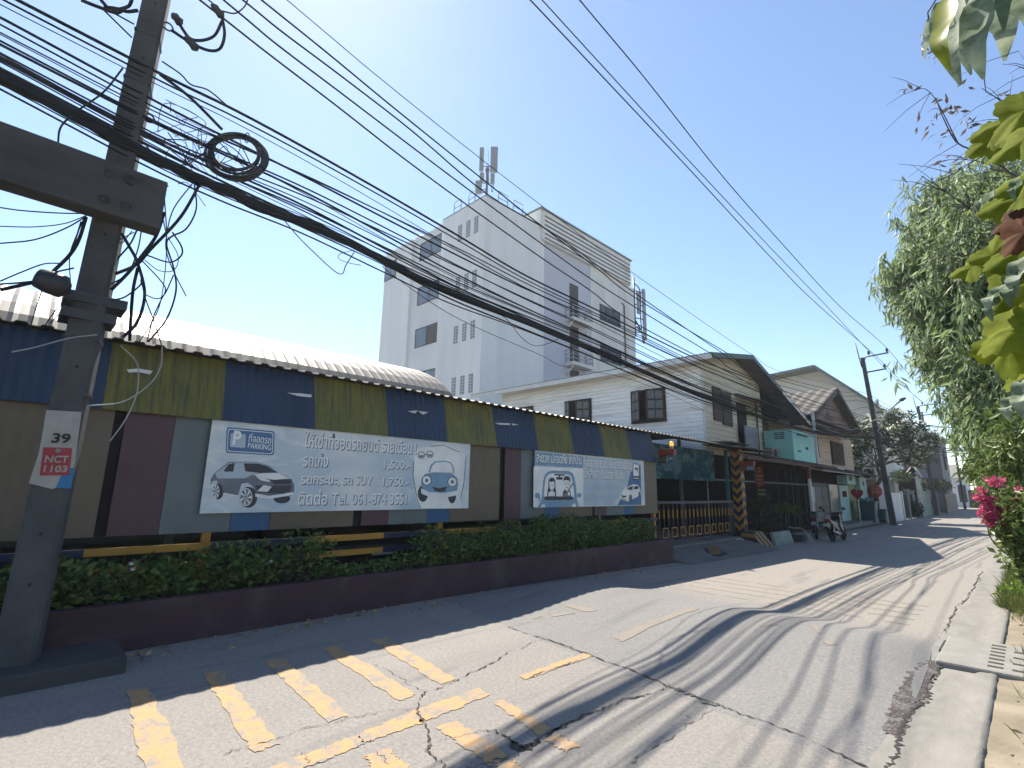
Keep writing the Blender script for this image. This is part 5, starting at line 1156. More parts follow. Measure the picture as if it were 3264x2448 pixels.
mb.add(V, [(2 * i, 2 * i + 2, 2 * i + 3, 2 * i + 1) for i in range(n)]); mb.build('roller_shutter', mat('olive_green_shutter', (.17, .22, .06), .5), hs)
mb = MB(); mb.box((-8.2, 31, -.3), (-7.2, 42, -.05)); mb.build('shop_step', mat('step_concrete', (.2, .21, .2)), hs)
mb = MB(); mb.box((-7.3, 41.0, -.22), (-7.1, 41.5, .1)); tag(mb.build('concrete_block', mat('pale_block', (.5, .5, .46))), 'small pale concrete block at the shop step by the bins', 'block')
# canopy over the pavement: two corrugated runs
def awning(y0, y1, z_in, z_out, x_in, x_out, name='awning', mt=AWN):
    mb = MB(); n = int((y1 - y0) / .16); V = []
    for i in range(n + 1):
        y_ = y0 + (y1 - y0) * i / n; h_ = .035 * (i % 2) + random.uniform(-.008, .008); V += [(x_in, y_, z_in + h_), (x_out, y_, z_out + h_)]
    mb.add(V, [(2 * i, 2 * i + 2, 2 * i + 3, 2 * i + 1) for i in range(n)]); o = mb.build(name, mt, hs); s_ = o.modifiers.new('thickness', 'SOLIDIFY'); s_.thickness = .025
awning(18.2, 21.4, 3.28, 3.10, XH, -6.75); awning(20.6, 31.0, 3.22, 2.92, XH, -6.8); awning(27.6, 43.0, 3.16, 2.72, XH, -6.7)
awning(18.0, 19.8, 3.36, 3.30, XH, -7.1)
mb = MB(); mb.box((-6.82, 20.6, 2.84), (-6.78, 30.8, 2.9)); mb.box((-6.9, 18.6, 2.76), (-6.8, 26.0, 2.86)); mb.build('awning_beam', mat('old_timber', (.09, .055, .04), .8, .3, 3, .3), hs)
mb = MB(); mb.box((-6.74, 27.6, 2.66), (-6.70, 35.3, 2.70)); mb.build('awning_edge', mat('pale_edge', (.5, .46, .44)), hs)
mb = MB(); mb.tube([(-6.95, 29.4, 2.98), (-6.95, 33.0, 2.93)], .035, 6); mb.build('tube_light', WHT, hs)
t = thing('door_banner', 'narrow white and red vertical sign hung in the shop doorway', 'sign', (-8.2, 31.4, 1))
mb = MB(); mb.box((-8.22, 31.35, .65), (-8.20, 31.75, 1.95), 0); mb.box((-8.199, 31.36, .66), (-8.197, 31.74, 1.15), 1)
for k in range(7):
    mi = 2 if k > 2 else 0; z = .70 + k * .165; mb.box((-8.196, 31.43, z), (-8.194, 31.66, z + .03), mi); mb.box((-8.196, 31.43 + .06 * (k % 3), z + .03), (-8.194, 31.47 + .06 * (k % 3), z + .11), mi)
mb.build('cloth', [WHT, RED, PD], t)
# tan upper house next door with tiled gable
th = thing('gabled_house', 'narrow house with brown gable and ribbed tile roof beside the wooden house', 'house', (-12, 36, 0))
def g2(Y): return 7.9 - abs(Y - 36.0) * (.40)
mb = MB(); mb.box((-13, 30.2, 2.9), (-8.05, 41.0, 5.2)); mb.build('upper_wall', CLAP_T, th)
mb = MB(); mb.poly([(-7.95, 30.8, g2(30.8)), (-7.95, 36, g2(36)), (-7.95, 41.2, g2(41.2))]); mb.build('gable', mat('brown_gable', (.30, .2, .185), .75, .12, 2, .1), th)
for sgn in (-1, 1):
    mb = MB(); mb.add([(-7.45, 36, 7.97), (-7.45, 36 + sgn * 5.6, g2(41.6)), (-7.45, 36 + sgn * 5.6, g2(41.6) - .2), (-7.45, 36, 7.72)], [(0, 1, 2, 3)]); o = mb.build('bargeboard', mat('brown_board', (.12, .075, .07)), th); s_ = o.modifiers.new('thickness', 'SOLIDIFY'); s_.thickness = .06
    mb = MB(); V = []; n = 60; m_ = 9
    for j in range(m_ + 1):
        for i in range(n + 1):
            x = -14 + 6.6 * i / n; f = j / m_; V.append((x, 36 + sgn * 5.7 * f, 7.98 - 2.28 * f + .05 * math.sin(i * 1.1) + (.035 if True else 0) * (1 - (j % 1))))
    mb.add(V, [(j * (n + 1) + i, j * (n + 1) + i + 1, (j + 1) * (n + 1) + i + 1, (j + 1) * (n + 1) + i) for j in range(m_) for i in range(n)], 0, True); o = mb.build('tile_roof', mat('grey_tile', (.13, .118, .105), .8, .25, 4, .3, dirt=(.1, .09, .08), dscale=2), th); s_ = o.modifiers.new('thickness', 'SOLIDIFY'); s_.thickness = .05
mb = MB(); mb.poly([(-7.93, 34.2, 5.95), (-7.93, 35.2, 6.7), (-7.93, 36.3, 5.95)]); mb.build('gable_vent', WOOD, th)
mb = MB(); mb.add([(-8.0, 31, 5.35), (-8.0, 38.5, 5.35), (-7.1, 38.5, 5.0), (-7.1, 31, 5.0)], [(0, 1, 2, 3)]); o = mb.build('awning', mat('blue_grey_sheet', (.25, .32, .36), .5), th); s_ = o.modifiers.new('thickness', 'SOLIDIFY'); s_.thickness = .03
mb = MB(); mb.box((-8.05, 31.2, 3.6), (-7.98, 32.6, 4.8)); mb.box((-8.05, 35.4, 3.35), (-7.95, 38.2, 4.75)); mb.build('window', WOOD, th)
mb = MB()
for k in range(9): mb.box((-7.949, 35.5 + .3 * k, 3.4), (-7.93, 35.58 + .3 * k, 4.7))
mb.build('window_bar', mat('bar_brown', (.09, .05, .04)), th)
mb = MB(); mb.box((-7.6, 30.25, 2.9), (-7.48, 30.37, 5.9)); mb.build('white_post', WHT, th)

# ================================================================== WHITE TOWER
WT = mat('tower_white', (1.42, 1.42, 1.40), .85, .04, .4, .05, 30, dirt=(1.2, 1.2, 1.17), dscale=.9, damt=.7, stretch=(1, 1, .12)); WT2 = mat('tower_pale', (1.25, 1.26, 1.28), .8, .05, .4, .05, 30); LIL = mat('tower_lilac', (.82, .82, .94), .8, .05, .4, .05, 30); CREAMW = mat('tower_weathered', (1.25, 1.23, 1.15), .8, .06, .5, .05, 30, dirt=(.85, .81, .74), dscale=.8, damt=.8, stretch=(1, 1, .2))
tw = thing('office_tower', 'tall white multi-storey block with louvred top, small balconies and rooftop rails', 'building', (-33, 33, -.3))
X0, Y0, ZTOP = -26.0, 22.7, 23.2
mb = MB(); mb.box((-31.3, Y0, -.3), (X0, 29.4, ZTOP)); mb.build('corner_block', WT, tw)
mb = MB(); mb.box((-35.8, Y0 + .35, -.3), (-31.3, 43.0, ZTOP - .02)); mb.build('recessed_bay', WT2, tw)
mb = MB(); mb.box((-40.2, Y0 + .1, -.3), (-35.8, 43.0, ZTOP - .04)); mb.build('end_block', WT, tw)
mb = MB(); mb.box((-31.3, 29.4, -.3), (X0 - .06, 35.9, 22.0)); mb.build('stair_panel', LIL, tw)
mb = MB(); mb.box((-31.3, 35.9, -.3), (X0, 43.4, 22.0)); mb.build('side_block', CREAMW, tw)
mb = MB(); mb.box((X0 - 5.2, 29.0, 22.0), (X0 + .25, 42.5, 24.65)); mb.box((X0 - 5.2, 28.7, 23.0), (X0 + .2, 29.0, 24.75)); mb.build('louvre_block', CREAMW, tw)
mb = MB()
for k in range(6): mb.box((X0 + .25, 29.2, 22.12 + .40 * k), (X0 + .262, 42.4, 22.26 + .40 * k))
mb.build('louvre', mat('louvre_dark', (.10, .09, .085)), tw)
mb = MB(); mb.box((X0 - 5, 28.6, 24.65), (X0 + .4, 42.6, 24.78)); mb.build('roof_cap', mat('cap_greygreen', (.2, .25, .25)), tw)
mb = MB(); mb.box((-31.2, Y0 - .03, ZTOP), (X0 + .03, Y0 + .2, ZTOP + .08)); mb.box((X0 - .2, Y0, ZTOP), (X0 + .04, 28.7, ZTOP + .08)); mb.build('parapet_cap', mat('cap_blue', (.45, .52, .54)), tw)
GLB = mat('tower_glass', (.16, .21, .26), .15, .15, 1, 0, spec=.7); FRM = mat('tower_frame', (.06, .065, .07))
def twin(x0, x1, z0, z1, Y, split=True, mt=GLB):
    mb = MB(); mb.box((x0, Y - .012, z0), (x1, Y + .05, z1)); wn = mb.build('window', mt, tw)
    mb = MB(); t = .07
    mb.box((x0 - t, Y - .05, z0 - t), (x1 + t, Y - .001, z0)); mb.box((x0 - t, Y - .05, z1), (x1 + t, Y - .001, z1 + t)); mb.box((x0 - t, Y - .05, z0), (x0, Y - .001, z1)); mb.box((x1, Y - .05, z0), (x1 + t, Y - .001, z1))
    if split: mb.box(((x0 + x1) / 2 - .04, Y - .04, z0), ((x0 + x1) / 2 + .04, Y - .013, z1))
    mb.build('frame', FRM, wn); return wn
for z in (20.85, 16.75, 13.0, 9.2): twin(-34.75, -31.65, z, z + 1.5, Y0 + .35)
twin(-40.1, -38.3, 20.4, 22.0, Y0 + .1)
mb = MB(); mb.box((-33.2, Y0 + .325, 13.02), (-31.67, Y0 + .336, 14.45)); mb.build('window', mat('brown_blind', (.14, .12, .11)), tw)
GB = mat('glass_block', (.30, .33, .34), .3, .3, 6, .3)
for z in (20.5, 16.1, 12.15, 8.15, 4.2):
    for x in (-29.15, -28.15, -27.2):
        mb = MB(); mb.box((x, Y0 - .01, z), (x + .48, Y0 + .05, z + 1.38)); wn = mb.build('window', GB, tw)
        mb = MB()
        for k in range(1, 6): mb.box((x, Y0 - .02, z + k * .23 - .015), (x + .48, Y0 - .011, z + k * .23 + .015))
        mb.box((x + .225, Y0 - .02, z), (x + .255, Y0 - .0115, z + 1.38)); mb.build('glazing_bar', WT2, wn)
for z in (17.2, 13.3, 9.4):
    mb = MB(); mb.box((X0 - .07, 32.85, z - 1.1), (X0 - .045, 34.1, z + 2.3 - .1)); mb.build('balcony_door', mat('dim_door', (.09, .09, .10)), tw)
    z0 = z - 1.55
    mb = MB(); mb.box((X0 - .06, 32.2, z0), (X0 + .85, 35.0, z0 + .28)); b = mb.build('balcony', CREAMW, tw)
    for y_ in (32.4, 34.8):
        mb = MB(); mb.tube([(X0 - .05, y_, z0 - .8), (X0 + .7, y_, z0)], .07, 6); mb.build('bracket', CREAMW, b)
    mb = MB()
    for q in ((X0 + .8, 32.25), (X0 + .8, 33.15), (X0 + .8, 34.05), (X0 + .8, 34.95), (X0, 32.25), (X0, 34.95)): mb.tube([(q[0], q[1], z0 + .28), (q[0], q[1], z0 + 1.35)], .04, 6)
    for zz in (.6, .97, 1.35): mb.tube([(X0, 32.25, z0 + zz), (X0 + .8, 32.25, z0 + zz), (X0 + .8, 34.95, z0 + zz), (X0, 34.95, z0 + zz)], .035, 6)
    mb.build('railing', mat('rail_white', (.6, .6, .6)), b)
for z in (17.1, 13.2, 9.3):
    mb = MB(); mb.box((X0 - .05, 37.3, z), (X0 + .012, 40.7, z + 1.6)); wn = mb.build('window', mat('dark_pane', (.03, .035, .045), .2, .3, 2, 0), tw)
    mb = MB()
    for y_ in (37.3, 38.4, 39.5, 40.65): mb.box((X0 + .013, y_ - .04, z), (X0 + .05, y_ + .04, z + 1.6))
    mb.box((X0 + .013, 37.3, z + .8), (X0 + .05, 40.7, z + .86)); mb.build('frame', FRM, wn)
mb = MB(); mb.tube([(X0 + .08, 41.4, 6), (X0 + .08, 41.4, 19.6), (X0 + .02, 41.0, 19.8)], .07, 6); mb.build('drainpipe', mat('pipe_grey', (.25, .25, .25)), tw)
mb = MB(); mb.lathe([(.75, 0), (.85, .1), (.85, 1.0), (.6, 1.3), (.1, 1.4)], (-37.0, Y0 + 2, ZTOP), n=16); mb.build('water_tank', WT2, tw)
RLM = mat('rail_steel', (.20, .24, .27), .5)
for a, b_ in (((-28.1, Y0 + .1), (-27.35, Y0 + .1)), ((-29.95, Y0 + .1), (-29.05, Y0 + .1)), ((X0 - .1, 24.1), (X0 - .1, 25.15)), ((X0 - .1, 25.75), (X0 - .1, 26.85))):
    mb = MB()
    for p in (a, b_): mb.tube([(*p, ZTOP), (*p, ZTOP + 1.1)], .035, 6)
    for zz in (.55, 1.1): mb.tube([(*a, ZTOP + zz), (*b_, ZTOP + zz)], .03, 6)
    mb.build('roof_railing', RLM, tw)
# rooftop antenna mast
am = thing('antenna_mast', 'rooftop telecom mast with three panel antennas on the tower corner', 'antenna', (-26.6, 23.3, ZTOP))
AX, AY = -26.45, 23.2; ANT = mat('antenna_grey', (.40, .43, .45), .6, .06, 2, 0); MST = mat('mast_steel', (.25, .27, .28), .5, .15, 5, .05)
mb = MB(); mb.tube([(AX, AY, ZTOP - .2), (AX, AY, ZTOP + 2.9)], .09, 8); mb.lathe([(.09, 2.5), (.17, 2.55), (.17, 2.75), (.09, 2.85)], (AX, AY, ZTOP), n=10); mb.build('mast', MST, am)
mb = MB(); mb.tube([(AX + .04, AY, ZTOP + 2.8), (AX + .08, AY, ZTOP + 4.4)], .018, 5); mb.build('lightning_rod', MST, am)
rx = Vector((.69, .72, 0)).normalized()    # across the view
def panel(off, z0, z1, w_, name='panel_antenna'):
    c_ = Vector((AX, AY, 0)) + rx * off; f = Vector((.72, -.69, 0)); mb = MB()
    P = [c_ + rx * s * w_ / 2 + f * q + Vector((0, 0, z)) for z in (ZTOP + z0, ZTOP + z1) for s, q in ((-1, 0), (1, 0), (1, .18), (-1, .18))]
    mb.add(P, [(3, 2, 1, 0), (4, 5, 6, 7), (0, 1, 5, 4), (1, 2, 6, 5), (2, 3, 7, 6), (3, 0, 4, 7)]); mb.build(name, ANT, am)
panel(-.47, 2.5, 4.5, .34); panel(.50, 2.4, 4.6, .56); panel(-.63, .5, 1.6, .50)
panel(-.40, 1.5, 2.3, .34, 'radio_unit'); panel(.02, 1.5, 2.35, .26, 'radio_unit'); panel(.42, 1.45, 2.25, .32, 'radio_unit')
mb = MB()
for z, a, b_ in ((2.95, -.45, .45), (1.5, -.45, .5), (.9, -.45, 0), (.65, -.4, 0)): mb.tube([Vector((AX, AY, ZTOP + z)) + rx * a, Vector((AX, AY, ZTOP + z + (.15 if z < 1 else 0))) + rx * b_], .04, 6)
for a in (-.45, .48): mb.tube([Vector((AX, AY, ZTOP + 1.4)) + rx * a, Vector((AX, AY, ZTOP + 3.9)) + rx * a], .035, 6)
mb.build('bracket', MST, am)
mb = MB(); mb.tube(catmull([Vector((AX, AY, ZTOP + z)) + rx * o_ for z, o_ in ((1.5, .42), (1.15, .34), (.75, .41), (1.15, .50), (1.5, .45))]), .025, 5); mb.tube(catmull([Vector((AX + .1, AY - .12, ZTOP + z)) + rx * o_ for z, o_ in ((2.6, -.06), (1.6, .08), (.7, -.05), (.1, .14))]), .05, 6); mb.build('feeder_cable', DST, am)
an2 = thing('antenna_cluster', 'panel antennas and cabling bracketed off the far side of the tower', 'antenna', (-25.5, 43.6, 18))
mb = MB()
for (y_, z0, z1, w_) in ((45.3, 17.0, 22.6, .35), (44.2, 19.6, 22.0, .5)): mb.box((X0 - .2, y_, z0), (X0 + .05, y_ + w_, z1))
mb.build('panel_antenna', ANT, an2)
mb = MB()
for z in (17.5, 19.0, 20.5, 22.0): mb.tube([(X0 - .3, 43.4, z), (X0 - .1, 45.4, z + .2)], .06, 6)
mb.tube([(X0 - .2, 43.8, 17), (X0 - .2, 43.8, 23.5)], .1, 6); mb.tube(catmull([(X0 - .1, 43.6, 22.8), (X0 + .1, 44.5, 22), (X0, 44.6, 19), (X0 + .1, 44.8, 16.5), (X0 + .05, 45.2, 17.2)]), .06, 6); mb.tube(catmull([(X0 - .1, 43.6, 18.8), (X0 + .1, 44.3, 17.8), (X0, 43.6, 18.0)]), .08, 6); mb.build('bracket', DST, an2)

# ================================================================== BEIGE WAREHOUSE AND FARTHER STREET
BEI = mat('beige_wall', (1.15, 1.13, .98), .85, .05, .3, .05); 
bg_ = thing('beige_warehouse', 'large pale beige gabled warehouse wall rising behind the gabled house', 'building', (-20, 60, 0))
mb = MB(); mb.poly([(-9.4, 66, -.3), (-9.4, 66, 10.2), (-15.2, 66, 15.75), (-26, 66, 14.9), (-26, 66, -.3)][::-1]); mb.quad((-9.4, 66, -.3), (-9.4, 96, -.3), (-9.4, 96, 10.2), (-9.4, 66, 10.2)); mb.build('gable_wall', BEI, bg_)
for a, b_ in (((-7.7, 8.65), (-15.2, 15.8)), ((-15.2, 15.8), (-26.5, 14.9))):
    mb = MB(); mb.add([(a[0], 63.6, a[1]), (b_[0], 63.6, b_[1]), (b_[0], 96, b_[1]), (a[0], 96, a[1])], [(0, 1, 2, 3)]); o = mb.build('roof', mat('grey_green_roof', (.22, .25, .22), .7), bg_); s_ = o.modifiers.new('thickness', 'SOLIDIFY'); s_.thickness = .3; s_.offset = 0

wf = thing('boundary_wall', 'white rendered boundary wall beside the leaning pole', 'wall', (-6.9, 46.5, -.2))
mb = MB(); mb.box((-7.05, 43.9, -.4), (-6.9, 50, 1.75)); mb.build('wall', mat('white_render', (1.0, .98, .94), .8, .08, 1, .1, dirt=(.5, .48, .44), dscale=.8), wf); mb = MB(); mb.box((-7.1, 49.8, -.4), (-6.82, 50.1, 1.9)); mb.build('pier', WHT, wf)
BIN = mat('bin_teal', (.03, .10, .13), .5, .15, 3, .05)
def wheelie(x, y_, s, label):
    t = thing('wheeled_bin', label, 'bin', (x, y_, -.22), 'bins by the pole'); z = -.22
    mb = MB(); mb.add([(x - .30 * s, y_ - .32 * s, z + .08), (x + .30 * s, y_ - .32 * s, z + .08), (x + .30 * s, y_ + .32 * s, z + .08), (x - .30 * s, y_ + .32 * s, z + .08), (x - .38 * s, y_ - .42 * s, z + 1.02 * s), (x + .38 * s, y_ - .42 * s, z + 1.02 * s), (x + .38 * s, y_ + .42 * s, z + 1.02 * s), (x - .38 * s, y_ + .42 * s, z + 1.02 * s)], [(3, 2, 1, 0), (4, 5, 6, 7), (0, 1, 5, 4), (1, 2, 6, 5), (2, 3, 7, 6), (3, 0, 4, 7)]); mb.build('body', BIN, t, .02)
    mb = MB(); mb.box((x - .42 * s, y_ - .46 * s, z + 1.02 * s), (x + .42 * s, y_ + .46 * s, z + 1.10 * s)); mb.build('lid', BIN, t, .02)
    for sy in (-.3, .3): mb = MB(); mb.lathe([(.0, -.03), (.1, -.03), (.1, .03), (0, .03)], (x - .3 * s, y_ + sy * s, z + .1), (0, 1, 0), 12); mb.build('wheel', MATS['tyre_rubber'], t)
wheelie(-7.45, 40.6, 1.25, 'large teal rubbish bin with bags on its lid'); wheelie(-7.0, 42.0, .8, 'smaller teal rubbish bin nearest the leaning pole')
mb = MB(); p = blob((-7.5, 40.5, 1.22), (.32, .4, .1), 60); 
for c_ in p[:14]: mb.lathe([(.01, -.08), (.09, -.04), (.11, .02), (.04, .09), (.01, .1)], tuple(c_), n=7)
tag(mb.build('rubbish_bag', mat('blue_bag', (.2, .33, .42), .4, .2, 9, .3, 20)), 'crumpled pale blue bags lying on the large teal bin', 'rubbish bag')
t = thing('heart_sign', 'red heart-shaped sign on a white post by the green shutter', 'sign', (-7.35, 37.2, -.2))
hc = (-7.3, 37.2, 1.62); mb = MB(); P = []
for i in range(28):
    a = 2 * math.pi * i / 28; P.append((16 * math.sin(a) ** 3 / 17 * .36, (13 * math.cos(a) - 5 * math.cos(2 * a) - 2 * math.cos(3 * a) - math.cos(4 * a)) / 17 * .40))
mb.prism([(hc[0] + a * .95, hc[2] + b_) for a, b_ in P], 'y', 37.17, 37.21); mb.build('heart', mat('heart_red', (.42, .02, .05)), t)
mb = MB(); mb.box((-7.42, 37.165, 1.66), (-7.18, 37.1685, 1.70)); mb.build('lettering', mat('heart_pale', (.55, .25, .25)), t)
mb = MB(); mb.tube([(-7.3, 37.23, -.2), (-7.3, 37.23, 1.6)], .04, 6); mb.build('post', WHT, t)
mb = MB(); mb.box((-7.95, 36.6, 1.42), (-7.72, 36.63, 1.78)); tag(mb.build('small_sign', RED), 'small square red sign left of the heart sign', 'sign')
t = thing('round_sign', 'red-orange round sign on a dark post in front of the white wall', 'sign', (-6.75, 43.4, -.2))
cS = onY(Z3(305, 1262), 43.4); mb = MB(); mb.lathe([(.0, -.02), (.44, -.02), (.44, .02), (.0, .02)], cS, (0, 1, 0), 20); mb.build('plate', mat('orange_red', (.50, .10, .05)), t)
mb = MB(); 
for dx, dz, w_, h_ in ((-.2, .1, .12, .16), (.02, .12, .2, .05), (-.18, -.18, .1, .2), (.06, -.15, .2, .12), (.02, -.02, .07, .1)): mb.box((cS.x + dx, 43.374, cS.z + dz), (cS.x + dx + w_, 43.378, cS.z + dz + h_))
mb.build('lettering', mat('sign_pale', (.6, .4, .3)), t); mb = MB(); mb.tube([(cS.x - .3, 43.42, -.3), (cS.x - .3, 43.42, cS.z + .3)], .04, 6); mb.build('post', DST, t)
t = thing('condenser_unit', 'white outdoor cooling unit mounted high beyond the turquoise wall end', 'air conditioner', (-7.9, 44.5, 2.9)); q = onY(Z3(290, 1085), 44.5)
mb = MB(); mb.box((q.x - .9, 44.5, q.z - .35), (q.x + .15, 44.9, q.z + .55)); mb.build('casing', mat('white_casing', (.6, .6, .58)), t); mb = MB(); mb.disc((q.x - .35, 44.49, q.z + .12), (0, -1, 0), .32, 18); mb.box((q.x - .05, 44.485, q.z - .2), (q.x + .02, 44.495, q.z + .4)); mb.build('fan_grille', INK, t)

MINT = mat('mint_wall', (.35, .46, .38), .8, .12, 2, .1); SLATE = mat('slate_roof', (.10, .11, .12), .7, .2, 3, .2); DARKG = mat('dark_gate', (.03, .03, .035), .6, .3, 3, .05)
# building half hidden by the blossoming tree
t = thing('row_house', 'dim house front behind the blossoming tree and leaning pole', 'house', (-10, 48, -.2))
mb = MB(); mb.box((-16, 44.2, -.3), (-9.0, 53.5, 5.3)); mb.build('wall', mat('grey_brown_wall', (.18, .165, .15), .8, .2, .8, .1), t); mb = MB(); mb.box((-9.0, 45, 3.6), (-8.95, 47, 4.9)); mb.box((-9.0, 49, 3.6), (-8.95, 51, 4.9)); mb.build('window', mat('pale_curtain', (.35, .4, .45)), t)
mb = MB(); mb.add([(-9.0, 44, 3.3), (-9.0, 54, 3.3), (-7.2, 54, 2.8), (-7.2, 44, 2.8)], [(0, 1, 2, 3)]); o = mb.build('awning', SLATE, t); s_ = o.modifiers.new('thickness', 'SOLIDIFY'); s_.thickness = .05
t = thing('cottage', 'little mint-green cottage with steep white-edged gable behind the gate posts', 'house', (-9.5, 59, -.2))
q0 = onY(Z3(730, 975), 58); q1 = onY(Z3(620, 1110), 58); q2 = onY(Z3(800, 1100), 58)
mb = MB(); mb.box((q1.x - 1.2, 58.2, -.3), (q2.x - .1, 64, q2.z)); mb.build('wall', MINT, t)
mb = MB(); mb.poly([(q1.x + 1.3, 58.15, q2.z), (q0.x, 58.15, q0.z - .1), (q2.x, 58.15, q2.z)]); mb.build('gable', MINT, t)
mb = MB(); mb.add([(q0.x, 57.9, q0.z), (q2.x + .15, 57.9, q2.z - .1), (q2.x + .15, 64, q2.z - .1), (q0.x, 64, q0.z)], [(0, 1, 2, 3)]); mb.add([(q0.x, 57.9, q0.z), (q1.x - 1.5, 57.9, q1.z - .1), (q1.x - 1.5, 64, q1.z - .1), (q0.x, 64, q0.z)], [(3, 2, 1, 0)]); o = mb.build('roof', SLATE, t); s_ = o.modifiers.new('thickness', 'SOLIDIFY'); s_.thickness = .12
mb = MB(); mb.tube([(q0.x, 57.85, q0.z), (q2.x + .15, 57.85, q2.z - .1)], .09, 4); mb.tube([(q0.x, 57.85, q0.z), (q0.x - .9, 57.85, q2.z - .1)], .06, 4); mb.box((q2.x - .35, 58.0, -.2), (q2.x - .1, 58.2, q2.z)); mb.box((q2.x - 1.9, 58.0, -.2), (q2.x - 1.65, 58.2, q2.z)); mb.build('trim', WHT, t)
mb = MB(); mb.box((q2.x - 1.6, 58.12, .3), (q2.x - .4, 58.199, q2.z - .2)); mb.build('doorway', INK, t)
# gates and posts along the lane
posts = [(50.4, 2.0), (53.3, 2.0), (56.2, 1.9), (60.0, 1.9), (64.0, 1.85), (68.5, 1.8), (73.0, 1.8)]
glabs = ['dark metal gate next to the white boundary wall', 'second dark gate along the lane before the rounded shrub', 'third dark gate along the lane beyond the rounded shrub', 'dark gate in front of the mid-distance pole', 'dark gate past the mid-distance pole', 'farthest dark gate before the brick wall']
for (a, h_), (b_, _), lb in zip(posts, posts[1:], glabs):
    t = thing('yard_gate', lb, 'gate', (-7.0, (a + b_) / 2, -.22), 'gates along the lane')
    mb = MB(); mb.box((-7.1, a + .15, -.25), (-7.0, b_ - .15, h_ - .3)); mb.build('leaf', DARKG, t)
    mb = MB()
    for k in range(8): yy = a + .3 + (b_ - a - .6) * k / 7; mb.box((-6.999, yy - .03, -.1), (-6.975, yy + .03, h_ - .35))
    mb.build('bar', mat('gate_bar', (.06, .06, .065)), t)
for i, (a, h_) in enumerate(posts[1:]):
    mb = MB(); mb.box((-7.15, a - .14, -.3), (-6.87, a + .14, h_)); mb.box((-7.2, a - .18, h_), (-6.82, a + .18, h_ + .1)); tag(mb.build('gate_post', mat('weathered_white', (.46, .45, .42), .8, .15, 2, .1, dirt=(.25, .24, .22), dscale=3)), 'weathered white gate post standing between the dark gates of the lane', 'gate post', 'gate posts along the lane')
t = thing('gate_canopy', 'small gabled canopy with white fascia over a gate far down the lane', 'canopy', (-7.3, 66, 2.5))
mb = MB(); mb.add([(-6.2, 66, 3.9), (-7.6, 66, 2.9), (-7.6, 70, 2.9), (-6.2, 70, 3.9)], [(0, 1, 2, 3)]); mb.add([(-6.2, 66, 3.9), (-4.9, 66, 2.9), (-4.9, 70, 2.9), (-6.2, 70, 3.9)], [(0, 1, 2, 3)]); o = mb.build('roof', SLATE, t); o.location.x = -1.6; s_ = o.modifiers.new('thickness', 'SOLIDIFY'); s_.thickness = .08
mb = MB(); mb.tube([(-9.2, 65.95, 2.9), (-7.8, 65.95, 3.9), (-6.5, 65.95, 2.9)], .12, 4); mb.build('fascia', WHT, t)
mb = MB(); mb.box((-9.0, 66.1, -.2), (-8.8, 66.3, 3.0)); mb.box((-6.75, 66.1, -.2), (-6.6, 66.3, 3.0)); mb.build('post', WHT, t)
TERR = mat('terracotta_wall', (.30, .185, .15), .85, .15, .8, .15); GRC = mat('grey_concrete', (.27, .29, .30), .85, .1, .8, .1)
t = thing('brick_house', 'brown brick house with pitched roof beyond the cottage', 'house', (-13, 74, -.2))
q = onX(Z3(650, 880), -9.5); mb = MB(); mb.box((-18, 72.5, -.3), (-9.2, 88, 5.2)); mb.build('wall', TERR, t); mb = MB(); mb.add([(-8.8, 72, 5.2), (-8.8, 89, 5.2), (-9.35, 89, 8.0), (-9.35, 72, 8.0)], [(0, 1, 2, 3)]); o = mb.build('roof', mat('terracotta_roof', (.26, .15, .12), .8, .2, 2, .3), t); s_ = o.modifiers.new('thickness', 'SOLIDIFY'); s_.thickness = .15
mb = MB()
for k in range(4): mb.box((-9.199, 74 + 4 * k, 3.0), (-9.15, 75.6 + 4 * k, 4.4))
mb.build('window', GL, t)
t = thing('flat_roofed_house', 'grey concrete flat-roofed house with a dark arched balcony at the far end of the lane', 'house', (-11, 100, -.2))
mb = MB(); mb.box((-22, 90, -.3), (-7.6, 99.9, 9.2)); mb.box((-22.5, 89.5, 9.2), (-7.0, 99.9, 9.5)); mb.build('wall', GRC, t); mb = MB(); mb.lathe([(0, 0), (1.5, 0), (1.5, .1), (0, .1)], (-7.62, 95, 6.6), (1, 0, 0), 18); mb.box((-7.6, 92, 7.0), (-7.5, 98, 7.2)); mb.build('balcony_opening', INK, t)
mb = MB(); mb.box((-15, 92, 9.5), (-10, 97, 11.4)); mb.build('roof_room', GRC, t); mb = MB(); mb.tube([(-9, 91, 9.5), (-9, 91, 13.2)], .2, 6); mb.tube([(-14, 91, 11.4), (-14, 91, 15.5)], .25, 6); mb.build('roof_column', GRC, t)
mb = MB(); mb.box((-6.6, 75, -.3), (-6.4, 88, 1.9)); tag(mb.build('lane_wall', mat('ochre_wall', (.36, .28, .21), .85, .15, 1, .1)), 'low ochre wall at the far bend of the lane', 'wall')
t = thing('white_house', 'pale two-storey house closing the view at the end of the lane', 'house', (-9, 116, -.2)); mb = MB(); mb.box((-14, 113, -.3), (-6.8, 122, 4.6)); mb.build('wall', WT2, t); mb = MB(); mb.add([(-14.5, 112.5, 4.6), (-6.3, 112.5, 4.6), (-8, 118, 7.0), (-13, 118, 7.0)], [(0, 1, 2, 3)]); o = mb.build('roof', mat('grey_roof', (.3, .29, .27)), t); mb = MB()
for k in range(4): mb.box((-13.3 + 1.8 * k, 112.95, .6), (-12.3 + 1.8 * k, 113.0, 3.4))
mb.build('window', GL, t)
t = thing('end_wall', 'dark garden wall and gate at the far end of the lane', 'wall', (-4, 114, -.2)); mb = MB(); mb.box((-6.7, 113, -.3), (6, 113.4, 2.6)); mb.build('wall', mat('dark_wall', (.06, .06, .06), .8, .3, 1, .1), t)
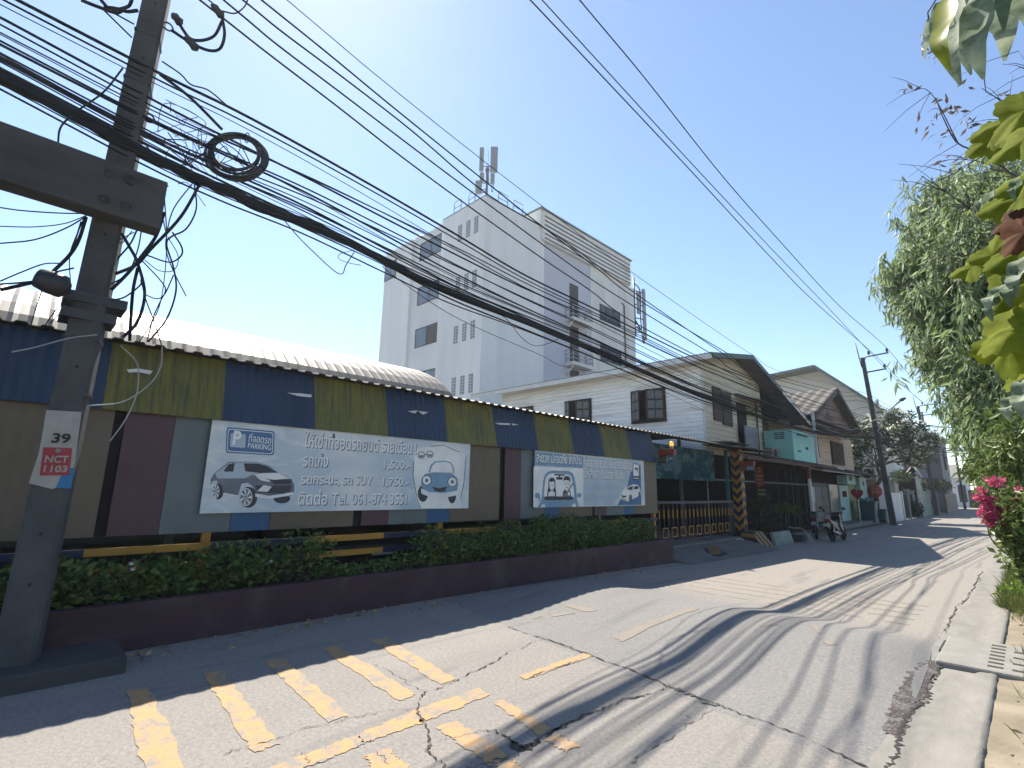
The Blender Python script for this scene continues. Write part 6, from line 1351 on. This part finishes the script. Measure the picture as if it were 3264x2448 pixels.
# ================================================================== MOTORCYCLE, CHAIR
RUB = mat('tyre_rubber', (.015, .015, .015), .9); CHR = mat('chrome_trim', (.5, .5, .5), .2, .1, 5, 0, metal=.9); BKP = mat('black_plastic', (.014, .014, .016), .35, .2, 5, 0); SILV = mat('silver_panel', (.30, .28, .26), .3, .15, 6, 0); ORG = mat('orange_red_panel', (.38, .06, .02), .35, .1, 5, 0); SEAT = mat('seat_vinyl', (.012, .012, .014), .5, .2, 8, .2)
def motorcycle(label, loc, rz, body1, body2, lean=8):
    t = thing('motorcycle', label, 'motorcycle', (0, 0, 0), 'motorcycles in front of the shops')
    R_ = Matrix.Rotation(rad(-lean), 4, 'Y')       # local: +Y is forwards
    def B(mb): mb.v = [tuple(R_ @ Vector(v)) for v in mb.v]; return mb
    for y_ in (-.62, .63):
        mb = MB(); mb.torus((0, y_, .29), (1, 0, 0), .235, .058, 26, 8); wh = B(mb).build('wheel', RUB, t)
        mb = MB(); mb.torus((0, y_, .29), (1, 0, 0), .20, .016, 24, 6); mb.lathe([(0, -.05), (.05, -.05), (.05, .05), (0, .05)], (0, y_, .29), (1, 0, 0), 10)
        for k in range(6): a = k * math.pi / 3; mb.tube([(0, y_ + math.cos(a) * .04, .29 + math.sin(a) * .04), (0, y_ + math.cos(a) * .2, .29 + math.sin(a) * .2)], .010, 5)
        B(mb).build('rim', mat('dark_rim', (.06, .06, .065), .35, .15, 5, 0, metal=.6), wh)
    def shell(name, prof, w0, w1, mt, parent=t):
        """side profile (y,z) list extruded across x with narrower top"""
        mb = MB(); zs = [p[1] for p in prof]; z0, z1 = min(zs), max(zs); n = len(prof)
        f = lambda z: w0 + (w1 - w0) * (z - z0) / (z1 - z0)
        V = [(-f(z), y_, z) for y_, z in prof] + [(f(z), y_, z) for y_, z in prof]
        mb.add(V, [(i, (i + 1) % n, n + (i + 1) % n, n + i) for i in range(n)] + [tuple(range(n))[::-1], tuple(range(n, 2 * n))]); return B(mb).build(name, mt, parent, .012)
    shell('seat', [(-.62, .80), (-.35, .77), (-.02, .74), (.10, .76), (.08, .70), (-.3, .70), (-.60, .74)], .12, .10, SEAT)
    shell('side_panel', [(-.80, .84), (-.62, .79), (-.3, .70), (.06, .68), (.05, .50), (-.18, .46), (-.45, .60), (-.70, .72)], .085, .125, body1)
    shell('tail_panel', [(-.92, .86), (-.78, .85), (-.55, .76), (-.60, .68), (-.80, .76)], .06, .10, body2)
    shell('tail_lamp', [(-.965, .84), (-.915, .865), (-.89, .79), (-.94, .77)], .05, .06, mat('lamp_red', (.4, .02, .02), .2))
    shell('rear_mudguard', [(-.95, .72), (-.80, .74), (-.60, .64), (-.62, .58), (-.85, .62), (-1.0, .50), (-1.04, .52)], .07, .06, BKP)
    shell('number_plate', [(-1.055, .70), (-1.045, .70), (-.985, .53), (-.995, .53)], .09, .09, mat('plate_white', (.6, .6, .58)))
    shell('engine', [(-.18, .46), (.22, .44), (.24, .26), (-.05, .20), (-.22, .28)], .10, .09, mat('engine_grey', (.12, .12, .125), .4, .2, 8, .1, metal=.5))
    shell('leg_shield', [(.05, .68), (.20, .62), (.36, .80), (.44, .92), (.50, .86), (.46, .66), (.36, .42), (.26, .34), (.18, .40)], .17, .10, BKP)
    shell('front_cowl', [(.36, .94), (.46, 1.06), (.58, .98), (.62, .84), (.50, .80)], .10, .11, BKP)
    shell('headlamp', [(.585, .98), (.635, .94), (.64, .86), (.60, .86)], .07, .08, mat('lamp_glass', (.6, .6, .58), .1))
    shell('front_mudguard', [(.40, .56), (.52, .62), (.72, .62), (.90, .46), (.93, .40), (.86, .50), (.70, .56), (.52, .56)], .06, .05, body2)
    shell('under_seat', [(-.62, .66), (-.1, .64), (.1, .50), (.20, .36), (-.10, .40), (-.40, .52)], .115, .115, BKP)
    shell('chain_case', [(-.70, .36), (-.05, .38), (0, .30), (-.10, .22), (-.66, .24)], .10, .10, BKP)
    shell('rear_fender', [(-.98, .62), (-.80, .68), (-.40, .62), (-.42, .54), (-.62, .60), (-.80, .58), (-.94, .48)], .075, .07, BKP)
    mb = MB()
    for s in (-1, 1): mb.tube([(s * .075, .44, .88), (s * .075, .63, .30)], .022, 7)
    B(mb).build('fork', CHR, t)
    mb = MB(); mb.tube(catmull([(-.34, .22, 1.02), (-.22, .36, 1.04), (0, .42, .99), (.22, .36, 1.04), (.34, .22, 1.02)]), .014, 7); hb = B(mb).build('handlebar', BKP, t)
    mb = MB()
    for s in (-1, 1): mb.tube([(s * .27, .30, 1.03), (s * .33, .27, 1.18)], .008, 5); mb.lathe([(.0, -.012), (.06, -.012), (.065, .01), (0, .012)], (s * .36, .27, 1.20), (0, 1, 0), 14)
    B(mb).build('mirror', BKP, hb)
    mb = MB(); mb.tube(catmull([(.11, .18, .30), (.13, -.1, .24), (.14, -.45, .30), (.15, -.85, .40)]), [.02] * 12 + [.045] * 13, 9); B(mb).build('exhaust', CHR, t)
    mb = MB()
    for s in (-1, 1): mb.tube([(s * .11, -.62, .30), (s * .11, -.52, .66)], .024, 7)
    B(mb).build('shock_absorber', CHR, t)
    mb = MB(); mb.tube([(-.08, -.05, .24), (-.26, -.10, .0)], .014, 6); mb.build('side_stand', BKP, t)
    mb = MB(); mb.tube([(-.09, -.75, .86), (-.09, -.98, .92), (.09, -.98, .92), (.09, -.75, .86)], .012, 6); B(mb).build('grab_rail', CHR, t)
    t.location = loc; t.rotation_euler.z = rz
    return t
m1 = motorcycle('silver and orange underbone motorcycle parked with its front wheel towards the far end', (-5.40, 23.55, -.205), rad(-4), SILV, ORG)
m2 = motorcycle('dark motorcycle half hidden behind the silver and orange one', (-6.35, 24.3, -.21), rad(14), BKP, BKP, 6)
ch = thing('broken_chair', 'old tubular chair with a pale seat leaning at the edge of the pavement', 'chair', (-6.0, 21.7, -.2))
mb = MB(); mb.tube(catmull([(-6.55, 21.5, .33), (-6.35, 21.55, .30), (-6.15, 21.6, .31), (-6.05, 21.7, .18), (-5.95, 21.8, -.05), (-5.86, 21.85, -.2)]), .022, 7); mb.tube([(-6.3, 21.55, -.2), (-6.28, 21.6, .1), (-6.1, 21.65, .12)], .02, 7); mb.build('frame', mat('tube_grey', (.35, .36, .36), .4), ch)
mb = MB(); mb.add([(-6.1, 21.75, .12), (-5.93, 21.8, .12), (-5.80, 21.9, -.20), (-5.92, 21.85, -.21)], [(0, 1, 2, 3)]); o = mb.build('seat', mat('dirty_white', (.52, .50, .47), .8, .12, 3, .1, dirt=(.35, .32, .3), dscale=5), ch); s_ = o.modifiers.new('thickness', 'SOLIDIFY'); s_.thickness = .03
mb = MB(); mb.box((-6.6, 21.5, -.2), (-6.1, 21.9, .05)); tag(mb.build('crate', mat('dark_crate', (.04, .04, .04))), 'dark low crate behind the leaning tubular chair', 'crate')
o = thing('rag', 'scrap of pale cloth lying at the foot of the tubular chair', 'rag', (-6.1, 21.2, -.2)); mb = MB(); V = [( -6.2 + .07 * i + random.uniform(-.02, .02), 21.0 + .07 * j, slope(21) + .01 + .05 * random.random()) for j in range(5) for i in range(5)]
mb.add(V, [(j * 5 + i, j * 5 + i + 1, (j + 1) * 5 + i + 1, (j + 1) * 5 + i) for j in range(4) for i in range(4)], 0, True); mb.build('cloth', mat('rag_white', (.5, .5, .47)), o)

# ================================================================== TREES AND PLANTS
BARK = mat('grey_bark', (.16, .13, .10), .9, .3, 6, .5, 30, stretch=(1, 1, .25))
def branch(mb, a, b_, r0, r1, wob=.12, n=5):
    a = Vector(a); b_ = Vector(b_); L = (b_ - a).length
    pts = [a.lerp(b_, i / n) + (Vector((random.uniform(-1, 1), random.uniform(-1, 1), random.uniform(-.5, .5))) * wob * L * .3 if 0 < i < n else Vector()) for i in range(n + 1)]
    P = catmull(pts, 4); k = len(P); mb.tube(P, [r0 + (r1 - r0) * i / (k - 1) for i in range(k)], 6); return P
# eucalyptus on the right verge
EU1 = leafmat('eucalyptus_leaf', (.22, .32, .15), (.54, .62, .40), .5, .45, .2); EU2 = leafmat('eucalyptus_young_leaf', (.18, .27, .06), (.34, .40, .12), .5, .4)
eu = thing('eucalyptus_tree', 'tall eucalyptus with hanging narrow grey-green leaves on the right verge', 'tree', (1.1, 11.5, -.05))
mb = MB(); tp = branch(mb, (1.1, 11.5, -.2), (1.5, 11.2, 7.6), .2, .05, .1, 6)
cl = []   # clumps: (centre, radii, leaves)
for (px, py, Y, r, n) in ((2000, 545, 11.0, .55, 800), (1950, 575, 11.2, .42, 520), (2040, 480, 10.8, .62, 900), (2085, 420, 11.2, .55, 700), (2150, 375, 11.4, .5, 500), (2060, 590, 10.8, .62, 1000), (2110, 520, 10.4, .65, 1000),
        (2170, 440, 10.8, .7, 900), (2150, 600, 10.6, .7, 1000), (2020, 640, 11.0, .5, 640), (2060, 720, 10.9, .55, 760), (2130, 690, 10.5, .65, 900), (2200, 560, 10.8, .7, 800), (2110, 790, 10.8, .5, 720), (2160, 770, 10.4, .6, 800),
        (2150, 850, 10.6, .50, 700), (2195, 680, 10.3, .7, 800), (2200, 820, 10.2, .6, 700), (2175, 930, 10.6, .45, 560), (2210, 930, 10.2, .5, 560), (2090, 870, 11.2, .22, 130), (2060, 930, 12.6, .12, 40), (1985, 700, 11.0, .2, 90), (2010, 770, 11.0, .18, 60), (2030, 410, 11.3, .4, 220)):
    cl.append((onY(ZT(px, py), Y), r, n))
for (c_, r, n) in (((2.6, 10.8, 7.6), 1.1, 500), ((2.8, 11.5, 7.0), 1.3, 700), ((2.1, 10.8, 5.2), 1.1, 600), ((2.4, 12.5, 5.6), 1.2, 600), ((3.0, 12.4, 8.6), 1.0, 400), ((1.2, 11.0, 4.2), .9, 500)): cl.append((Vector(c_), r, n))
P = []; D = []
for c_, r, n in cl:
    i = min(range(len(tp)), key=lambda i: (tp[i] - c_).length + abs(tp[i].z - c_.z + r) * .4); branch(mb, tp[i], c_ + Vector((0, 0, r * .4)), .03, .008, .25)
    m_ = max(4, n // 9)
    for k in range(m_):       # little hanging sprays so the crown stays ragged
        s_ = c_ + Vector(rng.normal(size=3) * r * np.array([.5, .55, .5])); q = 26
        u_ = rng.uniform(0, 1, q)[:, None]; tip_ = np.array([random.uniform(-.18, .18), random.uniform(-.18, .18), -random.uniform(.25, .6)]) * min(1, r * 2.2)
        P.append(np.array(s_) + u_ * tip_ + rng.normal(size=(q, 3)) * .045); d = rng.normal(size=(q, 3)) * .42; d[:, 2] -= .9; D.append(d)
P = np.concatenate(P); D = np.concatenate(D); k = rng.random(len(P)) < .82
mb.build('trunk', BARK, eu)
leafmesh('foliage', [(*leaves(int(k.sum()), P[k], .21, .040, D[k], curve=.22), 0), (*leaves(int((~k).sum()), P[~k], .17, .036, D[~k], curve=.2), 1)], [EU1, EU2], eu)

# nearer tree on the right verge with leaves low beside the lane
LO = leafmat('verge_leaf', (.08, .14, .03), (.26, .32, .10), .4, .4)
vt = thing('slender_tree', 'leafy slender tree at the right edge above the pink bougainvillea', 'tree', (.55, 8.4, .0))
mb = MB(); tp2 = branch(mb, (.55, 8.4, -.1), (.45, 8.6, 4.2), .08, .03, .1, 5); P = []; D = []
for (px, py, Y, r, n) in ((2150, 985, 8.6, .28, 420), (2190, 1000, 8.2, .32, 480), (2120, 1010, 9.0, .22, 260), (2205, 1060, 8.0, .3, 420), (2160, 1040, 8.4, .26, 320), (2215, 970, 8.2, .35, 420), (2210, 900, 8.0, .35, 300)):
    c_ = onY(ZT(px, py), Y); branch(mb, min(tp2, key=lambda q: (q - c_).length), c_, .018, .005, .2); p = blob(c_, (r, r, r * .9), n, .15); P.append(p); d = rng.normal(size=(n, 3)) * .6; d[:, 2] -= .7; D.append(d)
mb.build('trunk', BARK, vt); P = np.concatenate(P); D = np.concatenate(D); leafmesh('foliage', [(*leaves(len(P), P, .13, .032, D, curve=.25), 0)], LO, vt)

# bougainvillea
PINK = leafmat('pink_bract', (.62, .07, .20), (.85, .22, .36), .35, .6)
bo = thing('bougainvillea', 'bougainvillea bush with bright pink flowers leaning over the right verge', 'bush', (.25, 7.6, .0))
mb = MB(); P = []; D = []; PP = []; base = Vector((.25, 7.7, -.05))
for (px, py, Y, r, n) in ((2160, 1075, 7.6, .22, 260), (2195, 1100, 7.4, .25, 320), (2175, 1130, 7.6, .20, 240), (2215, 1150, 7.4, .26, 320), (2205, 1190, 7.5, .22, 240), (2190, 1160, 7.8, .2, 200), (2225, 1110, 7.2, .25, 260), (2235, 1210, 7.4, .25, 260)):
    c_ = onY(ZT(px, py), Y); branch(mb, base, c_, .02, .006, .25); p = blob(c_, (r, r, r), n, .1); P.append(p); D.append(rng.normal(size=(n, 3)))
for (px, py, r, n) in ((2128, 1078, .06, 60), (2148, 1040, .07, 50), (2140, 1095, .08, 80), (2130, 1110, .09, 90), (2160, 1105, .09, 100), (2150, 1118, .07, 70), (2175, 1098, .07, 50), (2195, 1080, .07, 50), (2205, 1115, .06, 40), (2140, 1130, .05, 40), (2112, 1075, .04, 25), (2120, 1060, .035, 16), (2210, 1060, .05, 26)):
    c_ = onY(ZT(px, py), 7.35); branch(mb, base, c_, .012, .004, .25); PP.append(blob(c_, (r, r, r * .75), n, .05))
mb.build('stem', STEM, bo); P = np.concatenate(P); D = np.concatenate(D); PP = np.concatenate(PP)
leafmesh('foliage', [(*leaves(len(P), P, .075, .042, D), 0)], LO, bo); leafmesh('blossom', [(*leaves(len(PP), PP, .045, .036, rng.normal(size=(len(PP), 3)), fold=.5), 0)], PINK, bo)

# bare twiggy shrub reaching over the verge
tw_ = thing('bare_shrub', 'bare thin-twigged branches with a few withered leaves against the sky', 'branch', (.6, 5.2, 0)); mb = MB(); tips = []
TWM = mat('twig_dark', (.07, .06, .055), .9)
for pts in (([2280, 620], [2240, 520], [2160, 480], [2095, 450], [2045, 415], [1990, 380]), ([2095, 450], [2030, 480], [1975, 500]), ([2045, 415], [2010, 400], [1995, 380]), ([2260, 420], [2190, 380], [2130, 335], [2070, 310], [2040, 260], [2020, 210]), ([2130, 335], [2080, 360], [2030, 400]), ([2190, 380], [2120, 350], [2050, 345], [2000, 360]),
            ([2280, 350], [2230, 320], [2190, 260], [2170, 225], [2120, 190]), ([2230, 320], [2180, 230], [2130, 200]), ([2070, 310], [2010, 200], [1960, 195]), ([2095, 450], [2085, 420], [2010, 440]), ([2280, 560], [2200, 520], [2120, 505], [2030, 500]), ([2160, 480], [2100, 500], [2040, 540]), ([2120, 505], [2080, 560], [2015, 600]), ([2290, 250], [2240, 170], [2200, 110])):
    P = catmull([onY(ZT(*p), 4.6 + .15 * math.sin(p[0])) for p in pts], 5); k = len(P); big = len(pts) > 4; mb.tube(P, [(.009 if big else .004) * (1 - .75 * i / (k - 1)) for i in range(k)], 5); tips += P[k // 2:]
    for _ in range(7):
        a = random.choice(P); e = a + Vector((random.uniform(-.35, .05), random.uniform(-.2, .2), random.uniform(-.2, .28))); mb.tube([a, a.lerp(e, .5) + Vector((0, 0, .02)), e], [.0025, .002, .001], 4)
mb.build('twigs', TWM, tw_)
c_ = np.array([onY(ZT(x + random.uniform(-14, 14), y + random.uniform(-14, 14)), 4.6) for x, y in ((1998, 75), (2005, 100), (2000, 110), (2020, 210), (1962, 195), (2035, 235), (2055, 235), (2065, 232), (2020, 260), (2025, 300), (2035, 290), (2045, 345), (2060, 360), (2080, 180), (2170, 200), (2180, 215), (2075, 240), (1995, 270), (2030, 90), (2012, 130), (2090, 270), (2100, 262), (2088, 258)) for _ in range(4)])
leafmesh('withered_leaves', [(*leaves(len(c_), c_, .05, .024, None, droop=.6, curve=.6), 0)], leafmat('withered_leaf', (.12, .09, .07), (.35, .29, .23), .3), tw_)

# big leaves close to the camera -------------------------------------
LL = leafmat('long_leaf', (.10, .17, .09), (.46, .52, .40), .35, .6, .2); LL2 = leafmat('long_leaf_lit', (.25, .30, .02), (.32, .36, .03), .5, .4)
nb = thing('hanging_branch', 'branch of long drooping grey-green leaves hanging into the top right corner', 'branch', (.4, 2.0, 3.6))
def bigleaf(mb, base, tip, w_, side, mi=0, n=8, cup=.25):
    base = Vector(base); tip = Vector(tip); d = (tip - base); s = Vector(side).normalized(); nn = d.cross(s).normalized(); V = []
    for i in range(n + 1):
        t = i / n; ww = w_ * .5 * (math.sin(math.pi * min(1, t * .92 + .06)) ** .8) * (1.1 - .5 * t) + .0006; c_ = base + d * t + nn * (.10 * d.length * math.sin(t * 3.0) + .01 * math.sin(t * 11))
        V += [c_ - s * ww + nn * ww * cup, c_, c_ + s * ww + nn * ww * cup]
    mb.add(V, [(3 * i + j, 3 * i + j + 1, 3 * i + 4 + j, 3 * i + 3 + j) for i in range(n) for j in (0, 1)], mi, True)
mb = MB(); ms = MB()
def nearp(x, y, Y=1.55): return onY(ZT(x, y), Y)
for i, (bx, by, ex, ey, w_, mi) in enumerate(((2062, -20, 2048, 150, .075, 1), (2072, -10, 2072, 182, .085, 0), (2040, 0, 2022, 120, .06, 0), (2100, -20, 2095, 160, .07, 0), (2120, -10, 2122, 168, .085, 0), (2150, -30, 2172, 130, .075, 0), (2085, -60, 2050, 60, .06, 0), (2135, -40, 2130, 60, .05, 1), (2196, -40, 2236, 75, .08, 0), (2160, -60, 2200, 40, .06, 0),
                                              (2006, 40, 1996, 125, .02, 0), (2110, -40, 2140, 70, .05, 0), (2180, -40, 2168, 60, .05, 0))):
    Y = 1.5 + .1 * (i % 4); b_ = nearp(bx, by, Y); e = nearp(ex, ey, Y + random.uniform(-.06, .06)); sd = Vector((1, random.uniform(-.7, .7), 0)); bigleaf(mb, b_, e, w_ * .9, sd, mi); ms.tube([b_ + Vector((.05, .02, .1)), b_ + Vector((0, 0, .02)), b_], .002, 5)
mb.build('foliage', [LL, LL2], nb)
ms.tube(catmull([nearp(2400, -260, 1.7), nearp(2250, -150, 1.65), nearp(2120, -90, 1.6), nearp(2020, -50, 1.55)]), [.008] * 24 + [.004], 6); ms.tube(catmull([nearp(2400, -260, 1.7), (.55, 2.0, 4.1), (.95, 2.4, 3.9)], 6), [.008 + .0015 * i for i in range(13)], 6); ms.build('twig', STEM, nb)
mb = MB(); branch(mb, (1.1, 2.5, -.1), (.9, 2.35, 4.9), .09, .04, .06, 6); mb.build('trunk', BARK, nb)
p = blob((1.15, 2.6, 5.1), (.8, .8, .6), 420, .1); dd = rng.normal(size=p.shape) * .5; dd[:, 2] -= .8; leafmesh('crown', [(*leaves(len(p), p, .2, .05, dd), 0)], LL, nb)
VL = leafmat('vine_leaf', (.17, .225, .015), (.30, .335, .04), .5, .8, .15); BR = leafmat('brown_leaf', (.07, .03, .015), (.14, .06, .03), .2, .8, .1)
vn = thing('climbing_vine', 'vine with large lobed yellow-green leaves close on the right edge', 'vine', (.5, 2.0, 0))
def lobed(mb, c, r, ang, tilt, mi=0):
    """five-lobed toothed leaf, radius r, facing the lane"""
    c = Vector(c); u = Vector((math.cos(ang), tilt * .5, math.sin(ang))).normalized(); nrm = Vector((-.35, -.9, .35 + tilt)).normalized(); v = nrm.cross(u).normalized(); u = v.cross(nrm)
    K = 60; ring = []
    for i in range(K):
        a = -math.pi + 2 * math.pi * i / K; lob = .62 + .38 * abs(math.cos(2.5 * a * .82)) ** 1.3; lob *= 1 + .07 * math.sin(i * 2.1); lob *= .35 + .65 * min(1, abs(abs(a) - math.pi) / .45 + .25)
        ring.append(c + (u * math.cos(a) + v * math.sin(a)) * r * lob + nrm * r * (.12 * math.cos(3 * a) + .05 * math.sin(7 * a) - .15 * lob))
    inner = [c.lerp(q, .5) + nrm * r * .06 for q in ring]
    mb.add([c] + inner + ring, [(0, 1 + i, 1 + (i + 1) % K) for i in range(K)] + [(1 + i, 1 + K + i, 1 + K + (i + 1) % K, 1 + (i + 1) % K) for i in range(K)], mi, True)
mb = MB(); ms = MB(); anchor = [nearp(2330, 200 + 160 * k, 2.1) for k in range(6)]; ms.tube(catmull(anchor), .007, 6)
for i, (x, y, Y, r, ang, mi) in enumerate(((2168, 262, 1.9, .105, 2.9, 0), (2140, 300, 2.0, .085, 3.3, 0), (2215, 235, 1.8, .11, 2.2, 0), (2212, 300, 1.7, .10, 3.6, 0), (2205, 425, 1.9, .10, 2.8, 0), (2170, 440, 2.0, .085, 3.0, 0), (2190, 475, 1.75, .06, 3.5, 1), (2215, 500, 1.7, .08, 3.9, 1),
                                           (2205, 540, 1.8, .10, 3.3, 0), (2100, 575, 2.1, .075, 3.2, 0), (2145, 550, 2.05, .08, 2.9, 0), (2190, 620, 1.8, .09, 3.8, 0), (2205, 700, 1.75, .13, 4.1, 0), (2185, 745, 1.8, .11, 4.6, 0), (2225, 640, 1.9, .10, 3.0, 0), (2230, 380, 1.9, .11, 3.0, 0), (2230, 800, 2.1, .1, 4.0, 0))):
    q = nearp(x, y, Y); lobed(mb, q, r * .85, ang, random.uniform(-.3, .3), mi); a = min(anchor, key=lambda p: (p - q).length); ms.tube([a, a.lerp(q, .6) + Vector((0, 0, .05)), q], [.004, .003, .002], 5)
for (x, y, ex, ey, w_) in ((2150, 420, 2110, 452, .03), (2172, 620, 2132, 668, .05), (2196, 590, 2180, 660, .045), (2150, 640, 2140, 690, .04), (2205, 560, 2195, 640, .05), (2200, 390, 2190, 430, .03), (2185, 860, 2178, 905, .04), (2212, 820, 2206, 900, .045)):
    bigleaf(mb, nearp(x, y, 1.8), nearp(ex, ey, 1.75), w_, Vector((1, -.3, .2)), 2)
ms.tube(catmull([(.55, 2.25, -.05), (.5, 2.2, .5), anchor[-1], anchor[-2]], 6), .012, 6); ms.build('stem', STEM, vn)
mb.build('foliage', [VL, BR, LL], vn)
mb = MB(); mb.tube([(.58, 2.28, -.1), (.56, 2.26, 3.3)], .03, 8); mb.build('stake', BARK, vn)

# grass and weeds on the verge
GRS = leafmat('verge_grass', (.08, .12, .02), (.24, .25, .08), .35, .6)
pts = []
for _ in range(5200):
    Y = random.uniform(2, 40) if random.random() < .55 else random.uniform(11, 17.5); X = -.34 + abs(random.gauss(0, .5)) + (.08 if Y < 9 else 0)
    dens = .05 if Y < 9.5 else (1.0 if 10.5 < Y < 17 else .35)
    if random.random() < dens: pts.append((X - (.12 if 11 < Y < 17 else 0), Y, slope(Y) + .03))
for i in range(240): pts.append((random.gauss(-.42, .08), random.uniform(10, 40), slope(20) + .02))
pts = np.array(pts); reps = np.repeat(pts, 7, 0); reps[:, :2] += rng.normal(size=(len(reps), 2)) * .05; d = rng.normal(size=reps.shape) * .45; d[:, 2] = 1
o = leafmesh('verge_grass', [(*leaves(len(reps), reps, .17, .013, d, curve=.3), 0)], GRS); o['kind'] = 'stuff'
t = thing('weed_clump', 'bright green low weed clump where the verge meets the gutter', 'plant', (-.3, 12.5, -.1))
p = np.concatenate([blob((-.30, 12.4, -.02), (.28, .9, .16), 700), blob((-.1, 13.4, .05), (.3, .8, .22), 500)]); d = rng.normal(size=p.shape); d[:, 2] = abs(d[:, 2]); leafmesh('foliage', [(*leaves(len(p), p, .08, .04, d), 0)], leafmat('weed_leaf', (.10, .17, .02), (.22, .30, .05), .4), t)
# hedge of shrubs farther along the right verge
for i, (Y, X, r, h_, lab) in enumerate(((18, 1.0, .9, 2.6, 'rounded shrub on the right verge just beyond the bougainvillea'), (24, .8, 1.1, 3.2, 'taller shrub on the right verge behind the rounded shrub'), (32, .8, 1.3, 4.0, 'bushy tree on the right verge midway along the lane'), (44, .6, 1.6, 4.6, 'broad tree on the right verge toward the far end of the lane'), (62, .2, 2.0, 5.0, 'far tree on the right verge near the bend'))):
    t = thing('verge_shrub', lab, 'shrub', (X, Y, -.2), 'shrubs along the right verge'); n = 1300
    p = np.concatenate([blob((X + random.uniform(-.3, .3) * r, Y + random.uniform(-.5, .5) * r, h_ * z), (r * .7, r * .8, h_ * .24), n // 4) for z in (.25, .45, .65, .85)]); d = rng.normal(size=p.shape); leafmesh('foliage', [(*leaves(len(p), p, .12 + .004 * Y, .05 + .0015 * Y, d), 0)], LO, t); mb = MB(); branch(mb, (X, Y, -.25), (X, Y, h_ * .7), .07, .03); mb.build('stem', STEM, t)

# frangipani with white blossom behind the leaning pole
PLM = leafmat('frangipani_leaf', (.03, .06, .02), (.12, .17, .06), .3, .35); BLS = leafmat('white_blossom', (.95, .94, .80), (1.1, 1.08, .85), .5, .6)
fr = thing('blossom_tree', 'spreading tree dotted with creamy white blossom behind the leaning pole', 'tree', (-7.9, 46, -.2)); mb = MB()
tpf = branch(mb, (-7.9, 46.5, -.3), (-7.6, 46, 3.6), .2, .13, .2); P = []; Q = []
for (px, py, Y, rx_, rz2, n) in ((1835, 935, 44, .75, .7, 320), (1850, 980, 44, .6, .6, 260), (1880, 925, 45, .9, .55, 300), (1925, 925, 46, 1.1, .65, 420), (1960, 930, 46, .9, .7, 380), (1985, 955, 46, .75, .6, 300), (1870, 955, 45, .8, .6, 260), (2005, 955, 46.5, .6, .5, 200), (1950, 970, 46, .9, .6, 300), (1995, 985, 47, .6, .5, 180), (1905, 950, 45.5, .9, .5, 260), (1825, 1005, 43.0, .6, .6, 260), (1810, 960, 43.0, .55, .6, 220), (1850, 1015, 43.5, .5, .5, 180), (1930, 895, 46, .7, .45, 120), (1975, 990, 46.5, .55, .5, 140)):
    c_ = onY(ZT(px, py), Y); branch(mb, tpf[-1], c_, .07, .02, .3); k = 22
    for _ in range(n // 8):
        s_ = np.array(c_) + rng.normal(size=3) * np.array([rx_, rx_, rz2]) * .6; P.append(s_ + rng.normal(size=(16, 3)) * .12)
        if random.random() < .36: Q.append(s_ + np.array([0, -.18, .16]) + rng.normal(size=(10, 3)) * .12)
mb.build('trunk', BARK, fr); P = np.concatenate(P); Q = np.concatenate(Q); d = rng.normal(size=P.shape); d[:, 2] = abs(d[:, 2]) * .6
leafmesh('foliage', [(*leaves(len(P), P, .34, .10, d, curve=.2), 0)], PLM, fr); leafmesh('blossom', [(*leaves(len(Q), Q, .22, .18, rng.normal(size=Q.shape), fold=.4), 0)], BLS, fr)
t = thing('round_shrub', 'dark rounded shrub between the gate posts along the lane', 'shrub', (-6.7, 55.5, -.2)); p = blob((-6.65, 55.2, .45), (.45, .6, .7), 700); leafmesh('foliage', [(*leaves(len(p), p, .16, .07), 0)], leafmat('deep_leaf', (.012, .025, .01), (.03, .055, .02), .2), t); mb = MB(); branch(mb, (-6.7, 55.3, -.3), (-6.7, 55.3, .6), .05, .02); mb.build('stem', STEM, t)
for i, (px, py, Y, r, n, lab) in enumerate(((1945, 1030, 57, 1.0, 260, 'dark foliage shrub hanging over the gates before the mint cottage'), (2010, 1045, 64, 1.0, 260, 'yellow-flowered shrub by the mid-distance pole'), (2035, 1050, 72, 1.2, 280, 'shrub rising above the farthest dark gate'), (1985, 1050, 60, .8, 200, 'small shrub against the mint cottage front'))):
    c_ = onY(ZT(px, py), Y); t = thing('garden_shrub', lab, 'shrub', (c_.x, c_.y, -.2), 'garden shrubs along the lane'); p = blob(c_, (r * .8, r, r * .6), n * 2); leafmesh('foliage', [(*leaves(len(p), p, .26, .11), 0), (*leaves(40, blob(c_ + Vector((0, -r, .2)), (r * .4, .3, r * .3), 40), .2, .16), 1)], [PLM, leafmat('yellow_flower', (.55, .42, .04), (.6, .5, .1), .3) if i in (1, 2) else PLM], t); mb = MB(); branch(mb, (c_.x, c_.y, -.3), c_, .08, .03); mb.build('stem', STEM, t)
hb = MB(); hb.box((-190, -70, -1.6), (110, 210, 27.5)); hz = hb.build('haze', []); 
mh = bpy.data.materials.new('haze_air'); mh.use_nodes = True; nh = mh.node_tree; nh.nodes.remove(nh.nodes['Principled BSDF']); pv = nh.nodes.new('ShaderNodeVolumePrincipled')
pv.inputs['Color'].default_value = (.92, .96, 1, 1); pv.inputs['Density'].default_value = .0007; pv.inputs['Anisotropy'].default_value = .45
nh.links.new(pv.outputs[0], nh.nodes['Material Output'].inputs['Volume']); hz.data.materials.append(mh); hz['kind'] = 'stuff'
